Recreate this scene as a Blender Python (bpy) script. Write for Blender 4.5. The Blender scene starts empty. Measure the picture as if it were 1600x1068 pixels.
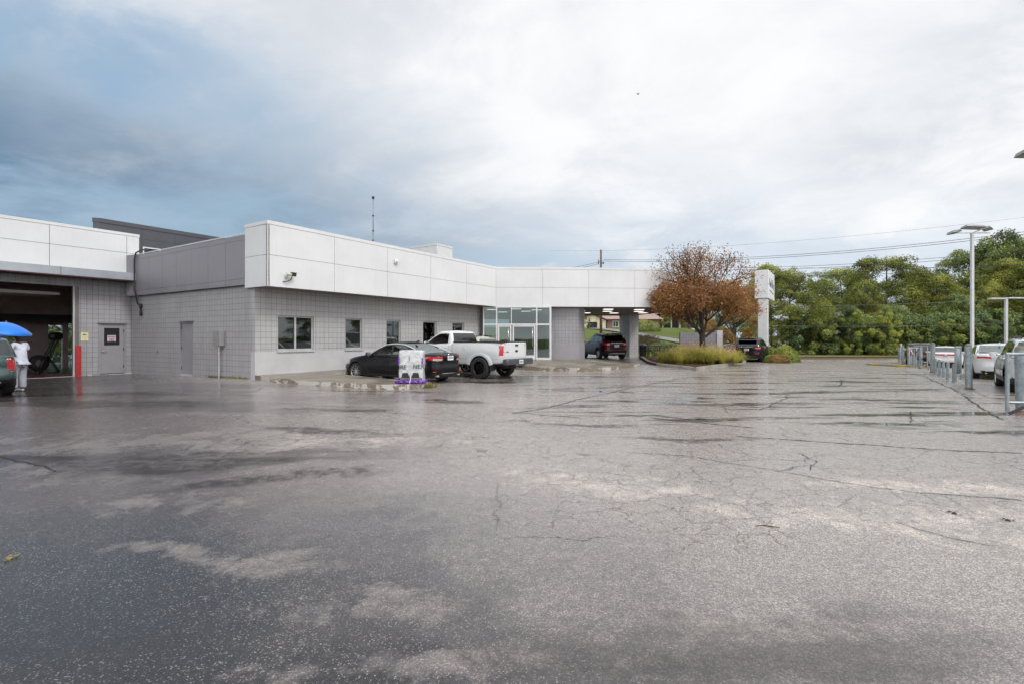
import bpy, bmesh, math, random
import numpy as np
from mathutils import Vector, Matrix
R = math.radians
PI = math.pi
scene = bpy.context.scene
COL = scene.collection
# ------------------------------------------------------------------ frames
DA = Vector((0.540, 0.8417, 0)); DB = Vector((-0.8417, 0.540, 0))
CX, CY = -8.94, 17.80                      # outer wall corner of the dealership
ROT = math.atan2(DA.y, DA.x)
def W(a, b, z=0.0): return Vector((CX + a*DA.x + b*DB.x, CY + a*DA.y + b*DB.y, z))
def AB(x, y):
    d = Vector((x-CX, y-CY, 0)); return (d.dot(DA), d.dot(DB))
CTRL = [(0,0,0),(-8,5,0),(8,5,0),(-15,15.5,0),(-9.0,17.2,.17),(-13,20,.1),(-17.2,23,0),(-18.3,21.3,0),(-24,28,-.03),(-8,25,.15),
        (-4,15.8,.02),(-3,16,.02),(-6.4,16.3,.09),(-7.8,16.8,.14),(-1.3,20.3,0),(-4.2,19.3,.0),(-5,21.5,.08),(2,23.6,.04),(0,25,.1),(6,28,.06),(6.3,35,.22),(3,31,.25),(11,29,.05),(16,35,-.08),
        (20,45,-.35),(25.5,32,-.28),(14.5,16.2,-.02),(11,11,0),(18.9,21,-.08),(30,36,-.42),(38,60,-.5),(60,40,-.5),(12,44,.1),(4,44,.5),(-15,44,.5),(0,-30,0),(-40,10,0),(40,5,-.05),(28,48,-.5),(19,19,-.06),(5,12,0),(-2,11,0),(6,20,0),(12,22,-.05)]
def idw(P, x, y, s=1.6):
    sw = sz = 0.0
    for (a,b,z) in P:
        w = 1.0/((x-a)**2+(y-b)**2+s*s)**2
        sw += w; sz += w*z
    return sz/sw
def g(x, y): return idw(CTRL, x, y)
# ------------------------------------------------------------------ objects
def tag(o, label=None, cat=None, group=None, kind=None):
    if label: o['label'] = label
    if cat: o['category'] = cat
    if group: o['group'] = group
    if kind: o['kind'] = kind
    return o
def empty(name, loc, rz, label=None, cat=None, group=None, parent=None):
    o = bpy.data.objects.new(name, None); COL.objects.link(o)
    o.location = loc; o.rotation_euler = (0,0,rz); o.empty_display_size = .3
    if parent: o.parent = parent
    return tag(o, label, cat, group)
def copy_tree(o, parent=None):
    c = o.copy(); COL.objects.link(c)
    if parent is not None: c.parent = parent
    for ch in list(o.children): copy_tree(ch, c)
    return c
class MB:
    def __init__(s): s.v=[]; s.f=[]
    def add(s, vs, fs):
        k=len(s.v); s.v += [tuple(p) for p in vs]; s.f += [tuple(i+k for i in f) for f in fs]; return s
    def box(s, x0,x1,y0,y1,z0,z1, M=None):
        vs=[Vector(p) for p in ((x0,y0,z0),(x1,y0,z0),(x1,y1,z0),(x0,y1,z0),(x0,y0,z1),(x1,y0,z1),(x1,y1,z1),(x0,y1,z1))]
        if M: vs=[M@p for p in vs]
        return s.add(vs, [(0,3,2,1),(4,5,6,7),(0,1,5,4),(1,2,6,5),(2,3,7,6),(3,0,4,7)])
    def bbox(s, x0,x1,y0,y1,z0,z1, b=.01, M=None):          # chamfered box
        vs=[];
        for (sx,X) in ((-1,x0),(1,x1)):
            for (sy,Y) in ((-1,y0),(1,y1)):
                for (sz,Z) in ((-1,z0),(1,z1)):
                    vs.append(Vector((X,Y-sy*b,Z-sz*b))); vs.append(Vector((X-sx*b,Y,Z-sz*b))); vs.append(Vector((X-sx*b,Y-sy*b,Z)))
        if M: vs=[M@p for p in vs]
        def i(a,c,d,k): return ((a*2+c)*2+d)*3+k
        F=[]
        for a in (0,1): F.append((i(a,0,0,0),i(a,1,0,0),i(a,1,1,0),i(a,0,1,0)))
        for c in (0,1): F.append((i(0,c,0,1),i(1,c,0,1),i(1,c,1,1),i(0,c,1,1)))
        for d in (0,1): F.append((i(0,0,d,2),i(1,0,d,2),i(1,1,d,2),i(0,1,d,2)))
        for c in (0,1):
            for d in (0,1): F.append((i(0,c,d,1),i(1,c,d,1),i(1,c,d,2),i(0,c,d,2)))
        for a in (0,1):
            for d in (0,1): F.append((i(a,0,d,0),i(a,1,d,0),i(a,1,d,2),i(a,0,d,2)))
            for c in (0,1): F.append((i(a,c,0,0),i(a,c,1,0),i(a,c,1,1),i(a,c,0,1)))
        for a in (0,1):
            for c in (0,1):
                for d in (0,1): F.append((i(a,c,d,0),i(a,c,d,1),i(a,c,d,2)))
        return s.add(vs,F)
    def tube(s, pts, r, n=8, cap=True):
        pts=[Vector(p) for p in pts]; m=len(pts)
        rs = r if isinstance(r,(list,tuple)) else [r]*m
        k=len(s.v); up=None
        for i,p in enumerate(pts):
            d=(pts[min(i+1,m-1)]-pts[max(i-1,0)])
            if d.length<1e-9: d=Vector((0,0,1))
            d.normalize()
            if up is None: up = Vector((0,0,1)) if abs(d.z)<.9 else Vector((1,0,0))
            u=(up-d*up.dot(d))
            if u.length<1e-4: u=d.orthogonal()
            u.normalize(); w=d.cross(u); up=u
            for j in range(n):
                a=2*PI*j/n; s.v.append(tuple(p+(u*math.cos(a)+w*math.sin(a))*rs[i]))
        for i in range(m-1):
            for j in range(n):
                a=k+i*n+j; b=k+i*n+(j+1)%n; s.f.append((a,b,b+n,a+n))
        if cap: s.f.append(tuple(k+j for j in range(n))[::-1]); s.f.append(tuple(k+(m-1)*n+j for j in range(n)))
        return s
    def lathe(s, prof, n=24, M=None, cap=False):            # prof: (radius, height) about z
        k=len(s.v)
        for (r,h) in prof:
            for j in range(n):
                a=2*PI*j/n; p=Vector((r*math.cos(a),r*math.sin(a),h)); s.v.append(tuple(M@p if M else p))
        for i in range(len(prof)-1):
            for j in range(n):
                a=k+i*n+j; b=k+i*n+(j+1)%n; s.f.append((a,b,b+n,a+n))
        if cap: s.f.append(tuple(k+j for j in range(n))[::-1]); s.f.append(tuple(k+(len(prof)-1)*n+j for j in range(n)))
        return s
    def prism(s, poly, z0, z1):                             # poly: xy ccw; z may be callables
        f0 = z0 if callable(z0) else (lambda x,y: z0); f1 = z1 if callable(z1) else (lambda x,y: z1)
        n=len(poly); k=len(s.v)
        for (x,y) in poly: s.v.append((x,y,f0(x,y)))
        for (x,y) in poly: s.v.append((x,y,f1(x,y)))
        s.f.append(tuple(k+i for i in range(n))[::-1]); s.f.append(tuple(k+n+i for i in range(n)))
        for i in range(n): j=(i+1)%n; s.f.append((k+i,k+j,k+n+j,k+n+i))
        return s
    def wallseg(s, p, q, z0, z1, th):                       # vertical slab from p to q, thickness to the left of p->q
        p=Vector((p[0],p[1])); q=Vector((q[0],q[1])); d=(q-p).normalized(); nn=Vector((-d.y,d.x))*th
        return s.prism([tuple(p),tuple(q),tuple(q+nn),tuple(p+nn)] if th>0 else [tuple(p),tuple(p+nn),tuple(q+nn),tuple(q)], z0, z1)
    def build(s, name, mat, parent=None, smooth=False, M=None, auto=None):
        me=bpy.data.meshes.new(name); me.from_pydata(s.v,[],s.f); me.validate(); me.update()
        if M: me.transform(M)
        bm=bmesh.new(); bm.from_mesh(me); bmesh.ops.recalc_face_normals(bm, faces=bm.faces); bm.to_mesh(me); bm.free()
        o=bpy.data.objects.new(name, me); COL.objects.link(o)
        if mat: me.materials.append(mat)
        if smooth:
            me.polygons.foreach_set('use_smooth',[True]*len(me.polygons))
            if auto is not None: me.set_sharp_from_angle(angle=R(auto))
        if parent is not None: o.parent=parent
        return o
# ------------------------------------------------------------------ materials
def newmat(name):
    m=bpy.data.materials.new(name); m.use_nodes=True; nt=m.node_tree
    return m, nt, nt.nodes['Principled BSDF']
class N:                                                    # tiny node helper
    def __init__(s, nt): s.nt=nt
    def node(s, t, **kw):
        n=s.nt.nodes.new(t)
        for k,v in kw.items():
            setattr(n,k,v)
        return n
    def link(s,a,b): s.nt.links.new(a,b)
    def val(s, inp, v):
        if hasattr(v,'is_linked') or isinstance(v,bpy.types.NodeSocket): s.link(v,inp)
        else: inp.default_value=v
    def math(s, op, a, b=0.0, c=None, clamp=False):
        n=s.node('ShaderNodeMath',operation=op); n.use_clamp=clamp
        s.val(n.inputs[0],a); s.val(n.inputs[1],b)
        if c is not None: s.val(n.inputs[2],c)
        return n.outputs[0]
    def vec(s, op, a, b=(0,0,0)):
        n=s.node('ShaderNodeVectorMath',operation=op); s.val(n.inputs[0],a); s.val(n.inputs[1],b)
        return n.outputs['Value'] if op in ('LENGTH','DOT_PRODUCT','DISTANCE') else n.outputs[0]
    def noise(s, vec, scale, detail=4, rough=.55, dist=0.0, out='Fac'):
        n=s.node('ShaderNodeTexNoise'); s.link(vec,n.inputs['Vector']); n.inputs['Scale'].default_value=scale
        n.inputs['Detail'].default_value=detail; n.inputs['Roughness'].default_value=rough; n.inputs['Distortion'].default_value=dist
        return n.outputs[out]
    def vor(s, vec, scale, feature='F1', rnd=1.0):
        n=s.node('ShaderNodeTexVoronoi',feature=feature); s.link(vec,n.inputs['Vector']); n.inputs['Scale'].default_value=scale
        n.inputs['Randomness'].default_value=rnd; return n
    def mix(s, f, a, b):
        n=s.node('ShaderNodeMix',data_type='RGBA'); s.val(n.inputs[0],f)
        s.val(n.inputs[6], a if not isinstance(a,tuple) or len(a)==4 else (*a,1)); s.val(n.inputs[7], b if not isinstance(b,tuple) or len(b)==4 else (*b,1))
        return n.outputs[2]
    def step(s, x, a, b):                                   # smooth map a..b -> 0..1
        n=s.node('ShaderNodeMapRange',interpolation_type='SMOOTHSTEP'); s.val(n.inputs[0],x); n.inputs[1].default_value=a; n.inputs[2].default_value=b
        return n.outputs[0]
    def obj(s): return s.node('ShaderNodeTexCoord').outputs['Object']
    def pos(s): return s.node('ShaderNodeNewGeometry').outputs['Position']
    def map(s, v, loc=(0,0,0), rot=(0,0,0), sc=(1,1,1)):
        n=s.node('ShaderNodeMapping'); s.link(v,n.inputs[0]); n.inputs[1].default_value=loc; n.inputs[2].default_value=rot; n.inputs[3].default_value=sc
        return n.outputs[0]
    def bump(s, h, strength=.3, dist=.02, normal=None):
        n=s.node('ShaderNodeBump'); s.link(h,n.inputs['Height']); n.inputs['Strength'].default_value=strength; n.inputs['Distance'].default_value=dist
        if normal is not None: s.link(normal,n.inputs['Normal'])
        return n.outputs[0]
_mc={}
def M_(name, col, rough=.5, metal=0.0, var=.12, vs=2.0, bump=0.0, bs=40, coat=0.0, emit=0.0, spec=.5):
    if name in _mc: return _mc[name]
    m,nt,b=newmat(name); n=N(nt)
    p=n.obj()
    f=n.noise(p,vs,5,.6)
    f=n.step(f,.3,.7)
    c0=tuple(max(0,c*(1-var)) for c in col); c1=tuple(min(1,c*(1+var)) for c in col)
    n.link(n.mix(f,c0,c1), b.inputs['Base Color'])
    b.inputs['Metallic'].default_value=metal; b.inputs['Specular IOR Level'].default_value=spec
    rr=n.math('MULTIPLY_ADD',f,rough*.25,rough*.87); n.link(rr,b.inputs['Roughness'])
    b.inputs['Coat Weight'].default_value=coat; b.inputs['Coat Roughness'].default_value=.04
    if bump>0: n.link(n.bump(n.noise(p,bs,3,.6),bump,.01), b.inputs['Normal'])
    if emit>0:
        b.inputs['Emission Color'].default_value=(*col,1); b.inputs['Emission Strength'].default_value=emit
    _mc[name]=m; return m
def carpaint(name, col, flake=.0, rough=.22, dirt=.3, coat=.9):
    if name in _mc: return _mc[name]
    m,nt,b=newmat(name); n=N(nt); p=n.obj()
    f=n.step(n.noise(p,1.6,5,.6),.35,.7)
    zz=n.node('ShaderNodeSeparateXYZ'); n.link(p,zz.inputs[0])
    low=n.math('MULTIPLY',n.step(zz.outputs[2],.75,.2),n.step(n.noise(p,5,5,.7),.3,.75))
    c=n.mix(n.math('MULTIPLY',f,.25), col, tuple(min(1,x*.8+.01) for x in col))
    c=n.mix(n.math('MULTIPLY',low,dirt), c, (.10,.09,.08))
    n.link(c,b.inputs['Base Color'])
    n.link(n.math('MULTIPLY_ADD',low,.25,rough),b.inputs['Roughness'])
    b.inputs['Metallic'].default_value=flake; b.inputs['Specular IOR Level'].default_value=.5 if coat>.6 else .2; b.inputs['Coat Weight'].default_value=coat; b.inputs['Coat Roughness'].default_value=.05
    n.link(n.bump(n.noise(p,55,2,.5),.02,.003), b.inputs['Coat Normal'])
    _mc[name]=m; return m
def glass(name, tint, refl=.10, rough=.02, gcol=(.9,.95,.95)):
    if name in _mc: return _mc[name]
    m=bpy.data.materials.new(name); m.use_nodes=True; nt=m.node_tree; nt.nodes.clear(); n=N(nt)
    out=n.node('ShaderNodeOutputMaterial'); mx=n.node('ShaderNodeMixShader'); tr=n.node('ShaderNodeBsdfTransparent'); gl=n.node('ShaderNodeBsdfGlossy')
    tr.inputs[0].default_value=(*tint,1); gl.inputs['Roughness'].default_value=rough; gl.inputs['Color'].default_value=(*gcol,1)
    fr=n.node('ShaderNodeFresnel'); fr.inputs[0].default_value=1.5
    f=n.math('ADD',n.math('MULTIPLY',fr.outputs[0],1.1),refl,clamp=True)
    n.link(f,mx.inputs[0]); n.link(tr.outputs[0],mx.inputs[1]); n.link(gl.outputs[0],mx.inputs[2]); n.link(mx.outputs[0],out.inputs[0])
    p=n.obj(); n.link(n.bump(n.noise(p,1.3,2,.5),.03,.02),gl.inputs['Normal'])
    _mc[name]=m; return m
def blockmat(name, col, axis):                              # stack-bond scored masonry units, 0.203 m square
    m,nt,b=newmat(name); n=N(nt); p=n.obj()
    rot={'y':(R(-90),0,0),'x':(R(-90),0,R(-90))}[axis]
    sx=n.node('ShaderNodeSeparateXYZ'); n.link(p,sx.inputs[0])
    nrm=n.node('ShaderNodeSeparateXYZ'); n.link(n.node('ShaderNodeTexCoord').outputs['Normal'],nrm.inputs[0]); isx=n.math('GREATER_THAN',n.math('ABSOLUTE',nrm.outputs[0]),.5)
    hco=n.math('ADD',n.math('MULTIPLY',isx,sx.outputs[1]),n.math('MULTIPLY',n.math('SUBTRACT',1.0,isx),sx.outputs[0]))
    cb=n.node('ShaderNodeCombineXYZ'); n.link(hco,cb.inputs[0]); n.link(sx.outputs[2],cb.inputs[1])
    q=n.map(cb.outputs[0],(0,.03,0))
    br=n.node('ShaderNodeTexBrick'); n.link(q,br.inputs['Vector']); br.offset=0.0; br.squash=1.0
    br.inputs['Scale'].default_value=1; br.inputs['Brick Width'].default_value=.2032; br.inputs['Row Height'].default_value=.2032
    br.inputs['Mortar Size'].default_value=.0065; br.inputs['Mortar Smooth'].default_value=.4; br.inputs['Bias'].default_value=0
    br.inputs['Color1'].default_value=(.45,.45,.45,1); br.inputs['Color2'].default_value=(.56,.56,.56,1); br.inputs['Mortar'].default_value=(0,0,0,1)
    f=n.noise(p,.7,6,.65); fine=n.noise(p,60,3,.7)
    col2=tuple(c*.86 for c in col)
    base=n.mix(n.step(f,.3,.7),col2,col)
    base=n.mix(n.step(fine,.25,.45),tuple(c*.78 for c in col),base)
    tone=n.mix(.22,base,br.outputs['Color'])
    # rain-splash dirt above the ground and streaks, wear with its own shape
    st=n.noise(n.map(p,(0,0,0),(0,0,0),(3,3,.25)),2.2,5,.7)
    tone=n.mix(n.math('MULTIPLY',n.step(st,.48,.70),.34),tone,tuple(c*.55 for c in col))
    n.link(n.mix(n.math('MULTIPLY',br.outputs['Fac'],.72),tone,tuple(c*.22 for c in col)),b.inputs['Base Color'])
    b.inputs['Roughness'].default_value=.62
    h=n.math('ADD',n.math('MULTIPLY',br.outputs['Fac'],-1.0),n.math('MULTIPLY',fine,.25))
    n.link(n.bump(h,.6,.006),b.inputs['Normal'])
    return m
def asphalt():
    m,nt,b=newmat('wet_asphalt'); n=N(nt); p=n.pos()
    p2=n.vec('MULTIPLY',p,(1,1,0))
    warp=n.noise(p2,.5,4,.6,out='Color'); pw=n.vec('ADD',p2,n.vec('MULTIPLY',n.vec('SUBTRACT',warp,(.5,.5,.5)),(2.4,1.8,0)))
    warp2=n.noise(p2,2.6,5,.7,out='Color'); pw=n.vec('ADD',pw,n.vec('MULTIPLY',n.vec('SUBTRACT',warp2,(.5,.5,.5)),(.9,.55,0)))
    def ell(cx,cy,rx,ry,rot=0,soft=.55):
        mp=n.node('ShaderNodeMapping',vector_type='TEXTURE'); n.link(pw,mp.inputs[0]); mp.inputs[1].default_value=(cx,cy,0); mp.inputs[2].default_value=(0,0,rot); mp.inputs[3].default_value=(rx,ry,1)
        v=mp.outputs[0]
        l=n.vec('LENGTH',v); return n.step(l,1.35,1.35-soft*1.3)
    def mx(*a):
        r=a[0]
        for x in a[1:]: r=n.math('MAXIMUM',r,x)
        return r
    big=n.noise(pw,.16,5,.6); mid=n.noise(pw,.9,6,.65); fine=n.noise(p2,7,5,.7)
    strk=n.noise(n.map(p2,(0,0,0),(0,0,R(-8)),(.28,1.6,1)),1.1,5,.65)
    # drier, light-worn patches
    drn=n.noise(p2,1.7,8,.68,.6); 
    dry=mx(ell(1.1,5.7,2.6,.8,R(-20),1.0),ell(3.2,4.7,3.0,.8,R(-16),1.0),ell(5.2,4.1,3.0,.8,R(-14),1.0),ell(4.6,5.4,2.6,.5,R(-14),1.0),ell(-1.95,3.68,.9,.34,0,1.0),ell(-2.6,3.95,.7,.25,0,1.0),ell(-1.0,3.05,1.2,.42,R(10),1.0),ell(-.3,2.45,1.5,.35,R(10),1.0),ell(1.0,2.9,1.0,.3,0,1.0),ell(-4.5,8.0,5.5,1.7,R(5),1.0),ell(-5.2,6.0,2.4,.6,0,1.0),ell(-3.4,5.0,1.6,.5,0,1.0))
    dry=n.step(n.math('ADD',n.math('MULTIPLY',dry,.62),n.math('ADD',n.math('MULTIPLY',n.math('SUBTRACT',drn,.5),2.0),n.math('MULTIPLY',n.math('SUBTRACT',fine,.5),.55))),.32,.88)
    # puddles and soaked patches
    pud=mx(ell(8.05,8.75,.75,.2),ell(9.6,9.0,1.2,.14),ell(-13.2,14.0,1.9,.55),ell(-13.8,12.6,1.3,.30),
           ell(5.5,12.4,2.2,.20),ell(8.4,10.6,2.0,.14),ell(6.6,14.8,2.0,.22),ell(3.6,10.3,1.6,.09,R(-6)),ell(-.7,18.4,1.3,.4),ell(2.2,20.8,2.0,.3),ell(7.2,9.6,1.4,.09),ell(-1.6,13.0,.9,.16),ell(9.6,13.1,1.8,.18))
    pud=n.math('MULTIPLY',pud,n.step(n.math('ADD',n.math('MULTIPLY',strk,.6),n.math('MULTIPLY',fine,.4)),.38,.52))
    sxy=n.node('ShaderNodeSeparateXYZ'); n.link(p,sxy.inputs[0])
    farw=n.math('MULTIPLY',n.math('MULTIPLY',n.step(sxy.outputs[1],7.5,11),n.step(sxy.outputs[1],30,18)),n.step(sxy.outputs[0],-1,3))
    pud=mx(pud,n.math('MULTIPLY',n.math('MULTIPLY',n.step(strk,.535,.59),farw),.9))
    soak=mx(ell(-5.2,6.4,1.7,.55,R(-5)),ell(-2.6,7.0,1.6,.4,R(15)),ell(-12.5,14.6,3.5,2.2),ell(-8,14.2,6,2.4),ell(-6,11.5,3,.8),ell(-1,20,3,1.5),ell(-3.4,2.6,1.6,.6),ell(1.2,2.6,1.2,.4))
    soak=n.math('MULTIPLY',soak,n.step(n.math('ADD',n.math('MULTIPLY',mid,.5),n.math('MULTIPLY',strk,.5)),.36,.58))
    # broad zones: sky sheen painted pale on the right, brown silt on the left
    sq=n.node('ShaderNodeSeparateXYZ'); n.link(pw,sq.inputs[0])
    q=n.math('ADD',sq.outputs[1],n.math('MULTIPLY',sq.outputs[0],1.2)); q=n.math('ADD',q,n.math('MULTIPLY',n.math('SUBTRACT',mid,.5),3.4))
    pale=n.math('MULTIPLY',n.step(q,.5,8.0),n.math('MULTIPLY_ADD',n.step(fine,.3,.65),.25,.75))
    brown=mx(ell(-6,9.0,7,3.6,0,1.0),ell(-12,12,8,5,0,1.0),ell(-3,6.2,4,1.8,0,1.0))
    dk=mx(ell(-3.0,8.8,1.5,.26,R(-14)),ell(2.9,8.15,1.1,.16,R(-3)),ell(-6.3,6.7,1.2,.18,R(-5)),ell(-3.6,11.3,1.4,.2),ell(1.0,9.6,1.3,.13,R(-10)),ell(-4.3,6.7,1.5,.5,R(8)),ell(-2.7,5.9,1.1,.3,R(25)),ell(-1.3,12.6,1.0,.25),ell(-9.5,11.8,2.6,.5),ell(-11.5,13.6,3,.7),ell(-3.5,15,1.5,.25))
    dk=n.math('MULTIPLY',dk,n.step(n.math('ADD',n.math('MULTIPLY',strk,.45),n.math('MULTIPLY',fine,.55)),.40,.54))
    # aggregate: two sizes of chips with a wide spread of tone
    v1=n.vor(p2,100); st=n.step(v1.outputs['Distance'],.55,.33)
    rnd=n.node('ShaderNodeSeparateColor'); n.link(v1.outputs['Color'],rnd.inputs[0])
    loc=n.noise(p2,14,3,.7)
    dens=n.math('MULTIPLY_ADD',dry,-.52,n.math('MULTIPLY_ADD',pale,-.22,n.math('MULTIPLY_ADD',n.step(mid,.25,.75),-.20,n.math('MULTIPLY_ADD',n.step(loc,.3,.7),-.30,0.96))))
    sel=n.step(n.math('SUBTRACT',rnd.outputs[0],dens),0.0,.10)
    v2=n.vor(p2,190); st2=n.step(v2.outputs['Distance'],.6,.3)
    r2=n.node('ShaderNodeSeparateColor'); n.link(v2.outputs['Color'],r2.inputs[0]); sel2=n.step(n.math('MULTIPLY_ADD',dry,.3,r2.outputs[0]),.52,.85)
    stones=n.math('MULTIPLY',st,sel)
    basec=n.mix(n.step(mid,.3,.7),(.014,.014,.018),(.030,.029,.032))
    basec=n.mix(n.math('MULTIPLY',brown,.85),basec,(.150,.112,.098))
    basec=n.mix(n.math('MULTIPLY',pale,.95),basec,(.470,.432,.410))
    cellc=n.mix(rnd.outputs[2],(.16,.145,.14),(.60,.555,.525)); basec=n.mix(n.math('MULTIPLY',n.math('MAXIMUM',pale,n.math('MULTIPLY',dry,.8)),.60),basec,cellc)
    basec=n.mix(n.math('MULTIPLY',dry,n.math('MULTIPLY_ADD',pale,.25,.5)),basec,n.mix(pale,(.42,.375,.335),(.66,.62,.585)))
    basec=n.mix(n.math('MULTIPLY',n.math('MULTIPLY',st2,sel2),.55),basec,n.mix(r2.outputs[1],(.07,.065,.065),(.34,.31,.285)))
    stc=n.mix(rnd.outputs[1],(.16,.145,.135),(.50,.45,.40))
    basec=n.mix(n.math('MULTIPLY',stones,.85),basec,stc)
    gaps=n.step(v1.outputs['Distance'],.40,.60); basec=n.mix(n.math('MULTIPLY',gaps,n.math('MULTIPLY_ADD',pale,.45,.25)),basec,(.040,.037,.037))
    pits=n.math('MULTIPLY',n.step(n.vor(p2,60).outputs['Distance'],.22,.12),n.step(fine,.45,.6))
    basec=n.mix(n.math('MULTIPLY',pits,.5),basec,(.02,.02,.022))
    basec=n.mix(n.math('MULTIPLY',soak,.62),basec,(.026,.021,.021))
    basec=n.mix(n.math('MULTIPLY',dk,.85),basec,(.026,.019,.017))
    gr=n.math('ADD',n.math('MULTIPLY',n.noise(p2,32,3,.75),.6),n.math('MULTIPLY',n.noise(p2,11,3,.7),.4)); gm=n.mix(n.step(gr,.38,.60),(.82,.82,.83),(1.16,1.155,1.14)); basec=n.vec('MULTIPLY',basec,gm)
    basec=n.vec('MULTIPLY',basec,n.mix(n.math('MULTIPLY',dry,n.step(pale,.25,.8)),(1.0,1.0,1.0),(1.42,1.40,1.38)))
    basec=n.vec('MULTIPLY',basec,n.mix(pale,(.78,.78,.82),(1.33,1.305,1.28)))  # sheen gain put into the colour: brighter far right, darker near left
    basec=n.mix(n.math('MULTIPLY',pud,.9),basec,(.012,.011,.010))
    # cracks
    cw=n.vec('ADD',p2,n.vec('MULTIPLY',n.vec('SUBTRACT',n.noise(p2,4.0,5,.75,out='Color'),(.5,.5,.5)),(.30,.30,0)))
    vc=n.vor(cw,3.1,'DISTANCE_TO_EDGE'); c1=n.math('MULTIPLY',n.step(vc.outputs['Distance'],.021,.006),.72)
    reg=mx(ell(3.4,7.2,5.0,2.0,R(-10),.3),ell(-2,9.5,5,2,0,.3),ell(1.6,4.8,1.6,.8,0,.3),ell(-7,8.5,3.5,1.6,0,.3),ell(6.5,6.3,3,.9,0,.3))
    c1=n.math('MULTIPLY',c1,n.math('MULTIPLY',reg,n.step(n.noise(p2,.9,3),.36,.50)))
    vb=n.vor(cw,.42,'DISTANCE_TO_EDGE'); c2=n.math('MULTIPLY',n.step(vb.outputs['Distance'],.0042,.001),n.step(n.noise(p2,.35,3),.48,.6))
    cr=mx(c1,c2)
    basec=n.mix(n.math('MULTIPLY',cr,.9),basec,(.012,.011,.011))
    n.link(basec,b.inputs['Base Color'])
    ro=n.math('MULTIPLY_ADD',fine,.2,.50); n.link(ro,b.inputs['Roughness']); b.inputs['Specular IOR Level'].default_value=.18
    grit=n.math('ADD',n.math('MULTIPLY',st,.8),n.math('ADD',n.math('MULTIPLY',n.noise(p2,240,3,.7),.7),n.math('MULTIPLY',n.noise(p2,30,4,.6),.6)))
    grit=n.math('MULTIPLY',grit,n.math('SUBTRACT',1.0,n.math('MULTIPLY',pud,.985)))
    h=n.math('ADD',grit,n.math('ADD',n.math('MULTIPLY',cr,-2.5),n.math('MULTIPLY',mid,1.2)))
    n.link(n.bump(h,.55,.0045),b.inputs['Normal'])
    # film of rain water over everything, thinner where it has dried
    film=n.math('SUBTRACT',1.0,n.math('MAXIMUM',n.math('MULTIPLY',dry,.55),n.math('MULTIPLY',dk,.45))); n.link(film,b.inputs['Coat Weight']); b.inputs['Coat IOR'].default_value=1.34
    cro=n.math('MULTIPLY_ADD',fine,.24,.13); cro=n.math('MULTIPLY_ADD',dry,.22,cro); cro=n.math('MULTIPLY_ADD',soak,-.14,cro); cro=n.math('MAXIMUM',n.math('MULTIPLY_ADD',pud,-.6,cro),.03)
    n.link(cro,b.inputs['Coat Roughness'])
    hc=n.math('MULTIPLY',n.math('ADD',n.math('MULTIPLY',n.noise(p2,26,3,.6),1.0),n.math('MULTIPLY',mid,2.0)),n.math('SUBTRACT',1.0,n.math('MULTIPLY',pud,.99)))
    n.link(n.bump(hc,.22,.010),b.inputs['Coat Normal'])
    return m
def concrete(name, col, wet=.5, axis=None):
    m,nt,b=newmat(name); n=N(nt); p=n.pos()
    a=n.noise(p,.8,6,.65); f=n.noise(p,28,4,.7); w=n.step(n.noise(p,1.1,5,.6),.38,.6)
    c=n.mix(n.step(a,.3,.7),tuple(x*.7 for x in col),col); c=n.mix(n.math('MULTIPLY',n.step(f,.3,.7),.25),c,tuple(x*.55 for x in col))
    c=n.mix(n.math('MULTIPLY',w,wet),c,tuple(x*.42 for x in col)); n.link(c,b.inputs['Base Color'])
    n.link(n.math('MULTIPLY_ADD',w,-.45*wet,.62),b.inputs['Roughness'])
    n.link(n.bump(f,.25,.006),b.inputs['Normal']); return m
def kerbpaint(name, paint, under):
    m,nt,b=newmat(name); n=N(nt); p=n.pos()
    f=n.math('ADD',n.math('MULTIPLY',n.noise(p,1.3,3,.6),.55),n.math('MULTIPLY',n.noise(p,9,5,.75),.45))
    k=n.step(f,.497,.517)
    n.link(n.mix(k,under,paint),b.inputs['Base Color']); b.inputs['Roughness'].default_value=.5
    n.link(n.bump(f,.5,.01),b.inputs['Normal']); return m
def leafmat(name, dark, mid, light, trans=.25, acc=None):
    if name in _mc: return _mc[name]
    m=bpy.data.materials.new(name); m.use_nodes=True; nt=m.node_tree; n=N(nt); b=nt.nodes['Principled BSDF']
    at=n.node('ShaderNodeAttribute',attribute_name='tone'); oi=n.node('ShaderNodeObjectInfo')
    lo=n.noise(n.pos(),.33,3,.6)
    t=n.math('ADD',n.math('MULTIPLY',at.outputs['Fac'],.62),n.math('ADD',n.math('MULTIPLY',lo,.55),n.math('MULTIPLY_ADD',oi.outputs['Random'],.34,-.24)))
    cr=n.node('ShaderNodeValToRGB'); e=cr.color_ramp.elements
    e[0].position=.18; e[0].color=(*dark,1); e[1].position=.92; e[1].color=(*light,1); k=e.new(.55); k.color=(*mid,1)
    n.link(t,cr.inputs[0])
    col=cr.outputs[0]
    if acc: col=n.mix(n.step(n.noise(n.pos(),.9,3,.7),.62,.7),col,acc)
    n.link(col,b.inputs['Base Color']); b.inputs['Roughness'].default_value=.5
    tr=n.node('ShaderNodeBsdfTranslucent'); n.link(col,tr.inputs[0]); mx=n.node('ShaderNodeMixShader'); mx.inputs[0].default_value=trans
    out=nt.nodes['Material Output']; n.link(b.outputs[0],mx.inputs[1]); n.link(tr.outputs[0],mx.inputs[2]); n.link(mx.outputs[0],out.inputs[0])
    _mc[name]=m; return m
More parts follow.
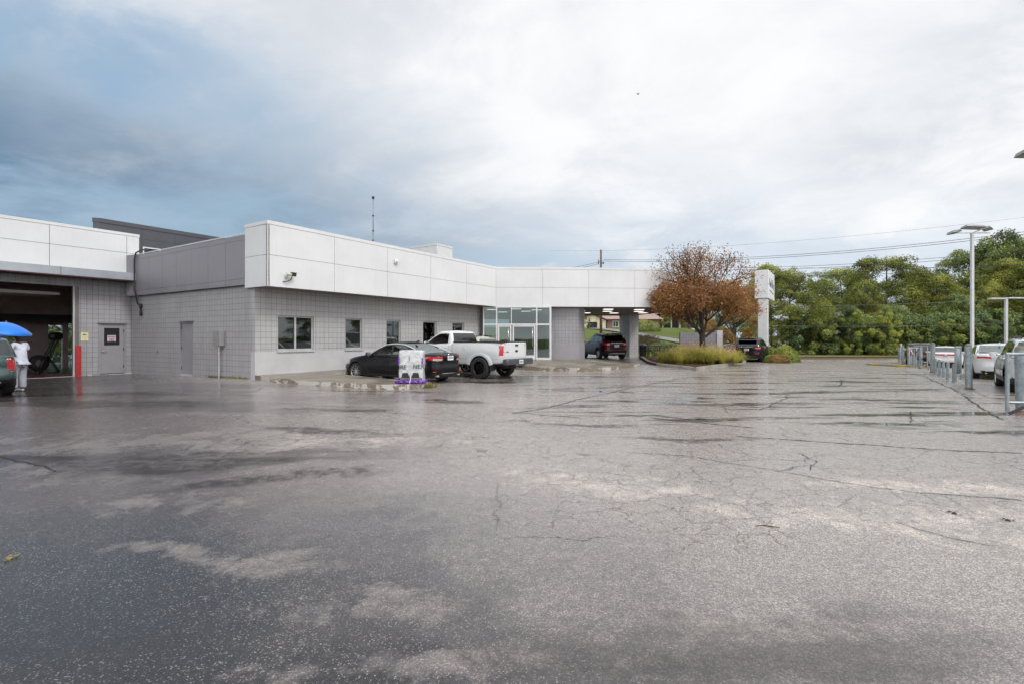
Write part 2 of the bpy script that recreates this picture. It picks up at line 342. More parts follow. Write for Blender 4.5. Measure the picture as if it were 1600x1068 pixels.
def grassmat(name, c0, c1, c2):
    m,nt,b=newmat(name); n=N(nt); p=n.pos()
    a=n.noise(p,.15,5,.6); f=n.noise(p,6,5,.75)
    c=n.mix(n.step(a,.35,.65),c0,c1); c=n.mix(n.step(f,.45,.75),c,c2)
    n.link(c,b.inputs['Base Color']); b.inputs['Roughness'].default_value=.85; b.inputs['Specular IOR Level'].default_value=.2
    n.link(n.bump(f,.9,.08),b.inputs['Normal']); return m
def barkmat(name, col):
    m,nt,b=newmat(name); n=N(nt); p=n.obj()
    f=n.noise(n.map(p,(0,0,0),(0,0,0),(1,1,.2)),18,5,.7)
    n.link(n.mix(f,tuple(c*.5 for c in col),tuple(c*1.5 for c in col)),b.inputs['Base Color']); b.inputs['Roughness'].default_value=.8
    n.link(n.bump(f,.8,.02),b.inputs['Normal']); return m
def brickmat(name, c1, c2, mort, w=.21, h=.075):
    m,nt,b=newmat(name); n=N(nt); p=n.obj()
    sx=n.node('ShaderNodeSeparateXYZ'); n.link(p,sx.inputs[0]); cb=n.node('ShaderNodeCombineXYZ'); n.link(n.math('ADD',sx.outputs[0],sx.outputs[1]),cb.inputs[0]); n.link(sx.outputs[2],cb.inputs[1])
    br=n.node('ShaderNodeTexBrick'); n.link(cb.outputs[0],br.inputs['Vector']); br.inputs['Scale'].default_value=1; br.inputs['Brick Width'].default_value=w; br.inputs['Row Height'].default_value=h
    br.inputs['Mortar Size'].default_value=.01; br.inputs['Color1'].default_value=(*c1,1); br.inputs['Color2'].default_value=(*c2,1); br.inputs['Mortar'].default_value=(*mort,1)
    n.link(n.mix(n.math('MULTIPLY',n.noise(p,2,4),.35),br.outputs[0],tuple(c*.5 for c in c1)),b.inputs['Base Color']); b.inputs['Roughness'].default_value=.8
    n.link(n.bump(br.outputs['Fac'],-.4,.01),b.inputs['Normal']); return m
def text_mesh(s, size, mat, name, parent, M, ext=.002):
    c=bpy.data.curves.new(name,'FONT'); c.body=s; c.size=size; c.extrude=ext; c.align_x='CENTER'; c.align_y='CENTER'
    o=bpy.data.objects.new(name,c); COL.objects.link(o)
    dg=bpy.context.evaluated_depsgraph_get(); me=bpy.data.meshes.new_from_object(o.evaluated_get(dg)); COL.objects.unlink(o); bpy.data.objects.remove(o)
    me.transform(M); me.materials.clear(); me.materials.append(mat); me.name=name
    r=bpy.data.objects.new(name,me); COL.objects.link(r)
    if parent is not None: r.parent=parent
    return r
# common materials
GREY=(.335,.33,.35); GREYL=(.40,.395,.42)
m_blkA=blockmat('grey_block_facade',(.445,.44,.45),'y'); m_blkC=blockmat('grey_block_garage',GREY,'y'); m_blkB=blockmat('grey_block_side',(.365,.36,.38),'x')
m_parge=M_('grey_parging',(.50,.495,.51),.6,0,.08,1.0,.1,50)
m_greypaint=M_('grey_paint',(.30,.29,.315),.45,0,.06,1.2,.05,60)
m_stucco=M_('grey_metal_panel',(.24,.235,.26),.4,0,.05,.8,.03,30)
m_white=M_('white_composite_panel',(.71,.72,.735),.33,0,.045,.5,0)
m_whitetrim=M_('white_aluminium',(.72,.73,.73),.35,.1,.05,3)
nt_=m_white.node_tree; n_=N(nt_); b_=nt_.nodes['Principled BSDF']; l_=b_.inputs['Base Color'].links[0].from_socket
sv_=n_.noise(n_.map(n_.obj(),(0,0,0),(0,0,0),(5,5,.35)),2.0,5,.7); n_.link(n_.mix(n_.math('MULTIPLY',n_.step(sv_,.50,.72),.14),l_,(.50,.50,.50)),b_.inputs['Base Color'])
n_.link(n_.bump(n_.noise(n_.obj(),.9,2,.5),.25,.03),b_.inputs['Normal'])
m_joint=M_('dark_joint',(.06,.06,.065),.7)
m_char=M_('charcoal_panel',(.075,.08,.095),.4,0,.08,.6)
m_cap=M_('parapet_cap_metal',(.50,.50,.53),.35,.3,.05,1)
m_gutter=M_('galvanised_canopy',(.40,.43,.47),.4,.3,.1,1.5)
m_redtrim=M_('dark_red_soffit',(.10,.035,.035),.6)
m_soffit=M_('purple_brown_soffit',(.23,.19,.20),.6,0,.1,.6)
m_dark=M_('dark_interior',(.035,.032,.034),.8)
m_black=M_('black_plastic',(.018,.018,.02),.45)
m_rubber=M_('tyre_rubber',(.022,.022,.023),.75,0,.2,20,.3,90)
m_chrome=M_('chrome',(.75,.76,.78),.12,1.0,.03)
m_alu=M_('alloy_silver',(.55,.56,.58),.28,.9,.05)
m_galv=None
m_red=M_('red_paint',(.42,.028,.03),.4,0,.15,5,.1,40)
m_steel=M_('weathered_steel',(.30,.29,.27),.5,.6,.2,9)
m_winglass=glass('window_glass',(.16,.19,.19),.10); m_lobglass=glass('lobby_glass',(.50,.60,.57),.07)
m_winframe=M_('window_frame_light',(.52,.52,.53),.4,.2)
m_light=M_('lit_fixture',(1,.95,.86),.5,emit=3.0); m_light2=M_('soffit_fixture',(1,.96,.88),.5,emit=1.6)
# ================================================================== CARS
def catmull(rows, m):
    rows=[np.array(r,float) for r in rows]; n=len(rows); out=[]
    for i in range(m+1):
        t=i/m*(n-1); k=min(int(t),n-2); u=t-k
        p0=rows[max(k-1,0)]; p1=rows[k]; p2=rows[k+1]; p3=rows[min(k+2,n-1)]
        out.append(.5*((2*p1)+(-p0+p2)*u+(2*p0-5*p1+4*p2-p3)*u*u+(-p0+3*p1-3*p2+p3)*u**3))
    return out
def curve(pts):
    xs=[p[0] for p in pts]; ys=[p[1] for p in pts]
    # monotone-ish smooth interpolation (hermite with finite-difference slopes)
    n=len(xs); d=[(ys[i+1]-ys[i])/(xs[i+1]-xs[i]) for i in range(n-1)]
    m=[d[0]]+[0 if d[i-1]*d[i]<=0 else 2*d[i-1]*d[i]/(d[i-1]+d[i]) for i in range(1,n-1)]+[d[-1]]
    def f(x):
        if x<=xs[0]: return ys[0]
        if x>=xs[-1]: return ys[-1]
        for i in range(n-1):
            if x<=xs[i+1]:
                h=xs[i+1]-xs[i]; t=(x-xs[i])/h
                return (2*t**3-3*t*t+1)*ys[i]+(t**3-2*t*t+t)*h*m[i]+(-2*t**3+3*t*t)*ys[i+1]+(t**3-t*t)*h*m[i+1]
    return f
def inpoly(x,y,P):
    c=False; n=len(P); j=n-1
    for i in range(n):
        if (P[i][1]>y)!=(P[j][1]>y) and x<(P[j][0]-P[i][0])*(y-P[i][1])/(P[j][1]-P[i][1])+P[i][0]: c=not c
        j=i
    return c
def snap(x,y,P):
    best=None; bd=1e9; n=len(P)
    for i in range(n):
        ax,ay=P[i]; bx,by=P[(i+1)%n]; dx,dy=bx-ax,by-ay; t=max(0,min(1,((x-ax)*dx+(y-ay)*dy)/(dx*dx+dy*dy)))
        px,py=ax+t*dx,ay+t*dy; d=math.hypot(px-x,py-y)
        if d<bd: bd=d; best=(px,py)
    return best,bd
def superell(L,Wd,n,cnt):
    ps=[]
    for i in range(3001):
        a=PI*i/3000; c=math.cos(a); s=math.sin(a)
        ps.append((.5-.5*math.copysign(abs(c)**(2/n),c), abs(s)**(2/n)))
    ps[0]=(0,0); ps[-1]=(1,0)
    cl=[0]
    for i in range(3000): cl.append(cl[-1]+math.hypot((ps[i+1][0]-ps[i][0])*L,(ps[i+1][1]-ps[i][1])*Wd/2))
    out=[]; k=0
    for i in range(cnt+1):
        t=cl[-1]*i/cnt
        while k<2999 and cl[k+1]<t: k+=1
        u=(t-cl[k])/max(1e-9,cl[k+1]-cl[k]); out.append((ps[k][0]+(ps[k+1][0]-ps[k][0])*u, ps[k][1]+(ps[k+1][1]-ps[k][1])*u))
    return out
def shell(L, Wd, rows, zb, zt, wl, n, res, nv, crown, ncap, polys, cls, arches=(), capz=None, bottom=True):
    """stack of plan outlines; returns {key: (verts, faces)} split by what each face is"""
    cnt=int((L+Wd)/res); ol=superell(L,Wd,n,cnt); RW=catmull(rows,nv)
    V=[]; F=[]; ring=2*cnt
    def addring(fn):
        k=len(V)
        right=[fn(t,q,1) for (t,q) in ol]; left=[fn(t,q,-1) for (t,q) in ol[1:-1]][::-1]
        V.extend(right+left); return k
    rings=[]
    if bottom:
        for c in (0,.5):
            r=RW[0]; rings.append(addring(lambda t,q,sg,c=c,r=r: (sg*q*Wd/2*r[1]*wl(t)*c, r[2]+t*(r[3]-r[2]), zb(r[2]+t*(r[3]-r[2])))))
    for r in RW:
        def fn(t,q,sg,r=r):
            s=r[2]+t*(r[3]-r[2]); return (sg*q*Wd/2*r[1]*wl(t), s, zb(s)+r[0]*(zt(s)-zb(s)))
        rings.append(addring(fn))
    nside=len(rings)-1
    for i in range(1,ncap+1):
        c=1-i/ncap; r=RW[-1]
        def fn(t,q,sg,c=c,r=r):
            s=r[2]+t*(r[3]-r[2]); x=sg*q*Wd/2*r[1]*wl(t)*c; z=zt(s)*1.0+crown*(1-c*c)*min(1,q)
            z=zb(s)+r[0]*(zt(s)-zb(s))+crown*(1-c*c)*min(1,q)
            if capz: z=capz(x,s,z)
            return (x,s,z)
        rings.append(addring(fn))
    for i in range(len(rings)-1):
        a=rings[i]; b=rings[i+1]
        for j in range(ring):
            k=(j+1)%ring; F.append((a+j,a+k,b+k,b+j,'cap' if i>=nside else 'side'))
    V=np.array(V); keys=[]
    for f in F:
        p=V[list(f[:4])]; c=p.mean(0); nn=np.cross(p[2]-p[0],p[3]-p[1]); l=np.linalg.norm(nn)
        if l<1e-7: keys.append(None); continue
        nn=nn/l
        k=None; 
        for (ws,wz,Ra,xin) in arches:
            if abs(c[0])>xin and math.hypot(c[1]-ws,c[2]-wz)<Ra: k='hole'
        keys.append(k or cls(abs(c[0]),c[1],c[2],nn,f[4],c[0]))
    vk={}
    for f,k in zip(F,keys):
        if k is None: continue
        for v in f[:4]: vk.setdefault(v,set()).add(k)
    for v,ks in vk.items():
        if len(ks)<2: continue
        x,s,z=V[v]
        if 'hole' in ks:
            for (ws,wz,Ra,xin) in arches:
                d=math.hypot(s-ws,z-wz)
                if abs(x)>xin-.05 and abs(d-Ra)<.08 and z>wz-.5*Ra: V[v][1]=ws+(s-ws)*Ra/d; V[v][2]=wz+(z-wz)*Ra/d
            continue
        for (k,plane,P) in polys:
            if k in ks:
                if plane=='s' and abs(x)>.3:
                    q,d=snap(s,z,P)
                    if d<res*1.3: V[v][1],V[v][2]=q
                elif plane=='x':
                    q,d=snap(abs(x),z,P)
                    if d<res*1.3: V[v][0],V[v][2]=math.copysign(q[0],x),q[1]
                break
    out={}
    for f,k in zip(F,keys):
        if k is None or k=='hole': continue
        d=out.setdefault(k,({},[],[]))
        idx=[]
        for v in f[:4]:
            if v not in d[0]: d[0][v]=len(d[1]); d[1].append(V[v])
            idx.append(d[0][v])
        d[2].append(tuple(idx))
    return {k:(d[1],d[2]) for k,d in out.items()}
def wheel_mesh(Rr, w, spokes, rimr, style):
    t=MB(); r1=rimr
    t.lathe([(r1,-w*.46),(r1+.02,-w*.5),(Rr-.03,-w*.5),(Rr-.008,-w*.42),(Rr,-w*.30),(Rr,-w*.1),(Rr-.008,-w*.09),(Rr-.008,-w*.06),(Rr,-w*.05),(Rr,w*.05),(Rr-.008,w*.06),(Rr-.008,w*.09),(Rr,w*.1),(Rr,w*.30),(Rr-.008,w*.42),(Rr-.03,w*.5),(r1+.02,w*.5),(r1,w*.46)],40)
    q=MB(); q.lathe([(r1,-w*.46),(r1-.01,-w*.3),(r1-.02,w*.2),(r1-.012,w*.40),(r1+.006,w*.47),(r1+.008,w*.45)],36)
    q.lathe([(.0,w*.30),(.055,w*.33),(.06,w*.30),(.06,w*.1)],16)
    for i in range(spokes):
        a=2*PI*i/spokes; M=Matrix.Rotation(a,4,'Z'); hw=.032 if style=='wide' else .018
        hw2=.055 if style=='wide' else .02; z1=w*.30; z2=w*.38
        vs=[M@Vector(p) for p in ((.04,-hw,z1-.03),(.04,hw,z1-.03),(r1-.01,hw2,z2-.03),(r1-.01,-hw2,z2-.03),(.04,-hw*.8,z1),(.04,hw*.8,z1),(r1-.01,hw2*.7,z2),(r1-.01,-hw2*.7,z2))]
        q.add(vs,[(0,3,2,1),(4,5,6,7),(0,1,5,4),(1,2,6,5),(2,3,7,6),(3,0,4,7)])
    d=MB(); d.lathe([(0,w*.05),(r1*.62,w*.05),(r1*.62,-.0),(r1-.03,-.02)],28)
    return t,q,d
WH={}
def add_wheels(root, S, rimmat, prefix):
    key=prefix; Rr=S['R']; w=S.get('tw',.22)
    t,q,d=wheel_mesh(Rr,w,S.get('spokes',5),S.get('rim',Rr*.68),S.get('style','thin'))
    first=None
    for (s,x) in ((S['fw'],1),(S['fw'],-1),(S['rw'],1),(S['rw'],-1)):
        e=empty('wheel',(x*(S['W']/2-w/2-S.get('inset',.03)), S['L']/2-s, Rr),0,parent=root)
        e.rotation_euler=(0,R(90) if x>0 else R(-90),0)
        if S.get('steer') and s==S['fw']: e.rotation_euler=(0,R(90) if x>0 else R(-90),0); e.rotation_euler.rotate(Matrix.Rotation(R(S['steer']),3,'Z').to_euler())
        if first is None:
            a=t.build('tyre',m_rubber,e,True,auto=30); b=q.build('rim',rimmat,e,True,auto=35); c=d.build('brake_disc',m_steel if S.get('disc') else m_dark,e,True,auto=35); first=(a,b,c)
        else:
            for o in first:
                k=o.copy(); COL.objects.link(k); k.parent=e
def outlinetube(P, xf, r, close=True, flip=1, step=.05):
    out=[]; n=len(P)
    for i in range(n if close else n-1):
        a=Vector(P[i]); b=Vector(P[(i+1)%n]); m=max(1,int((b-a).length/step))
        for k in range(m): c=a.lerp(b,k/m); out.append((c.x,c.y))
    if close: out.append(out[0])
    else: out.append(P[-1])
    return out
def make_car(name, S, paint, rimmat, label, cat, group=None, glassmat=None, loc=(0,0,0), head=0, interior=True, extras=None):
    L,Wd,H=S['L'],S['W'],S['H']; res=S.get('res',.03)
    root=empty(name,loc,head,label,cat,group)
    Ra=S['R']+S.get('gap',.055); xin=Wd/2-.38
    arches=[(S['fw'],S['R'],Ra,xin),(S['rw'],S['R'],Ra,xin)]
    polys=[('side_window','s',P) for P in S['win']]
    polys.append(('pillar_trim','s',S['dlo']))
    for k in ('tail','plate','refl'):
        pass
    lowcls=S['lowcls']
    A=shell(L,Wd,S['low'],curve(S['zb']),curve(S['zt']),curve(S['wl']),S.get('n1',6),res,S.get('nv',34),S.get('crown1',.04),12,[],lowcls,arches,S.get('capz'))
    def upcls(ax,s,z,nn,part,x):
        if part=='side':
            for P in S['win']:
                if abs(nn[0])>.45 and inpoly(s,z,P): return 'side_window'
            if abs(nn[0])>.45 and inpoly(s,z,S['dlo']): return 'pillar_trim'
            if abs(nn[1])>.30 or abs(nn[0])<.6:
                hw=S['gw'](z)
                if s>S['gmid'] and S['rwz'][0]<z<S['rwz'][1] and ax<hw-S.get('rwm',.05) : return 'rear_window'
                if s<S['gmid'] and S['fwz'][0]<z<S['fwz'][1] and ax<hw-.05: return 'windshield'
        return 'body'
    ups=S['up']; up_rows=catmull(ups,S.get('nv2',24))
    zt2=curve(S['zt2']); zb2=curve(S['zb2'])
    def gw(z):
        # half width of the greenhouse at height z
        zz=[(zb2(r[2])+r[0]*(zt2(r[2])-zb2(r[2])), Wd/2*r[1]) for r in up_rows]
        for (a,b),(c,d) in zip(zz,zz[1:]):
            if a<=z<=c: return b+(d-b)*(z-a)/max(1e-6,c-a)
        return zz[-1][1] if z>zz[-1][0] else zz[0][1]
    S['gw']=gw; polys=[('side_window','s',P) for P in S['win']]+[('pillar_trim','s',S['dlo'])]
    B=shell(L*.75,Wd,ups,zb2,zt2,lambda t:1.0,S.get('n2',9),res,S.get('nv2',24),S.get('crown2',.06),12,polys,upcls,(),None,bottom=False)
    gm=glassmat or m_carglass
    mats={'body':paint,'side_window':gm,'rear_window':S.get('rearglass',gm),'windshield':gm,'pillar_trim':m_black,'tail_light':m_tail,'lower_trim':m_black,'bumper':S.get('bumpmat',m_black),'bed_liner':m_black,'tail_clear':m_tailclear,'head_light':m_headl}
    allk=set(A)|set(B)
    for k in allk:
        mb=MB()
        for D in (A,B):
            if k in D: mb.add([(p[0],L/2-p[1],p[2]) for p in D[k][0]],D[k][1])
        nm={'body':'body','side_window':'side_window','rear_window':'rear_window','windshield':'windshield','pillar_trim':'window_pillar','tail_light':'tail_light','lower_trim':'lower_cladding','bumper':'bumper','bed_liner':'cargo_bed','tail_clear':'reverse_light','head_light':'headlight'}[k]
        if k in ('tail_light','head_light','tail_clear'):
            for sg in (1,-1):                               # each lamp is a mesh of its own
                keep=[f for f in mb.f if sum(mb.v[i][0] for i in f)*sg>0]
                if not keep: continue
                used={}; vv=[]
                ff=[]
                for f in keep:
                    t=[]
                    for i in f:
                        if i not in used: used[i]=len(vv); vv.append(mb.v[i])
                        t.append(used[i])
                    ff.append(t)
                q=MB(); q.add(vv,ff); ob=q.build(nm,mats[k],root,True,auto=40)
        else:
            ob=mb.build(nm,mats[k],root,True,auto=38)
            bm=bmesh.new(); bm.from_mesh(ob.data); bmesh.ops.remove_doubles(bm,verts=bm.verts,dist=.0012); bmesh.ops.recalc_face_normals(bm,faces=bm.faces); bm.to_mesh(ob.data); bm.free()
            ob.data.polygons.foreach_set('use_smooth',[True]*len(ob.data.polygons)); ob.data.set_sharp_from_angle(angle=R(38))
    # wheel wells and underbody
    wl=MB()
    for s in (S['fw'],S['rw']):
        for sg in (1,-1):
            y=L/2-s; x0=sg*(Wd/2-.035); x1=sg*(Wd/2-.40); n=18
            for i in range(n):
                a0=PI*1.12*i/n-.19; a1=PI*1.12*(i+1)/n-.19; rr=Ra+.004
                P=lambda a,x:(x,y+rr*math.cos(a),S['R']+rr*math.sin(a))
                wl.add([P(a0,x0),P(a1,x0),P(a1,x1),P(a0,x1)],[(0,1,2,3)]); wl.add([P(a0,x1),P(a1,x1),(x1,y,S['R'])],[(0,1,2)])
    wl.build('wheel_well',m_dark,root)
    u=MB(); zb=S['under']; u.box(-Wd/2+.42,Wd/2-.42,-L/2+.35,L/2-.35,zb,zb+.12); u.box(-Wd/2+.12,Wd/2-.12,L/2-S['rw']+Ra+.03,L/2-S['fw']-Ra-.03,zb+.02,zb+.1)
    u.box(-.06,.06,-L/2+.4,L/2-.6,zb-.03,zb); u.box(-Wd/2+.3,Wd/2-.3,L/2-S['rw']-.05,L/2-S['rw']+.05,S['R']-.05,S['R']+.05)
    u.build('underbody',m_dark,root)
    if interior:
        it=MB(); bz=S['belt']-.12
        it.box(-Wd/2+.14,Wd/2-.14,L/2-S['cab'][1],L/2-S['cab'][0],bz-.3,bz-.12)
        y0=L/2-S['cab'][0]; it.bbox(-Wd/2+.14,Wd/2-.14,y0-.5,y0,bz-.2,bz+.06,.05)
        for sr in S['seats']:
            for x in (-.38,.38):
                y=L/2-sr; it.bbox(x-.24,x+.24,y-.12,y+.02,bz-.3,S['seatz'],.05); it.bbox(x-.12,x+.12,y-.12,y-.02,S['seatz']+.02,S['seatz']+.19,.04)
        it.build('seats',m_seat,root)
        sw=MB(); c=[(-.38+.18*math.cos(a),y0-.55+.03*math.sin(a),bz+.02+.17*math.sin(a)) for a in [2*PI*i/16 for i in range(17)]]
        sw.tube(c,.013,6); sw.build('steering_wheel',m_black,root,True)
    add_wheels(root,S,rimmat,name)
    # mirrors
    mi=S['mirror']
    for sg in (1,-1):
        m=MB(); x=sg*(Wd/2-.02); y=L/2-mi[0]; z=mi[1]; 
        m.bbox(min(x,x+sg*.20),max(x,x+sg*.20),y-.05,y+.06,z-.06,z+.075,.03); m.bbox(min(x-sg*.08,x+sg*.03),max(x-sg*.08,x+sg*.03),y-.02,y+.03,z-.05,z-.01,.008)
        o=m.build('wing_mirror',S.get('mirmat',paint),root,True,auto=45)
        gq=MB(); gq.box(min(x+sg*.03,x+sg*.185),max(x+sg*.03,x+sg*.185),y-.056,y-.051,z-.045,z+.06); gq.build('mirror_glass',m_chrome,o)
    # door gaps, handles, window trim follow the surface: side half width at (s,z)
    lr=catmull(S['low'],34); zbf=curve(S['zb']); ztf=curve(S['zt']); wlf=curve(S['wl'])
    def sidex(s,z):
        v=(z-zbf(s))/(ztf(s)-zbf(s)); best=None
        for a,b in zip(lr,lr[1:]):
            if a[0]<=v<=b[0]: best=a[1]+(b[1]-a[1])*(v-a[0])/max(1e-6,b[0]-a[0]); sf=a[2]; sr=a[3]; break
        if best is None: best=lr[-1][1] if v>1 else lr[0][1]; sf=lr[-1][2]; sr=lr[-1][3]
        t=(s-sf)/(sr-sf); t=max(.001,min(.999,t)); n1=S.get('n1',6); e=(1-abs(2*t-1)**n1)**(1/n1)
        return Wd/2*best*wlf(t)*e
    S['sidex']=sidex
    gp=MB()
    for ln in S.get('gaps',()):
        for sg in (1,-1):
            pts=[]
            for (a,b) in zip(ln,ln[1:]):
                m=max(1,int(math.hypot(a[0]-b[0],a[1]-b[1])/.06))
                for k in range(m+1): s=a[0]+(b[0]-a[0])*k/m; z=a[1]+(b[1]-a[1])*k/m; pts.append((sg*(sidex(s,z)-.001),L/2-s,z))
            gp.tube(pts,.0055,5)
    if gp.v: gp.build('door_gap',m_black,root)
    for (s,z) in S.get('handles',()):
        for sg in (1,-1):
            h=MB(); x=sg*(sidex(s,z)+.012); h.bbox(x-.014,x+.014,L/2-s-.11,L/2-s+.11,z-.016,z+.016,.008)
            h.build('door_handle',S.get('handmat',paint),root,True,auto=50)
    if S.get('chrome'):
        ch=MB()
        for sg in (1,-1):
            pts=[(sg*(gw(z)+.006 if z>zb2(s)+.0 else gw(z)),L/2-s,z) for (s,z) in outlinetube(S['chrome'],None,0,False)]
            ch.tube(pts,.017,6)
        ch.build('window_trim',M_('bright_trim',(.82,.83,.84),.3,.3),root,True)
    # rear furniture placed on the tail surface
    def tailpt(x,z):
        v=(z-zbf(L))/(ztf(L)-zbf(L)); a=lr[0]
        for p,q in zip(lr,lr[1:]):
            if p[0]<=v<=q[0]: f=(v-p[0])/max(1e-6,q[0]-p[0]); a=p+(q-p)*f; break
        q=min(.999,abs(x)/(Wd/2*a[1]*wlf(1.0))); n1=S.get('n1',6)
        t=.5+.5*(1-q**n1)**(1/n1); return a[2]+t*(a[3]-a[2])
    S['tailpt']=tailpt
    if S.get('platez'):
        z=S['platez']; s=tailpt(.1,z); y=L/2-s
        pm=MB(); pm.bbox(-.155,.155,y-.016,y-.002,z-.075,z+.075,.004); o=pm.build('number_plate',m_plate,root)
        pt=MB()
        for i in range(6): pt.box(-.12+i*.042,-.12+i*.042+.026,y-.020,y-.017,z-.03,z+.035)
        pt.box(-.08,.08,y-.020,y-.017,z+.048,z+.06); pt.build('plate_marking',m_platetxt,o)
        bd=MB(); zb_=z+S.get('badge',.17); s=tailpt(0,zb_); bd.lathe([(0,.0),(.055,.0),(.05,.012),(0,.016)],20,Matrix.Translation((0,L/2-s-.004,zb_))@Matrix.Rotation(R(90),4,'X')@Matrix.Scale(.6,4,(0,1,0))); bd.build('badge',m_chrome,root,True)
    for (s0,s1) in S.get('rails',()):
        for sg in (1,-1):
            rl=MB(); xx=sg*(Wd/2*S['up'][-1][1]-.02); zz=zt2((s0+s1)/2)+.045
            rl.tube([(xx,L/2-s0,zz-.05),(xx,L/2-s0-.08,zz),(xx,L/2-s1+.08,zz),(xx,L/2-s1,zz-.05)],.017,8); rl.build('roof_rail',S.get('railmat',m_black),root,True)
    if S.get('fin'):
        f=MB(); y=L/2-S['fin']; z=H-.015; f.add([(-.03,y+.08,z),(.03,y+.08,z),(.03,y-.08,z),(-.03,y-.08,z),(0,y-.06,z+.07)],[(0,1,2,3),(0,4,1),(1,4,2),(2,4,3),(3,4,0)]); f.build('antenna_fin',S.get('finmat',paint),root,True,auto=60)
    if extras: extras(root,S,paint)
    return root
m_carglass=glass('car_glass',(.30,.36,.34),.07); m_tint=glass('tinted_glass',(.05,.055,.06),.06); m_greenglass=glass('pale_green_glass',(.50,.62,.58),.12)
m_tail=M_('tail_lamp_red',(.50,.012,.02),.12,0,.2,30,coat=1.0,emit=.08); m_tailclear=M_('clear_lamp',(.75,.74,.72),.15,.2,.1,20,coat=1.0); m_headl=M_('headlamp_glass',(.55,.57,.6),.1,.6,.2,20,coat=1.0)
m_plate=M_('plate_white',(.72,.76,.78),.4); m_platetxt=M_('plate_ink',(.10,.14,.28),.5); m_seat=M_('seat_cloth',(.10,.095,.09),.8,0,.2,8)
m_seatgrey=M_('seat_grey',(.32,.33,.33),.8)
def sedan_spec(**k):
    S=dict(L=4.85,W=1.86,H=1.465,R=.335,fw=.96,rw=3.77,rim=.235,tw=.225,spokes=10,style='thin',under=.20,belt=.97,
      low=[(0,.84,.36,4.62),(.04,.93,.16,4.74),(.16,.975,.05,4.80),(.34,.992,.01,4.83),(.52,1.0,0,4.80),(.66,.985,.02,4.80),(.80,.965,.07,4.84),(.90,.945,.13,4.85),(.965,.90,.22,4.80),(1.0,.84,.34,4.72)],
      zb=[(0,.24),(.6,.20),(4.2,.20),(4.85,.30)],zt=[(0,.70),(.3,.80),(.9,.905),(1.45,.965),(2.6,.985),(3.6,1.02),(4.3,1.045),(4.72,1.055),(4.85,1.03)],
      wl=[(0,.88),(.10,.95),(.25,1.0),(.75,1.0),(.92,.96),(1,.91)],n1=5.5,
      zb2=[(0,.93),(1.3,.93),(3.5,.96),(4.6,1.02)],zt2=[(1.2,1.36),(2.2,1.395),(2.8,1.415),(3.4,1.385),(4.3,1.30)],
      up=[(0,.90,1.30,4.52),(.2,.875,1.52,4.28),(.5,.825,1.86,3.92),(.78,.765,2.18,3.56),(.92,.725,2.36,3.36),(.985,.68,2.50,3.22),(1,.62,2.6,3.1)],n2=8,crown2=.05,
      dlo=[(1.62,.965),(2.05,1.185),(2.42,1.335),(2.9,1.365),(3.35,1.335),(3.80,1.215),(4.12,1.07),(4.0,1.04),(3.4,1.0),(2.5,.98)],
      win=[[(1.72,.99),(2.07,1.165),(2.44,1.31),(2.74,1.335),(2.80,1.0)],[(2.87,1.005),(2.82,1.335),(3.3,1.315),(3.52,1.26),(3.60,1.035)],[(3.66,1.04),(3.60,1.225),(3.80,1.165),(3.98,1.075)]],
      chrome=[(1.62,.965),(2.05,1.195),(2.42,1.348),(2.9,1.380),(3.35,1.350),(3.80,1.228),(4.12,1.075),(4.28,1.03)],
      gmid=2.9,rwz=(1.05,1.375),fwz=(.99,1.37),rwm=.06,cab=(1.4,4.2),seats=(2.35,3.35),seatz=1.08,mirror=(1.80,1.00),
      gaps=[[(1.62,.93),(1.60,.5),(1.72,.28)],[(2.86,.98),(2.84,.5),(2.86,.28)],[(3.62,1.0),(3.66,.75),(3.42,.45),(3.38,.30)],[(1.72,.27),(3.38,.29)]],handles=[(2.62,.86),(3.48,.885)],platez=.90,badge=.115,fin=3.3,seat=None,res=.028)
    def low(ax,s,z,nn,part,x):
        if part=='side':
            if z<.27: return 'lower_trim'
            if s>4.35 and .83<z<.955 and ax>.36+(z-.83)*.4:
                if s<4.52 and z<.83+(s-4.35)*.5: return 'body'
                if ax>.40 and z<.875 and s>4.65 : return 'tail_clear' if ax<.80 else 'tail_light'
                return 'tail_light'
            if s<.55 and .62<z<.76 and ax>.45: return 'head_light'
            if s<.2 and ax<.5 and .35<z<.62: return 'lower_trim'
            if s>4.6 and z<.37 and ax<.75: return 'lower_trim'
        return 'body'
    S['lowcls']=low; S.update(k); return S
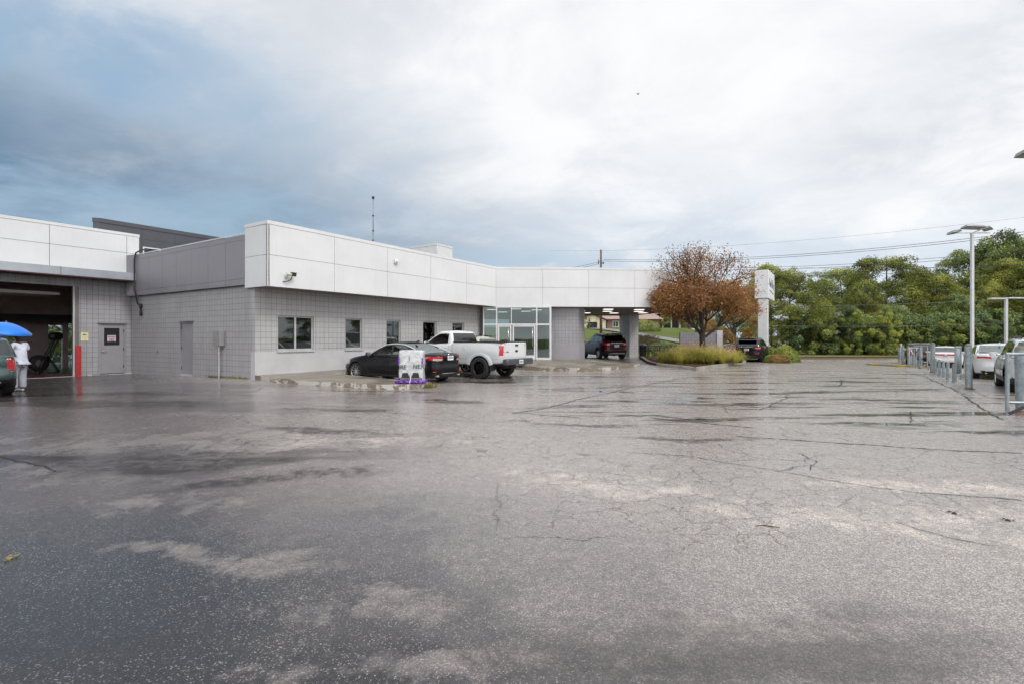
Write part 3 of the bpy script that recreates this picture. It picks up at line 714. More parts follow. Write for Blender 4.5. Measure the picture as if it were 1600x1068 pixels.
def suv_spec(**k):
    S=dict(L=4.68,W=1.86,H=1.68,R=.355,fw=.92,rw=3.65,rim=.24,tw=.235,spokes=5,style='wide',under=.26,belt=1.06,
      low=[(0,.86,.34,4.50),(.05,.95,.15,4.60),(.2,.985,.04,4.67),(.36,.998,0,4.68),(.55,1.0,0,4.64),(.72,.985,.03,4.65),(.88,.955,.12,4.64),(.96,.91,.2,4.60),(1,.85,.3,4.54)],
      zb=[(0,.30),(.6,.26),(4.1,.26),(4.68,.34)],zt=[(0,.86),(.3,.97),(1.0,1.05),(1.4,1.08),(2.6,1.09),(3.9,1.13),(4.68,1.14)],
      wl=[(0,.90),(.10,.96),(.25,1.0),(.8,1.0),(.94,.97),(1,.94)],n1=6,
      zb2=[(0,1.03),(4.6,1.08)],zt2=[(1.2,1.58),(2.2,1.605),(3.0,1.625),(3.8,1.60),(4.5,1.55)],
      up=[(0,.915,1.22,4.62),(.25,.885,1.5,4.54),(.55,.845,1.84,4.42),(.8,.80,2.1,4.31),(.93,.765,2.26,4.25),(.985,.72,2.4,4.14),(1,.66,2.55,4.02)],n2=10,crown2=.055,
      dlo=[(1.58,1.08),(2.05,1.36),(2.32,1.51),(3.0,1.545),(3.7,1.53),(4.12,1.47),(4.22,1.32),(4.1,1.16),(3.2,1.11)],
      win=[[(1.68,1.10),(2.07,1.34),(2.34,1.485),(2.66,1.50),(2.70,1.115)],[(2.77,1.12),(2.74,1.505),(3.42,1.50),(3.52,1.14)],[(3.60,1.15),(3.50,1.495),(4.02,1.455),(4.12,1.32),(4.02,1.19)]],
      chrome=None,gmid=3.0,rwz=(1.14,1.53),fwz=(1.10,1.55),rwm=.07,cab=(1.4,4.3),seats=(2.35,3.2),seatz=1.22,mirror=(1.72,1.10),
      gaps=[[(1.55,1.04),(1.50,.6),(1.62,.42)],[(2.74,1.10),(2.72,.6),(2.74,.42)],[(3.50,1.12),(3.50,.9),(3.30,.6),(3.26,.45)],[(1.62,.41),(3.26,.44)]],handles=[(2.5,.98),(3.34,1.0)],platez=.88,badge=.17,fin=3.9,rails=[(2.3,4.05)],res=.03)
    def low(ax,s,z,nn,part,x):
        if part=='side':
            if z<.46+(.03 if s>4.3 else 0): return 'lower_trim'
            for w in (S['fw'],S['rw']):
                if math.hypot(s-w,z-S['R'])<S['R']+.055+.07 and ax>.7: return 'lower_trim'
            t=S.get('tail',(4.25,.92,1.06,.45))
            if s>t[0] and t[1]<z<t[2] and ax>t[3]: return 'tail_light'
            if s<.5 and .74<z<.88 and ax>.45: return 'head_light'
            if s<.2 and ax<.45 and .5<z<.85: return 'lower_trim'
        return 'body'
    S['lowcls']=low; S.update(k); return S
def truck_spec(**k):
    S=dict(L=5.62,W=1.98,H=1.95,R=.425,fw=1.0,rw=4.50,rim=.265,tw=.30,spokes=8,style='thin',under=.50,belt=1.32,gap=.075,inset=-.03,
      low=[(0,.90,.20,5.50),(.06,.955,.08,5.56),(.3,.985,.02,5.60),(.55,1.0,0,5.61),(.8,.985,.02,5.62),(.92,.965,.06,5.62),(.975,.95,.12,5.61),(1,.925,.2,5.595)],
      zb=[(0,.52),(1,.55),(4,.55),(5.62,.62)],zt=[(0,1.10),(.2,1.18),(1.2,1.24),(1.6,1.30),(3.05,1.34),(3.12,1.405),(5.62,1.43)],
      wl=[(0,.93),(.06,.97),(.2,1.0),(.8,1.0),(1,.985)],n1=11,crown1=.02,
      zb2=[(0,1.27),(3.2,1.30)],zt2=[(1.2,1.86),(2.2,1.885),(3.0,1.88)],
      up=[(0,.935,1.36,3.10),(.3,.90,1.66,3.085),(.6,.86,1.97,3.04),(.82,.82,2.18,2.98),(.94,.78,2.32,2.90),(.99,.73,2.45,2.80),(1,.66,2.55,2.7)],n2=12,crown2=.025,
      dlo=[(1.66,1.33),(2.02,1.60),(2.34,1.765),(2.80,1.785),(2.86,1.74),(2.86,1.40),(2.82,1.36)],
      win=[[(1.74,1.35),(2.04,1.59),(2.36,1.745),(2.78,1.765),(2.84,1.72),(2.84,1.41),(2.80,1.375)]],
      chrome=None,gmid=2.6,rwz=(1.41,1.80),fwz=(1.34,1.84),rwm=.085,cab=(1.5,3.0),seats=(2.6,),seatz=1.5,mirror=(1.80,1.38),
      gaps=[[(1.60,1.28),(1.56,.8),(1.62,.62)],[(2.92,1.34),(2.92,.62)],[(3.13,1.42),(3.13,.62)],[(1.62,.615),(2.92,.615)]],handles=[(2.74,1.20)],platez=None,fin=None,res=.03,nv=36)
    def low(ax,s,z,nn,part,x):
        if part=='side':
            if s>5.40 and .93<z<1.30 and ax>.83: return 'tail_light'
            if s<.3 and .85<z<1.08 and ax>.6: return 'head_light'
            if s<.15 and ax<.6 and .8<z<1.1: return 'lower_trim'
        elif s>3.2 and s<5.52: 
            if ax<.86: return 'bed_liner'
        return 'body'
    def capz(x,s,z):
        if 3.20<s<5.50 and abs(x)<.84: return z-.48
        return z
    S['lowcls']=low; S['capz']=capz; S.update(k); return S
# ================================================================== GROUND
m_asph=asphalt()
def grid(name, x0,x1,y0,y1,st,zf,mat,kind='structure',skip=None):
    xs=[x0+i*st for i in range(int((x1-x0)/st)+1)]; ys=[y0+i*st for i in range(int((y1-y0)/st)+1)]
    v=[(x,y,zf(x,y)) for y in ys for x in xs]; n=len(xs); f=[]
    for j in range(len(ys)-1):
        for i in range(n-1):
            if skip and skip((xs[i]+xs[i+1])/2,(ys[j]+ys[j+1])/2): continue
            f.append((j*n+i,j*n+i+1,(j+1)*n+i+1,(j+1)*n+i))
    m=MB(); m.add(v,f); o=m.build(name,mat,None,True); tag(o,kind=kind); return o
LOTEND=47.5
def inpoly(x,y,P):
    c=False; n=len(P); j=n-1
    for i in range(n):
        if (P[i][1]>y)!=(P[j][1]>y) and x<(P[j][0]-P[i][0])*(y-P[i][1])/(P[j][1]-P[i][1])+P[i][0]: c=not c
        j=i
    return c
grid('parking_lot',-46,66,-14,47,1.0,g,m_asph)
def sst(x,a,b):
    t=max(0,min(1,(x-a)/(b-a))); return t*t*(3-2*t)
def hill(x,y):
    base=g(max(-45,min(65,x)),max(-13,min(60,y)))-.12
    if y>45:
        r=x/max(y,1)
        h=sst(y,45,76)*3.0*(1-sst(r,.34,.40))*sst(r,-.3,-.1)
        base=-.45-.05 if r>.40 else base*(1-sst(y,45,60))+(-.3)*sst(y,45,60)
        base=max(base,-.5)
        h2=sst(y,58,120)*4
        base+=h+h2*.3
    return base
m_grass=grassmat('lawn_grass',(.115,.150,.028),(.085,.120,.026),(.17,.175,.050))
def hz(x,y):
    if abs(x)>115 or y>165 or y<-75: return -.7 if y<0 else 1.0
    return hill(x,y)
hx=[-700,-250]+[-116+4*i for i in range(59)]+[250,700]; hy=[-700,-250]+[-76+4*i for i in range(30)]+[44+2*i for i in range(30)]+[106+6*i for i in range(10)]+[250,700]
m=MB(); nx=len(hx); m.add([(x,y,hz(x,y)) for y in hy for x in hx],[(j*nx+i,j*nx+i+1,(j+1)*nx+i+1,(j+1)*nx+i) for j in range(len(hy)-1) for i in range(nx-1)])
tag(m.build('grass_ground',m_grass,None,True),kind='structure')
def sheet(name, pts, mat, lift=.006, n=14, zf=None, kind='structure'):
    """ribbon between paired points (left,right), draped on the ground"""
    zf=zf or g; m=MB(); v=[]; f=[]
    for (a,b) in pts:
        for k in range(n+1): x=a[0]+(b[0]-a[0])*k/n; y=a[1]+(b[1]-a[1])*k/n; v.append((x,y,zf(x,y)+lift))
    for j in range(len(pts)-1):
        for k in range(n): i=j*(n+1)+k; f.append((i,i+1,i+n+2,i+n+1))
    m.add(v,f); return tag(m.build(name,mat,None,True),kind=kind)
# street climbing past the lawn
m_street=concrete('street_concrete',(.27,.265,.26),.3)
st=[]
for i in range(24):
    t=i/23; cx=15.2+16*t; cy=47.6+28*t; st.append(((cx-1.2,cy+.9),(cx+1.6,cy-1.0)))
sheet('street',st,m_street,.10,6,hill)
dr=[]
for i in range(20):
    t=i/19; cx=20.6-9*t; cy=58+16*t; dr.append(((cx-.7,cy-.6),(cx+.7,cy+.6)))
sheet('driveway',dr,m_street,.13,4,hill)
# far kerb of the lot with brown verge strip
m_kerb=concrete('kerb_concrete',(.42,.40,.36),.5); m_verge=grassmat('verge_litter',(.16,.115,.085),(.13,.10,.075),(.22,.17,.12))
def kerbline(name,pts,w,h,mat,zf=None,base=-.1):
    zf=zf or g; m=MB(); k=0; P=[Vector((p[0],p[1],0)) for p in pts]; Q=[]
    for a,b in zip(P,P[1:]):
        n_=max(1,int((b-a).length/.5))
        for i in range(n_): Q.append(a.lerp(b,i/n_))
    Q.append(P[-1]); v=[]
    for i,p in enumerate(Q):
        d=(Q[min(i+1,len(Q)-1)]-Q[max(i-1,0)]).normalized(); nn=Vector((-d.y,d.x,0)); z=zf(p.x,p.y)
        for (o,hh) in ((0,base),(0,h-.015),(.015,h),(w,h),(w,base)): q=p+nn*o; v.append((q.x,q.y,z+hh))
    f=[]
    for i in range(len(Q)-1):
        for j in range(4): a=i*5+j; f.append((a,a+1,a+6,a+5))
    f.append((0,1,2,3,4)); f.append(tuple((len(Q)-1)*5+j for j in range(5)))
    m.add(v,f); return tag(m.build(name,mat,None,False),kind='structure')
kerbline('kerb',[(46,46.6),(33,46.6),(26.5,46.2),(24.5,44.6)],.18,.14,m_kerb)
sheet('verge',[((66,46.9),(66,52.5)),((46,46.9),(46,52.5)),((33,46.9),(33,52.5)),((26.5,46.5),(26.5,52.5)),((24.6,45.0),(24,49.4))],m_verge,.06,5)
m_dry=grassmat('dry_strip_grass',(.20,.17,.065),(.16,.15,.05),(.30,.24,.12))
sheet('grass_strip',[((66,52.2),(66,64)),((46,52.2),(46,64)),((33,52.2),(33,64)),((27,52.2),(27,64))],m_dry,.14,12)
m_yel=kerbpaint('yellow_kerb_paint',(.50,.33,.03),(.30,.27,.2))
kerbline('kerb',[(26.2,31.9),(25.2,33.4),(24.9,36.0)][::-1],.16,.13,m_yel)
# narrow tar-filled joints and open cracks in the lot surface
m_crack=M_('open_crack',(.014,.013,.013),.7); m_moss=M_('crack_moss',(.045,.05,.022),.8)
def crack(pts,w,seed,mat,name='pavement_crack'):
    rnd=random.Random(seed); v=[]; f=[]; Q=[]
    P=[Vector((p[0],p[1],0)) for p in pts]
    for a,b in zip(P,P[1:]):
        n_=max(2,int((b-a).length/.06))
        for i in range(n_): Q.append(a.lerp(b,i/n_))
    Q.append(P[-1]); off=0
    for i,p in enumerate(Q):
        d=(Q[min(i+1,len(Q)-1)]-Q[max(i-1,0)]).normalized(); nn=Vector((-d.y,d.x,0)); off=off*.90+rnd.uniform(-.022,.022); p=p+nn*off; ww=w*rnd.uniform(.35,1.2)*.5
        for s_ in (-1,1): q=p+nn*ww*s_; v.append((q.x,q.y,g(q.x,q.y)+.005))
    for i in range(len(Q)-1): f.append((2*i,2*i+1,2*i+3,2*i+2))
    m=MB(); m.add(v,f); return m
def px(x,y,z=0.0):                                          # photo pixel on the ground plane
    Y=(1.6-z)*800/(y-527.5); return ((x-800)/800*Y, Y)
cm=MB()
for i,(pp,w) in enumerate([([px(1390,572),px(1445,585),px(1470,598),px(1500,612),px(1530,634),px(1562,655)],.05),
        ([px(800,646),px(860,636),px(930,618),px(1000,603),px(1060,592)],.045),([px(800,644),px(905,653)],.035),([px(1150,681),px(1300,692),px(1450,702),px(1598,708)],.035),
        ([px(1302,627),px(1460,637),px(1500,639)],.03),([px(968,621),px(1100,627),px(1180,636)],.03),([px(1015,652),px(1130,664),px(1180,668)],.045),
        ([px(1307,603),px(1316,597),px(1312,593),px(1318,590)],.05),([px(1185,640),px(1222,623),px(1235,616)],.03),([px(1424,643),px(1428,660)],.03),
        ([px(980,707),px(1080,714),px(1240,740),px(1370,762),px(1598,782)],.016),([px(1245,707),px(1275,720),px(1270,735)],.012),
        ([px(1400,816),px(1480,838),px(1560,850)],.010),([px(0,712),px(40,722),px(90,735)],.03),
        ([px(590,640),px(680,655),px(800,660)],.014),([px(1500,600),px(1545,620)],.02)]):
    q=crack(pp,w,i,None); cm.add(q.v,q.f)
tag(cm.build('pavement_crack',m_crack),kind='structure')
# small litter on the asphalt: twigs and leaf scraps
def litter(name,label,cat,p,M,mat,kind,group=None):
    m=MB()
    if kind=='twig': m.tube([(-.09,0,.008),(-.02,.008,.012),(.05,-.004,.010),(.10,.004,.006)],[.003,.005,.005,.002],6)
    else:
        for k in range(9):
            a=k*.9; r=.02+.010*(k%3); m.add([(r*math.cos(a),r*math.sin(a),.003+.003*(k%4)),(1.7*r*math.cos(a+.3),1.6*r*math.sin(a+.3),.012),(r*math.cos(a+.8),r*math.sin(a+.8),.004)],[(0,1,2)])
        m.lathe([(0,.012),(.016,.008),(.02,0)],8)
    o=m.build(name,mat); o.location=(p[0],p[1],g(*p)+.002); o.rotation_euler=(0,0,M); return tag(o,label,cat,group)
m_twig=M_('dead_twig',(.05,.035,.025),.8); m_moss2=M_('yellow_moss',(.26,.20,.06),.9)
litter('twig','dark twig lying on the pale dry asphalt band','twig',px(1199,824),R(-12),m_twig,'twig')
litter('leaf_scrap','small brown leaf scrap alone on the asphalt at the right','leaf',px(1491,802),.4,m_twig,'leaf')
litter('leaf_scrap','dark curled leaf near the right edge, just below the brown scrap','leaf',px(1575,813),1.4,m_twig,'leaf')
litter('moss_tuft','yellow moss tuft growing from the asphalt at the left edge','moss',px(16,873),.2,m_moss2,'leaf')
rnd=random.Random(5)
# ================================================================== WALKWAYS
WK=[(-8.94,17.8,.31),(-7.75,16.9,.285),(-6.3,16.3,.225),(-4.0,15.7,.185),(-2.9,16.1,.18),(-1.6,28.5,.38),(2,28.5,.38),(4,24,.22),(6.8,28,.2),(-4,22,.33),(-6,20.5,.32),(0,26,.36),(3.8,28.8,.38),(2,24,.24),(5,25,.2)]
def wk(x,y): return idw(WK,x,y,.8)
m_walk=concrete('wet_walk_concrete',(.33,.29,.235),.75); m_kp=kerbpaint('worn_white_kerb_paint',(.50,.485,.45),(.20,.165,.125))
def slab(name,poly,zf,mat,sidemat,depth=.3):
    P=[Vector((p[0],p[1],0)) for p in poly]; Q=[]
    for a,b in zip(P,P[1:]+P[:1]):
        n_=max(1,int((b-a).length/.5))
        for i in range(n_): Q.append(a.lerp(b,i/n_))
    from mathutils.geometry import delaunay_2d_cdt
    pts=[Vector((p.x,p.y)) for p in Q]; nq=len(pts); ed=[(a,(a+1)%nq) for a in range(nq)]; PL=[(p.x,p.y) for p in Q]
    x0,x1=min(p.x for p in Q),max(p.x for p in Q); y0,y1=min(p.y for p in Q),max(p.y for p in Q); xx=x0
    while xx<x1:
        yy=y0
        while yy<y1:
            if inpoly(xx,yy,PL) and snap(xx,yy,PL)[1]>.25: pts.append(Vector((xx,yy)))
            yy+=.8
        xx+=.8
    rv_,re_,rf_,_,_,_=delaunay_2d_cdt(pts,ed,[],1,1e-5)
    m=MB(); m.add([(v.x,v.y,zf(v.x,v.y)) for v in rv_],[tuple(f) for f in rf_ if inpoly(sum(rv_[a].x for a in f)/len(f),sum(rv_[a].y for a in f)/len(f),PL)])
    o=tag(m.build(name,mat),kind='structure')
    k=MB(); n_=len(Q)
    for q in Q: k.v.append((q.x,q.y,zf(q.x,q.y)+.001)); k.v.append((q.x,q.y,zf(q.x,q.y)-depth))
    for i in range(n_): j=(i+1)%n_; k.f.append((2*i,2*j,2*j+1,2*i+1))
    tag(k.build('kerb_face',sidemat),kind='structure'); return o
def wp(a,b): p=W(a,b); return (p.x,p.y)
slab('walkway',[wp(0.0,0),(-8.62,17.55),(-7.85,16.88),(-6.35,16.25),(-5.0,15.88),(-4.0,15.62),(-3.2,15.68),(-2.75,15.98),(-2.62,16.45),(-2.85,16.85),(-6.55,18.75),wp(3.3,-1.05),wp(6,-1.0),wp(9,-1.0),wp(12.2,-1.0),(-1.2,25.6),(.6,24.4),(3.0,23.6),(4.2,23.9),(6.9,27.6),(7.1,28.4),(6.2,29.6),(3.9,30.2),(2.2,29.2),(2.1,28.62),(-1.55,28.62),wp(13.1,0)],wk,m_walk,m_kp)
# ================================================================== DEALERSHIP
BL=empty('dealership_building',(CX,CY,0),ROT,'long white-panelled showroom and garage with grey scored block walls and a drive-through canopy','building')
def part(m,name,mat,smooth=False,parent=None,auto=None,local=True):
    """m in a/b/z coordinates (building frame)"""
    return m.build(name,mat,parent or BL,smooth,auto=auto)
def wallwith(m, a0,a1,z0,z1,b,th,holes,axis='a'):
    """wall in plane b (thickness towards +b), rectangular holes (a0,a1,z0,z1)"""
    xs=sorted(set([a0,a1]+[h[0] for h in holes]+[h[1] for h in holes])); zs=sorted(set([z0,z1]+[h[2] for h in holes]+[h[3] for h in holes]))
    for x0,x1 in zip(xs,xs[1:]):
        for y0,y1 in zip(zs,zs[1:]):
            cx,cy=(x0+x1)/2,(y0+y1)/2
            if any(h[0]<cx<h[1] and h[2]<cy<h[3] for h in holes): continue
            if axis=='a': m.box(x0,x1,b,b+th,y0,y1)
            else: m.box(b,b+th,x0,x1,y0,y1)
def weld(o):
    bm=bmesh.new(); bm.from_mesh(o.data); bmesh.ops.remove_doubles(bm,verts=bm.verts,dist=.0005)
    seen={};
    for f in list(bm.faces):                               # drop interior face pairs
        k=tuple(sorted(v.index for v in f.verts)); seen.setdefault(k,[]).append(f)
    bmesh.ops.delete(bm,geom=[f for fs in seen.values() if len(fs)>1 for f in fs],context='FACES_ONLY')
    bmesh.ops.recalc_face_normals(bm,faces=bm.faces); bm.to_mesh(o.data); bm.free(); return o
D0=1.0
def aof(px_,bb=0.0):                                        # a-coordinate where a photo column meets the plane b=bb
    r=(px_-800)/800; x0=CX+bb*DB.x; y0=CY+bb*DB.y; return (r*y0-x0)/(DA.x-r*DA.y)
def bof(px_,aa=0.0):
    r=(px_-800)/800; x0=CX+aa*DA.x; y0=CY+aa*DA.y; return (r*y0-x0)/(DB.x-r*DB.y)
# facade A
zpar=1.11; zs=1.15; zt_=2.40
wins=[(aof(434),aof(490)),(aof(540),aof(566)),(aof(604),aof(626)),(aof(661),aof(682)),(aof(707),aof(725))]
AE=aof(755)
holes=[(a,b,zs,zt_) for (a,b) in wins]
m=MB(); wallwith(m,.0,AE,zpar,3.40,0,.25,[(a,b,zpar-.01 if False else zs,zt_) for a,b in wins]); weld(part(m,'facade_wall',m_blkA))
m=MB(); m.box(-.0,AE,-.004,.25,.15,zpar); m.box(.0,AE,-.02,-.004,.1,.33); part(m,'parged_base',m_parge)
for (a,b) in wins:
    f=MB(); t=.05; d0,d1=.06,.13
    f.box(a,a+t,d0,d1,zs,zt_); f.box(b-t,b,d0,d1,zs,zt_); f.box(a+t,b-t,d0,d1,zt_-t,zt_); f.box(a+t,b-t,d0,d1,zs,zs+t)
    if b-a>1.2: c=(a+b)/2; f.box(c-.035,c+.035,d0,d1,zs+t,zt_-t)
    w=part(f,'window',m_winframe)
    s=MB(); s.bbox(a-.04,b+.04,-.05,.06,zs-.075,zs,.006); part(s,'sill',m_winframe,parent=w)
    p=MB(); p.box(a+t,b-t,.09,.10,zs+t,zt_-t); part(p,'pane',m_winglass,parent=w)
    k=MB(); k.box(a-.1,b+.1,.6,.62,zs-.1,zt_+.1); part(k,'blind',M_('drawn_blind',(.06,.065,.062),.7),parent=w)
# side wall B (a = 0 plane), from b=0 to b=BB
BB=9.75
db0,db1=bof(302),bof(281)
m=MB(); wallwith(m,.252,BB,-.1,3.60,0.002,.25,[(db0,db1,-.1,2.29)],'b'); weld(part(m,'side_wall',m_blkB))
d=MB(); d.bbox(.05,.10,db0+.05,db1-.05,.16,2.18,.004); door=part(d,'door',m_greypaint)
f=MB(); f.box(-.005,.14,db0,db0+.05,.1,2.18); f.box(-.005,.14,db1-.05,db1,.1,2.18); f.box(-.005,.14,db0,db1,2.18,2.23); f.box(-.07,.14,db0-.04,db1+.04,2.235,2.29); part(f,'door_frame',m_greypaint,parent=door)
h=MB()
for z in (.4,1.2,2.0): h.box(.035,.056,db1-.075,db1-.045,z-.06,z+.06)
part(h,'hinge',m_black,parent=door)
m=MB(); m.box(.0,.25,db0-.01,db1+.01,-.1,.155); part(m,'threshold',m_parge,parent=door)
# garage wall C (plane b = BB, facing -b)
gd0,gd1=aof(196.5,BB),aof(154.5,BB); gj=aof(116.5,BB)
H0=3.74
m=MB(); wallwith(m,-9.5,0.0,-.12,4.2,BB,.25,[(min(gd0,gd1),max(gd0,gd1),-.12,2.29),(-7.2,gj,-.12,H0)]); weld(part(m,'garage_wall',m_blkC))
a0,a1=min(gd0,gd1),max(gd0,gd1)
d=MB(); d.bbox(a0+.06,a1-.06,BB+.03,BB+.075,.06,2.16,.004); door=part(d,'door',m_greypaint)
f=MB(); f.box(a0,a0+.06,BB-.005,BB+.13,-.05,2.16); f.box(a1-.06,a1,BB-.005,BB+.13,-.05,2.16); f.box(a0,a1,BB-.005,BB+.13,2.16,2.22); f.box(a0-.05,a1+.05,BB-.07,BB+.1,2.225,2.29); part(f,'door_frame',m_greypaint,parent=door)
wa0,wa1=aof(163,BB),aof(187,BB)
p=MB(); p.box(wa0,wa1,BB+.022,BB+.028,1.28,2.02); part(p,'window',m_tint if False else M_('dark_door_glass',(.02,.022,.022),.08),parent=door)
h=MB(); h.tube([(a0+.13,BB+.03,1.02),(a0+.13,BB-.03,1.02)],.025,10); h.tube([(a0+.13,BB-.03,1.02),(a0+.27,BB-.035,1.015)],.012,8); part(h,'handle',m_chrome,True,door)
h=MB()
for z in (.35,1.1,1.9): h.box(a1-.085,a1-.055,BB+.01,BB+.032,z-.06,z+.06)
part(h,'hinge',m_black,parent=door)
m=MB(); m.box(a0-.4,a1+.3,BB-.06,BB-.002,-.12,.03); part(m,'sill_slab',m_parge)
# jamb of the big opening
j=MB(); j.box(gj,gj+.14,BB-.03,BB+.3,-.1,H0); part(j,'door_jamb',M_('jamb_steel',(.16,.14,.14),.5)); j=MB(); j.box(gj-.05,gj,BB-.02,BB+.05,-.1,H0); part(j,'door_jamb_edge',m_parge)
# garage interior
m_gwall=M_('garage_wall_paint',(.62,.50,.49),.75,0,.15,1.0); m_gfloor=M_('garage_floor',(.09,.06,.055),.55,0,.3,1.5)
gi=MB(); gi.box(-9.4,1.5,BB+.25,BB+9.2,-.14,-.10); part(gi,'garage_floor',m_gfloor)
gi=MB(); gi.box(-9.4,1.5,BB+.25,BB+9.2,4.3,4.4); part(gi,'garage_ceiling',m_gwall)
gb=BB+8.6
gi=MB(); gi.box(1.3,1.5,BB+.25,gb,-.1,4.3); gi.box(-9.5,-9.3,BB+.25,gb,-.1,4.3)
wallwith(gi,-9.3,1.3,-.1,4.3,gb,.2,[(-2.35,-1.75,.9,2.3),(-.62,.10,-.05,2.35),(.22,.85,-.05,2.45)]); weld(part(gi,'garage_inner_wall',m_gwall))
rs=MB(); rs.box(-7.2,gj,BB+.05,BB+.23,-.1,.015); rs.box(-7.2,gj-.3,BB+.9,BB+1.02,-.1,-.09); part(rs,'red_floor_line',m_red)
rs=MB(); rs.box(-7.2,gj,BB-.02,BB+.05,-.1,.01); part(rs,'garage_sill',m_parge)
dh=MB(); dh.bbox(-6.9,gj-.2,BB+1.0,BB+3.6,3.45,3.52,.01); 
for k in range(5): dh.box(-6.9,gj-.2,BB+1.0+.5*k,BB+1.03+.5*k,3.40,3.45)
part(dh,'overhead_door',M_('overhead_door',(.42,.40,.38),.5,0,.1,2))
tr=MB(); tr.box(-3.9,.9,gb-2.2,gb-2.0,2.55,2.75); tr.box(-3.6,.9,gb-2.35,gb-2.2,2.40,2.55); part(tr,'ceiling_beam',m_dark)
gf=MB()
for (x0,x1,z0,z1) in ((-2.35,-1.75,.9,2.3),(-.62,.10,-.05,2.35),(.22,.85,-.05,2.45)):
    gf.box(x0,x0+.07,gb-.03,gb+.1,z0,z1); gf.box(x1-.07,x1,gb-.03,gb+.1,z0,z1); gf.box(x0+.07,x1-.07,gb-.03,gb+.1,z1-.08,z1)
part(gf,'inner_door_frame',m_parge)
# fascia of the garage wing: white panels with joints
FG=9.42
def panels(m, jm, p, q, cuts, zc, gap=.013, th=.02, backth=.05):
    """panels on the line p->q (building coords), cut positions along the line, heights zc; faces towards the right-hand side"""
    p=Vector(p); q=Vector(q); L_=(q-p).length; d=(q-p).normalized(); nn=Vector((d.y,-d.x))
    for u0,u1 in zip(cuts,cuts[1:]):
        for z0,z1 in zip(zc,zc[1:]):
            a=p+d*(u0+gap/2); b=p+d*(u1-gap/2); c=b-nn*th; e=a-nn*th
            m.prism([tuple(a),tuple(b),tuple(c),tuple(e)],z0+gap/2,z1-gap/2)
    a=p-nn*(th+.002); b=q-nn*(th+.002); c=b-nn*backth; e=a-nn*backth
    jm.prism([tuple(a),tuple(b),tuple(c),tuple(e)],zc[0]+.01,zc[-1]-.01)
wm=MB(); jm=MB()
gx=[-9.5]+[aof(77.3,FG)-2.62*k for k in (2,1)]+[aof(77.3,FG),aof(198,FG),.18]; gx=sorted(gx)
panels(wm,jm,(-9.5,FG),(.18,FG),[x+9.5 for x in gx],[4.42,5.34,6.10],.016)
wm.box(-9.5,.19,FG-.012,FG+.35,6.105,6.22); wm.box(.16,.18,FG+.03,FG+3,4.9,6.1)
part(wm,'garage_fascia',m_white); part(jm,'fascia_joint_backing',m_joint)
cn=MB(); j=aof(95,FG-.5); cn.box(-9.5,j-.008,FG-.52,FG+.1,4.10,4.42); cn.box(j+.008,-.12,FG-.52,FG+.1,4.10,4.42); part(cn,'entrance_canopy',m_gutter)
cn=MB(); cn.box(-9.5,-.14,FG-.5,BB,4.06,4.098); part(cn,'canopy_underside',m_redtrim)
rf=MB(); rf.box(-9.5,12,FG+.2,FG+4.2,4.9,5.0); part(rf,'garage_roof',m_char)
# grey parapet band over the side wall
gb0=.42; a_g=-.14; b_g=bof(213,a_g)
gp=MB(); jm=MB()
cuts=[0]+[ (b_g-gb0)*k/7 for k in range(1,8)]
panels(gp,jm,(a_g,b_g),(a_g,gb0),cuts,[3.44,3.66,5.02,5.20],.008,.03)
gp.prism([(a_g,b_g),(a_g+.0,b_g-.001),(a_g+.3,b_g),(a_g-.14,9.42),(a_g-.18,9.40)],3.44,5.20)
part(gp,'side_parapet',m_stucco); part(jm,'parapet_joint_backing',m_joint)
cp=MB(); cp.add([(a_g-.01,gb0,5.21),(a_g-.01,b_g,5.21),(.22,b_g,5.36),(.22,gb0,5.36),(a_g-.01,gb0,5.24),(a_g-.01,b_g,5.24),(.22,b_g,5.39),(.22,gb0,5.39)],[(0,1,2,3),(4,5,6,7),(0,1,5,4),(1,2,6,5),(2,3,7,6),(3,0,4,7)])
cp.prism([(a_g-.02,b_g+.002),(.2,b_g+.002),(.2,9.40),(a_g-.18,9.40)],5.21,lambda x,y: 5.24+.06*(x+.3)); part(cp,'parapet_cap',m_cap)
# white main fascia, A side, from the corner to the bend, then the curved canopy front
OV=-.95; a_c=-.12; zf0,zf1,zf2,zcap=3.325,4.395,5.42,5.545
Bend=aof(775,OV)
wm=MB(); jm=MB()
cutsA=[0]+[aof(x_,OV)-a_c for x_ in (522.7,605.5,673,729)]+[Bend-a_c]
panels(wm,jm,(a_c,OV),(Bend,OV),cutsA,[zf0,zf1,zf2])
panels(wm,jm,(a_c,gb0),(a_c,OV+.0),[0,gb0-OV],[zf0,zf1,zf2])
for (q0_,q1_) in ((zf0,zf1),(zf1,zf2)): wm.box(a_c,a_c+.0065,OV,OV+.0065,q0_+.0065,q1_-.0065)
P0=W(Bend,OV); 
FW=[(P0.x,P0.y),(1.72,28.65),(4.33,28.88),(6.98,29.1),(8.45,29.35),(9.65,31.6),(10.2,34.2),(10.2,37.0),(9.7,40.2)]
FL=[AB(*p) for p in FW]
for i in range(len(FL)-1):
    p,q=Vector(FL[i]),Vector(FL[i+1]); panels(wm,jm,p,q,[0,(q-p).length],[zf0,zf1,zf2])
wm.box(a_c-.003,a_c+.024,OV-.003,OV+.024,zf0-.002,zf2-.001)
part(wm,'white_fascia',m_white); part(jm,'fascia_joint_backing',m_joint)
cp=MB(); cp.prism([(a_c-.01,OV-.01),(Bend,OV-.01),(Bend-.15,OV+.3),(a_c+.25,OV+.3)],zf2+.004,zcap)
cp.prism([(a_c-.01,OV-.01),(a_c+.25,OV+.3),(a_c+.25,gb0+.02),(a_c-.01,gb0+.02)],zf2+.004,zcap)
cw=MB()
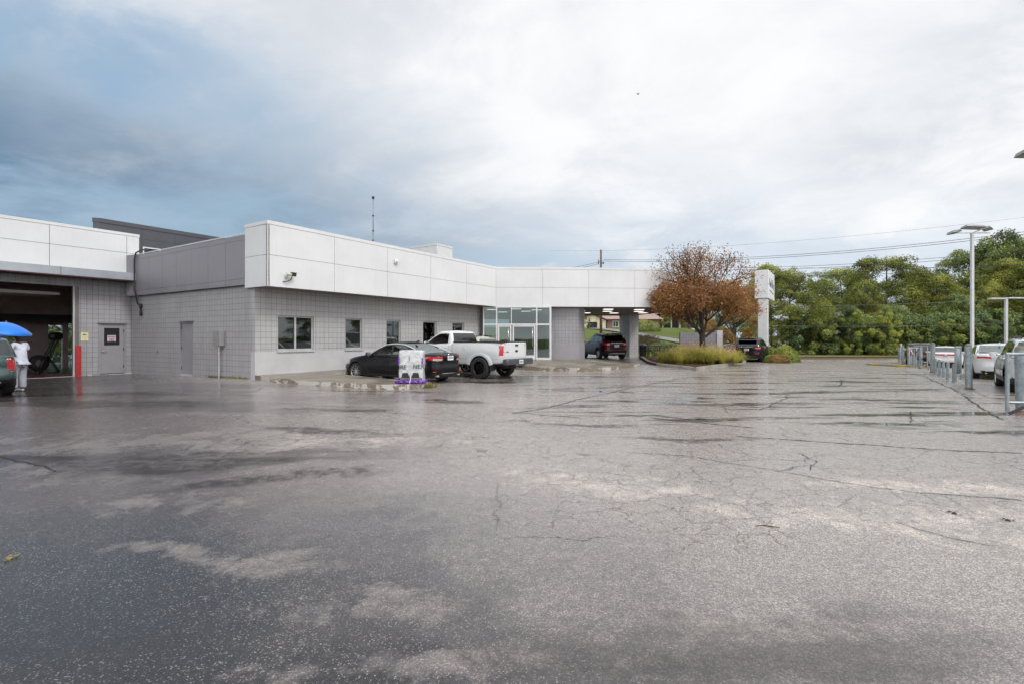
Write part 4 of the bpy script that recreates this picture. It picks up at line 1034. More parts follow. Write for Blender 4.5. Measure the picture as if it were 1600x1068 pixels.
for p,q in zip(FW,FW[1:]):
    p_=Vector(p); q_=Vector(q); d_=(q_-p_).normalized(); nn=Vector((-d_.y,d_.x)); A1=[p_-nn*.01,q_-nn*.01,q_+nn*.28,p_+nn*.28]
    cp.prism([AB(*v) for v in A1],zf2+.004,zcap-.002)
part(cp,'parapet_cap',m_white)
# soffits
sf=MB(); sf.prism([(a_c+.03,OV+.03),(Bend,OV+.03),(AE+.3,.02),(a_c+.03,.02)],3.335,3.39); part(sf,'eave_soffit',m_soffit)
CANO=[FW[0],(1.72,28.68),(4.33,28.9),(6.98,29.13),(8.42,29.38),(9.62,31.6),(10.17,34.2),(10.17,37.0),(9.67,40.0),(8.0,39.4),(0,39.2),(-6,33)]
sf=MB(); sf.prism([AB(*p) for p in CANO],3.335,3.42); part(sf,'canopy_soffit',m_soffit)
bk=MB()
for p,q in [((9.7,40.2),(8.0,39.3)),((8.0,39.3),(0,39.2))]: bk.wallseg(AB(*p),AB(*q),3.27,5.4,.2)
part(bk,'rear_fascia',m_char)
lt=MB()
for (x,y) in ((3.9,31.2),(5.9,31.4),(7.9,31.8),(4.5,33.6),(6.3,33.8),(8.4,33.9),(5.2,36.0),(7.2,36.2),(9.2,36.0)):
    M=Matrix.Translation((*AB(x,y),3.322))@Matrix.Rotation(-ROT,4,'Z'); lt.box(-.28,.28,-.28,.28,0,.012,M)
part(lt,'soffit_light',m_light2)
rf=MB(); rf.prism([(.1,-.6),(Bend-.2,-.7),AB(6.9,29.4),AB(9.9,34.2),AB(9.4,39.6),AB(-6,34),(11.5,9.5),(.1,9.5)],4.7,4.8); part(rf,'flat_roof',m_char)
# block piers of the canopy (grid aligned with their own faces)
def wobj(m,name,mat,smooth=False,parent=None):              # mesh given in world coordinates, object frame parallel to the world
    o=m.build(name,mat,parent or BL,smooth,M=Matrix.Translation((-CX,-CY,0))); o.rotation_euler=(0,0,-ROT); return o
PR=[(2.2,29.2),(3.78,29.2),(4.25,30.0),(4.5,32.5),(2.2,32.5)]
def grow(P,e): c=(sum(p[0] for p in P)/len(P),sum(p[1] for p in P)/len(P)); return [(p[0]+(e if p[0]>c[0] else -e),p[1]+(e if p[1]>c[1] else -e)) for p in P]
m_blkW=blockmat('grey_block_pier',(.31,.30,.325),'y')
m=MB(); m.prism(PR,1.25,2.98); wobj(m,'pier',m_blkW)
m=MB(); m.prism(grow(PR,.012),.25,1.25); m.prism(grow(PR,.012),2.98,3.33); wobj(m,'pier_render',m_greypaint)
m_blkW2=blockmat('pale_block_pier',(.48,.48,.49),'y')
P2=[(8.72,38.0),(9.45,38.3),(9.05,39.8),(8.32,39.5)]
m=MB(); m.prism(P2,.05,2.85); wobj(m,'pier',m_blkW2); m=MB(); m.prism(grow(P2,.03),2.85,3.33); wobj(m,'pier_render',M_('pale_render',(.45,.45,.46),.6))
# lobby glazing (plane y=28.6) with interior
GY=28.62; gx0,gx1=-1.60,2.12; zfl=.385
def X_(p): return (p-800)/800*GY
V=[X_(755.6),X_(776),X_(838.5),X_(859.5)]
ztr=(527.5-506.8)*GY/800+1.6
fr=MB()
for x in V: fr.bbox(x-.035,x+.035,GY-.05,GY+.06,zfl,3.33,.004)
for a,b in zip(V,V[1:]): fr.box(a+.035,b-.035,GY-.045,GY+.055,ztr-.04,ztr+.04); fr.box(a+.035,b-.035,GY-.045,GY+.055,3.27,3.33); 
fr.box(V[0]+.035,V[1]-.035,GY-.045,GY+.055,zfl,zfl+.1); fr.box(V[2]+.035,V[3]-.035,GY-.045,GY+.055,zfl,zfl+.12)
fr.box(X_(799)-.02,X_(799)+.02,GY-.03,GY+.04,ztr+.04,3.27); fr.box(V[3]+.036,2.2,GY-.04,GY+.06,zfl,3.33)
wobj(fr,'window_wall_frame',m_whitetrim)
gl=MB()
for a,b in zip(V,V[1:]): gl.box(a+.035,b-.035,GY,GY+.012,ztr+.04,3.27)
gl.box(V[0]+.035,V[1]-.035,GY,GY+.012,zfl+.1,ztr-.04); gl.box(V[2]+.035,V[3]-.035,GY,GY+.012,zfl+.12,ztr-.04)
wobj(gl,'window_pane',m_lobglass)
for (p0,p1) in ((777.5,799.5),(800.5,837)):
    x0,x1=X_(p0)+.01,X_(p1)-.01; t=.085
    d=MB(); d.box(x0,x0+t,GY-.02,GY+.03,zfl+.01,ztr-.045); d.box(x1-t,x1,GY-.02,GY+.03,zfl+.01,ztr-.045); d.box(x0+t,x1-t,GY-.02,GY+.03,ztr-.045-t,ztr-.045); d.box(x0+t,x1-t,GY-.02,GY+.03,zfl+.01,zfl+.25)
    dd=wobj(d,'entrance_door',m_whitetrim)
    q=MB(); q.box(x0+t,x1-t,GY,GY+.01,zfl+.25,ztr-.045-t)
    o=q.build('door_pane',m_lobglass,dd,M=Matrix.Translation((-CX,-CY,0)))
    q=MB(); hx_=x1-t-.09; q.tube([(hx_,GY-.07,zfl+.75),(hx_,GY-.07,zfl+1.75)],.02,8)
    for z in (zfl+.85,zfl+1.65): q.tube([(hx_,GY-.07,z),(hx_,GY-.02,z)],.012,6)
    o=q.build('door_handle',m_chrome,dd,True,M=Matrix.Translation((-CX,-CY,0)))
# lobby shell
m_lw=M_('lobby_wall',(.16,.165,.16),.7); m_lf=M_('lobby_floor_tile',(.20,.18,.15),.2,0,.15,2)
lb=MB(); lb.box(-5,2.1,GY+.1,GY+8,.30,.384); wobj(lb,'lobby_floor',m_lf)
lb=MB(); lb.box(-5,2.1,GY+.1,GY+8,3.29,3.32); wobj(lb,'lobby_ceiling',M_('ceiling_tile',(.30,.30,.29),.8))
lb=MB(); lb.box(-5.1,-5,GY+.1,GY+8,.38,3.29); lb.box(1.95,2.1,GY+.3,GY+2.2,.38,3.29); lb.box(1.95,2.1,GY+4.2,GY+8,.38,3.29); lb.box(1.95,2.1,GY+2.2,GY+4.2,2.7,3.29)
for (x0,x1,z0,z1) in ((-5,-2.7,.38,3.29),(-2.7,-.2,.38,1.4),(-2.7,-.2,2.9,3.29),(-.2,2.0,.38,3.29)): lb.box(x0,x1,GY+7.9,GY+8.0,z0,z1)
wobj(lb,'lobby_wall',m_lw)
lg=MB()
for (x,y) in ((-1.2,GY+2.2),(.25,GY+1.6),(.9,GY+4.2),(-.6,GY+5.2),(1.5,GY+2.6)): lg.box(x-.3,x+.3,y-.15,y+.15,3.275,3.288)
wobj(lg,'lobby_ceiling_light',m_light)
lc=MB(); lc.bbox(-1.4,1.3,GY+5.4,GY+6.1,.385,1.45,.02); wobj(lc,'reception_desk',m_dark)
# recessed hollow interior of the office part stays dark: inner partition
ip=MB(); ip.box(.3,12.6,3.2,3.3,.2,3.3); ip.box(.25,12.6,.26,3.2,.2,.3); ip.box(.25,12.6,.26,3.2,3.2,3.3); part(ip,'office_partition',m_dark)
# charcoal upper volume, penthouse
ch=MB(); jm=MB(); bu=14.3; z0,z1=5.0,7.62
ch.prism([(.35,bu),(12.5,bu),(12.5,bu+5),(4.5,bu+5),(.12,bu+.16)],z0,z1-.22)
ch.prism([(.36,bu-.03),(12.5,bu-.03),(12.5,bu+5),(4.5,bu+5),(.09,bu+.16)],z1-.21,z1)
part(ch,'upper_storey',m_char)
jj=MB(); 
for x in (aof(222,bu),aof(273,bu),aof(310,bu)): jj.box(x-.012,x+.012,bu-.004,bu,z0,z1-.22)
jj.box(.25,12.5,bu-.004,bu,6.85,6.87); part(jj,'panel_joint',m_joint)
uw0,uw1=aof(223,bu),aof(251,bu)
w=MB(); w.box(uw0,uw1,bu-.03,bu+.02,6.40,6.46); w.box(uw0,uw0+.06,bu-.03,bu+.02,5.3,6.4); w.box(uw1-.06,uw1,bu-.03,bu+.02,5.3,6.4); ww=part(w,'window',m_whitetrim)
w=MB(); w.box(uw0+.06,uw1-.06,bu-.01,bu-.006,5.3,6.4); part(w,'pane',M_('dark_door_glass',(.02,.022,.022),.08),parent=ww)
pa,pb=AB(-4.5,30.7)
ph=MB(); ph.box(pa,pa+1.45,pb,pb+2.2,4.8,7.14); ph.box(pa-.02,pa+1.47,pb-.02,pb+2.22,7.143,7.24); part(ph,'roof_penthouse',m_whitetrim)
# ------------------------------------------------------------- things on the building
def top(m,name,mat,label,cat,group=None,smooth=False,M=None,auto=None):
    o=m.build(name,mat,None,smooth,auto=auto); o.matrix_world=M or Matrix.Identity(4); return tag(o,label,cat,group)
MBL=Matrix.Translation((CX,CY,0))@Matrix.Rotation(ROT,4,'Z')
an=empty('roof_antenna',(-7.35,27.1,4.8),0,'thin grey antenna mast rising from the flat roof','antenna')
m=MB(); m.tube([(0,0,0),(0,0,2.4)],.032,8); m.tube([(0,0,2.4),(0,0,4.15)],.020,8); m.build('mast',m_steel,an,True)
m=MB()
for z in (1.9,2.4,3.2): m.lathe([(.03,z),(.05,z+.02),(.05,z+.06),(.03,z+.08)],8)
m.lathe([(.03,4.12),(.07,4.15),(.07,4.24),(.02,4.28)],8); m.build('antenna_clamp',m_dark,an)
# camera on fascia
def fasc(px_,py_,dz=0):
    a=aof(px_,OV); p=W(a,OV); return a,1.6+(527.5-py_)*p.y/800
a,z=fasc(447,431)
sc=empty('security_camera',W(a,OV,z),ROT,'white security camera with dark hood and dangling cable on the white fascia','camera')
m=MB(); m.bbox(-.07,.07,-.03,0,-.07,.07,.01); m.tube([(0,-.02,0),(.03,-.13,.02)],.02,8); m.build('bracket',m_whitetrim,sc)
m=MB(); m.tube([(-.08,-.14,.05),(.14,-.18,.04)],.05,12); m.build('housing',M_('camera_beige',(.55,.56,.45),.4),sc,True,auto=40)
m=MB(); m.tube([(.10,-.175,.045),(.24,-.20,.035)],.058,12); m.bbox(.05,.26,-.26,-.13,.085,.11,.008); m.build('hood',m_black,sc,True,auto=40)
m=MB(); m.tube([(.12,-.17,-.01),(.11,-.15,-.10),(.05,-.12,-.17),(-.06,-.06,-.22),(-.12,-.01,-.21)],.016,8); m.build('cable',m_black,sc,True)
a,z=fasc(618,409)
m=MB(); m.bbox(-.10,.10,-.09,0,-.11,.11,.03); m.lathe([(.07,0),(.06,.05),(0,.07)],14,Matrix.Translation((0,-.09,0))@Matrix.Rotation(R(90),4,'X')); o=top(m,'motion_sensor',m_whitetrim,'small white sensor box mounted on the upper fascia panel','sensor',M=Matrix.Translation(W(a,OV,z))@Matrix.Rotation(ROT,4,'Z'),smooth=True,auto=40)
# electrical box with conduit on side wall
b1,b0=bof(337),bof(355.5)
jb=empty('electrical_box',W(0,(b0+b1)/2,.1),ROT,'grey electrical box on a conduit riser beside the corner of the block wall','electrical box')
m=MB(); hw=(b1-b0)/2*.62; m.bbox(-.2,-.01,-hw,hw,1.20,1.76,.01); m.build('box',M_('box_grey',(.30,.29,.29),.45,.1,.08,3),jb)
m=MB(); m.tube([(-.09,-.0,-.1),(-.09,-.0,1.2)],.035,10); m.lathe([(.09,-.06),(.09,-.03)],12,Matrix.Translation((-.09,0,0)),cap=True); m.build('conduit',M_('galv_pipe',(.52,.53,.55),.35,.6,.1,5),jb,True,auto=40)
# black cable down the inner corner
ca,cb=a_g-.02,b_g
m=MB(); bq=bof(222,0)
pts=[W(.25,cb-.35,5.42),W(.0,cb-.22,5.46),W(ca-.03,cb-.08,5.30),W(ca-.05,cb,5.05),W(ca-.05,cb,4.4),W(ca-.05,cb,3.7),W(ca-.03,cb-.12,3.35),W(-.04,bq+.35,3.1),W(-.05,bq+.02,2.98),W(-.05,bq,2.78)]
m.tube(pts,.033,8); o=top(m,'cable',m_black,'black cable hanging over the grey parapet down to a loop on the block wall','cable',smooth=True)
m=MB(); m.tube([W(-.06,bq,2.85),W(-.06,bq+.05,2.7),W(-.06,bq+.02,2.56),W(-.06,bq-.07,2.58),W(-.06,bq-.08,2.8)],.03,8); m.bbox(-.06,.06,-.04,.04,-.1,.1,.01,Matrix.Translation(W(-.05,bq,2.98))@Matrix.Rotation(ROT,4,'Z')); k=m.build('cable_loop',m_black,o,True)
bd=bof(246.5)
m=MB(); m.bbox(-.03,-.001,-.04,.04,-.06,.06,.006); m.tube([(-.03,0,.02),(-.06,0,.0)],.015,8); top(m,'wall_valve',m_steel,'small grey tap fitting low on the side block wall','wall fitting',M=Matrix.Translation(W(0,bd,1.02))@Matrix.Rotation(ROT,4,'Z'))
# yellow notice with camera pictogram
s0,s1=aof(126,BB),aof(138,BB); sz0,sz1=1.6+(527.5-532)*W(s0,BB).y/800,1.6+(527.5-519.5)*W(s0,BB).y/800
sm=(s0+s1)/2; MS=Matrix.Translation(W(sm,BB-.012,(sz0+sz1)/2))@Matrix.Rotation(ROT,4,'Z')
m=MB(); m.bbox(-(s1-s0)/2,(s1-s0)/2,-.004,.010,-(sz1-sz0)/2,(sz1-sz0)/2,.002); sg=top(m,'notice_sign',M_('cream_sign',(.72,.68,.42),.5),'small cream notice with a black camera symbol on the garage block wall','sign',M=MS)
m=MB(); m.box(-.06,.03,-.008,-.005,.06,.10); m.add([(.03,-.008,.08),(.065,-.008,.10),(.065,-.008,.055)],[(0,1,2)]); m.box(-.03,-.015,-.008,-.005,.04,.06); m.build('camera_symbol',m_black,sg)
m=MB()
for k in range(4): m.box(-.10+.012*(k%2),.10-.015*(k%3),-.007,-.005,-.02-.03*k-.006,-.02-.03*k+.004)
m.build('small_print',M_('sign_ink',(.42,.38,.22),.6),sg)
# paper on the door glass
q0,q1=aof(168,BB),aof(181,BB); zz=1.6+(527.5-528.5)*W(q0,BB).y/800
m=MB(); m.box(-(q1-q0)/2,(q1-q0)/2,-.004,.001,-.13,.13); sg=top(m,'paper_notice',M_('paper_white',(.66,.62,.66),.7),'white paper notice with red heading taped inside the dark door glass','notice',M=Matrix.Translation(W((q0+q1)/2,BB+.015,zz))@Matrix.Rotation(ROT,4,'Z'))
m=MB(); rr=random.Random(3)
for k in range(6): m.box(-.12+.042*k,-.12+.042*k+.028,-.007,-.004,.02,.10)
m.build('red_heading',m_red,sg)
m=MB()
m.box(-.11,.11,-.007,-.004,-.06,-.02)
m.box(-.015,.015,-.0072,-.004,-.10,-.05)
m.box(-.12,.12,-.007,-.004,-.118,-.09)
m.build('notice_text',M_('ink_grey',(.10,.10,.13),.6),sg)
# red bollard post at the jamb
p=W(aof(120.5,BB)+.0,BB-.12); rb=empty('guard_post',(p.x,p.y,-.02),ROT,'red painted steel guard post at the right jamb of the garage opening','post')
m=MB(); m.bbox(-.085,.085,-.085,.085,0,1.30,.02); m.build('post',m_red,rb)
m=MB(); m.box(-.12,.12,-.12,.12,-.02,.012); m.build('base_plate',m_steel,rb)
# garage things: tyre machine and shelving silhouettes
tm=empty('tyre_changer',W(-1.75,BB+4.2,-.1),ROT+.2,'black tyre machine with slanted arm standing inside the dark garage bay','machine')
m=MB(); m.bbox(-.5,.5,-.35,.35,0,.10,.02); m.tube([(-.4,0,.1),(.35,0,1.9)],.07,8); m.tube([(-.2,.1,.1),(.5,.1,1.7)],.04,8); m.tube([(-.1,0,1.0),(.45,0,.1)],.045,8); m.build('frame',m_black,tm)
m=MB(); m.lathe([(.18,-.12),(.36,-.12),(.38,0),(.36,.12),(.18,.12)],20,Matrix.Translation((-.35,0,.55))@Matrix.Rotation(R(90),4,'X')); m.build('mounted_tyre',m_rubber,tm,True)
m=MB(); m.bbox(.05,.55,-.2,.2,1.6,1.95,.10); m.build('motor_head',m_black,tm)
tb=empty('tool_cabinet',W(.35,BB+5.6,-.1),ROT,'tall black tool cabinet inside the garage beside the lit doorway','cabinet')
m=MB(); m.bbox(-.3,.3,-.3,.3,0,1.9,.02); m.build('cabinet_body',m_black,tb)
m=MB()
for k in range(6): m.box(-.27,.27,-.32,-.305,.12+.29*k,.36+.29*k)
m.build('drawer_fronts',M_('drawer_grey',(.06,.06,.065),.4),tb)
wb=empty('workbench',W(-3.6,BB+5.6,-.1),ROT,'pale topped workbench along the far garage wall behind the machine','workbench')
m=MB(); m.bbox(-1.0,1.0,-.35,.35,.9,.98,.01); m.build('bench_top',m_parge,wb)
for sx in (-.9,.9):
    for sy in (-.3,.3): m=MB(); m.box(sx-.04,sx+.04,sy-.04,sy+.04,0,.9); m.build('leg',m_black,wb)
# ================================================================== VEGETATION
def leafquads(C, nrm, size, rng, asp=.62):
    """C (n,3) centres, nrm (n,3) rough normals -> vertices/faces of small bent quads"""
    n=len(C); nr=nrm+rng.normal(0,.65,(n,3)); nr/=np.linalg.norm(nr,axis=1,keepdims=True)+1e-9
    t=rng.normal(0,1,(n,3)); u=np.cross(nr,t); u/=np.linalg.norm(u,axis=1,keepdims=True)+1e-9; w=np.cross(nr,u)
    s=size*rng.uniform(.6,1.35,(n,1)); h=s*asp
    v=np.stack([C-u*s*.5, C-w*h*.5+nr*s*.10, C+u*s*.5, C+w*h*.5+nr*s*.10],1).reshape(-1,3)
    f=np.arange(n*4).reshape(-1,4); return v,f
def leafobj(name, v, f, tone, mat, parent):
    me=bpy.data.meshes.new(name); nv=len(v); nf=len(f)
    me.vertices.add(nv); me.vertices.foreach_set('co',np.asarray(v,dtype=np.float32).ravel())
    me.loops.add(nf*4); me.loops.foreach_set('vertex_index',f.astype(np.int32).ravel())
    me.polygons.add(nf); me.polygons.foreach_set('loop_start',np.arange(0,nf*4,4,dtype=np.int32)); me.polygons.foreach_set('loop_total',np.full(nf,4,dtype=np.int32))
    me.update(calc_edges=True); me.validate()
    a=me.attributes.new('tone','FLOAT','FACE'); a.data.foreach_set('value',np.asarray(tone,dtype=np.float32))
    me.materials.append(mat); o=bpy.data.objects.new(name,me); COL.objects.link(o)
    if parent is not None: o.parent=parent
    return o
def crown(rng, h0, h1, rad, nblob, nleaf, size, shape='round', lop=.35):
    """clumped crown between heights h0 and h1"""
    C=[];Nn=[];T=[]
    ang=rng.uniform(0,2*PI,3); amp=rng.uniform(.5,1,3)*lop
    for b in range(nblob):
        k=rng.uniform(0,1)**.85; z=h0+(h1-h0)*k; a=rng.uniform(0,2*PI)
        prof={'round':math.sin(PI*min(1,max(0.02,(k*.86+.12))))**.6,'cone':(1-k)**.8*.95+.08,'bush':math.sqrt(max(0,1-k*k))*.98+.05,'tall':math.sin(PI*(k*.8+.16))**.45}[shape]
        lob=1+sum(amp[i]*math.cos((i+2)*a+ang[i]+k*2.5*i) for i in range(3))*.4
        rr=rad*prof*lob*rng.uniform(.35,1.0)**.5
        c=np.array([rr*math.cos(a),rr*math.sin(a),z]); br=rad*rng.uniform(.11,.25)
        m=int(nleaf/nblob*rng.uniform(.5,1.5)*(br/rad/.18)**2)
        d=rng.normal(0,1,(m,3)); d/=np.linalg.norm(d,axis=1,keepdims=True); d[:,2]=np.where(rng.uniform(0,1,m)<.72,np.abs(d[:,2]),d[:,2])
        q=rng.uniform(.55,1.05,(m,1)); P=c+d*br*q*np.array([1.0,1.0,.92])
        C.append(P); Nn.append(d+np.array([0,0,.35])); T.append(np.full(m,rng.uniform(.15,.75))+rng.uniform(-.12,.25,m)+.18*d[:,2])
    C=np.concatenate(C); Nn=np.concatenate(Nn); T=np.concatenate(T); C[:,2]=np.maximum(C[:,2],.02)
    v,f=leafquads(C,Nn,size,rng); return v,f,np.clip(T,0,1)
def limbs(rng, h, rad, base, n):
    m=MB(); m.tube([(0,0,-.3),(0.02,0,h*.25),(.08*rng.normal(),.08*rng.normal(),h*.55),(.2*rng.normal(),.2*rng.normal(),h*.88)],[base,base*.8,base*.5,base*.12],9)
    for i in range(n):
        a=rng.uniform(0,2*PI); z=h*rng.uniform(.22,.7); L_=rad*rng.uniform(.5,.9); up=rng.uniform(.3,.9)*L_
        m.tube([(0,0,z),(math.cos(a)*L_*.5,math.sin(a)*L_*.5,z+up*.45),(math.cos(a)*L_,math.sin(a)*L_,z+up)],[base*.4,base*.25,base*.06],6)
    return m
m_bark=barkmat('bark',(.075,.06,.05)); m_barkd=barkmat('dark_bark',(.045,.032,.028))
lf_green=leafmat('foliage_green',(0.075,0.103,0.034),(0.210,0.275,0.070),(0.544,0.551,0.128))
lf_olive=leafmat('foliage_olive',(0.085,0.107,0.026),(0.283,0.317,0.058),(0.615,0.615,0.115),acc=(0.461,0.290,0.072))
lf_deep=leafmat('foliage_deep',(0.057,0.088,0.036),(0.143,0.218,0.068),(0.356,0.403,0.102))
lf_rust=leafmat('foliage_rust',(0.137,0.059,0.035),(0.381,0.193,0.075),(0.635,0.399,0.149),.35,acc=(0.150,0.171,0.054))
lf_orange=leafmat('foliage_orange_olive',(0.115,0.084,0.026),(0.345,0.204,0.060),(0.529,0.360,0.108))
lf_lime=leafmat('foliage_lime',(0.105,0.135,0.024),(0.258,0.316,0.053),(0.493,0.496,0.096))
lf_maroon=leafmat('foliage_maroon',(.04,.024,.018),(.11,.065,.040),(.19,.13,.06))
def tree_proto(name, seed, h, rad, nblob, nleaf, size, shape, mat, trunk=.22, h0=.28, bark=None, cat='tree'):
    rng=np.random.default_rng(seed); root=empty(name,(0,0,0),0)
    limbs(rng,h,rad,trunk,9).build('trunk',bark or m_bark,root,True)
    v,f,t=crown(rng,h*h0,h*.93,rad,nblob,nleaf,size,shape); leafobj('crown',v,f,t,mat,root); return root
PROT={
 'oak':tree_proto('broadleaf_tree',11,12,5.2,150,34000,.185,'round',lf_green,h0=.15),
 'oak2':tree_proto('broadleaf_tree',12,12,4.8,140,33000,.185,'tall',lf_olive,h0=.12),
 'oak3':tree_proto('broadleaf_tree',13,12,4.4,95,20000,.20,'tall',lf_green,h0=.20),
 'deep':tree_proto('dense_tree',14,9,4.6,120,28000,.17,'round',lf_deep,h0=.04),
 'lime':tree_proto('young_tree',15,6,2.4,34,10000,.15,'tall',lf_lime,h0=.1,trunk=.09),
 'con':tree_proto('conifer_tree',16,12,2.3,50,9000,.24,'cone',lf_deep,h0=.2),
 'or':tree_proto('orange_tree',17,7,3.1,60,16000,.17,'round',lf_orange,h0=.16),
}
used=set()
def put_tree(kind, x, y, h, label, group='trees of the wooded edge beyond the lot', sx=1.0, rz=None, z=None, mat=None, cat='tree'):
    p=PROT[kind]; hh={'oak':12,'oak2':12,'oak3':12,'deep':9,'lime':6,'con':12,'or':7}[kind]
    if kind in used: o=copy_tree(p)
    else: used.add(kind); o=p
    o.location=(x,y,(hill(x,y) if z is None else z)-.05); s=h/hh; o.scale=(s*sx,s*sx,s); o.rotation_euler=(0,0,rz if rz is not None else (x*1.7+y*.9)%6.28)
    tag(o,label,cat,group)
    if mat:
        for c in o.children:
            if c.name.startswith('crown'): c.material_slots[0].link='OBJECT'; c.material_slots[0].material=mat
    return o
def tp(px_,Y): return ((px_-800)/800*Y,Y)
def hgt(py,Y,z=-.5): return 1.6+(527.5-py)*Y/800-z
# (kind, photo x, distance, top y, width, label)
TR=[('oak2',1235,51,424,1.0,'big round olive tree right behind the white pylon sign'),
 ('oak2',1205,56,415,.8,'olive tree with thin ragged top left of the pylon sign box'),
 ('or',1146,45,437,.82,'orange and olive tree just behind the rust coloured tree, on its right'),
 ('deep',1275,52,500,.75,'low dark green bushy tree right of the olive tree behind the pylon'),
 ('con',1268,78,434,.8,'small dark conifer on the skyline between the pylon tree and the tree hump'),
 ('oak',1315,66,420,1.0,'dark green tree rising behind the low olive tree on the skyline'),
 ('oak2',1285,57,466,.7,'low olive brown tree in front of the dark skyline tree'),
 ('oak2',1385,60,402,1.05,'tallest yellow-olive tree in the middle of the wooded edge'),
 ('oak2',1350,56,440,.7,'mid height olive tree left of the tallest yellow-olive tree'),
 ('oak',1425,63,425,.8,'green tree on the right shoulder of the tallest yellow-olive tree'),
 ('oak2',1465,60,430,.8,'brownish olive tree left of the tall lamp post'),
 ('con',1452,70,424,.6,'thin pointed dark tree on the skyline left of the tall lamp post'),
 ('deep',1325,50,480,.8,'dark green tree mass at the foot of the wood, centre left'),
 ('deep',1395,50,478,.85,'dark green tree at the foot of the wood below the tallest tree'),
 ('deep',1500,52,460,.8,'dark green tree directly behind the tall lamp post'),
 ('oak3',1512,62,388,.85,'tall green tree with loose airy crown behind the lamp post head'),
 ('oak3',1560,60,372,.95,'tall airy green tree at the right edge of the skyline'),
 ('oak3',1600,57,362,1.0,'tallest airy green tree cut by the right edge of the photo'),
 ('oak2',1590,54,405,.9,'yellow-green tree below the tallest tree at the right edge'),
 ('oak2',1545,53,445,.8,'olive tree between the two lamp posts'),
 ('lime',1330,48,483,.8,'bright lime young tree left of centre at the foot of the wood'),
 ('lime',1383,47.5,487,.8,'bright lime young tree below the tallest yellow-olive tree'),
 ('lime',1475,48,498,1.1,'lime green young tree behind the far galvanised posts'),
 ('lime',1440,48,510,.9,'pale green sapling at the foot of the wood, left of the far posts'),
 ('deep',1555,48,500,.9,'dark green low tree behind the white sedan'),
 ('deep',1450,49,500,.8,'dark low tree mass above the far parked cars'),
 ('oak',1640,52,395,1.0,'green tree of the wood just outside the right edge'),
 ('oak2',1700,50,405,1.0,'olive tree of the wood further right outside the photo'),
 ('deep',1150,55,478,.9,'dark green tree behind the orange tree left of the pylon'),
 ('oak',1110,70,470,.8,'dark green tree beyond the street behind the rust coloured tree'),
 ('oak',1040,88,486,.75,'dark tree standing over the white porch of the far house'),
 ('deep',1075,86,478,.9,'dark green tree right of the far porch house'),
 ('lime',918,74,493,.6,'small yellow-green tree at the left of the tan gabled house'),
 ('deep',1015,72,505,.35,'round green shrub by the brick house wall at the lawn edge')]
for (k,x_,Y,ty,sx,lb) in TR:
    if x_>1170 and Y>45: Y=Y*1.22
    x,y=tp(x_,Y); zz=hill(x,y); put_tree(k,x,y,hgt(ty,Y,zz)*1.02,lb,sx=sx)
put_tree('deep',*tuple(W(.3,BB+15))[:2],7,'dark tree behind the garage seen through its rear doorway','trees behind the garage')
put_tree('oak',*tuple(W(-4,BB+20))[:2],9,'green tree farther behind the garage left of the dark one','trees behind the garage')
put_tree('oak2',*tuple(W(4,BB+22))[:2],6.5,'olive tree behind the garage right of the dark one','trees behind the garage')
for i,(x,y,k) in enumerate([(66,44,'oak'),(70,34,'oak2'),(68,24,'deep'),(72,14,'oak'),(70,4,'oak2'),(68,-8,'oak')]):
    put_tree(k,x,y,[11,10,8,11,10,11][i],['green tree on the right side of the lot, out of the frame, nearest the wood','olive tree on the right side of the lot out of the frame','dark tree on the right side of the lot out of the frame','green tree on the right side of the lot level with the bollards','olive tree on the right side of the lot near the camera','green tree on the right side of the lot behind the camera'][i],'trees along the right side of the lot')
# leafy undergrowth along the foot of the wood
rng=np.random.default_rng(77)
bp=[]
for (h,r,mt,nm,nb,nl) in ((2.4,2.0,lf_deep,'undergrowth_bush',40,11000),(1.8,1.5,lf_green,'undergrowth_bush',30,8000),(1.9,1.2,lf_lime,'undergrowth_bush',24,5000)):
    o=empty(nm,(0,0,0),0); v,f,t=crown(rng,.0,h,r,nb,nl,.115,'bush'); leafobj('foliage',v,f,t,mt,o); bp.append([o,False,h])
ub=[(1255,47.5,0,1.3),(1285,47.2,1,1.3),(1310,47.5,0,1.2),(1335,48,1,1.2),(1352,47,0,1.3),(1372,47.4,1,1.1),(1392,47.6,0,1.4),(1412,48,1,1.1),(1428,47.3,0,1.3),(1450,47.6,1,1.4),(1470,48,0,1.4),(1492,47,0,1.3),(1512,47.5,0,1.4),(1535,47.2,1,1.4),(1560,47.6,0,1.5),(1585,47.4,1,1.5),(1612,47.5,0,1.5),(1240,49,2,.9),(1464,46.9,2,.7)]
words=['first','second','third','fourth','fifth','sixth','seventh','eighth','ninth','tenth','eleventh','twelfth','thirteenth','fourteenth','fifteenth','sixteenth','seventeenth']
srt=sorted(range(len(ub)),key=lambda i:ub[i][0])
ordn={}
cnt=[0,0,0]
for i in srt: cnt[ub[i][2]]+=1; ordn[i]=cnt[ub[i][2]]
for i,(x_,Y,k,s) in enumerate(ub):
    P=bp[k]; o=P[0] if not P[1] else copy_tree(P[0]); P[1]=True; x,y=tp(x_,(Y+1.3)*1.25); s*=1.25; o.location=(x,y,hill(x,y)-.05); o.scale=(s,s,s*1.15); o.rotation_euler=(0,0,i*1.3)
    tag(o,['dark green','mid green','yellow green'][k]+' undergrowth bush at the wood foot, '+words[ordn[i]-1]+' of its colour rightwards','bush','undergrowth bushes at the foot of the wood')
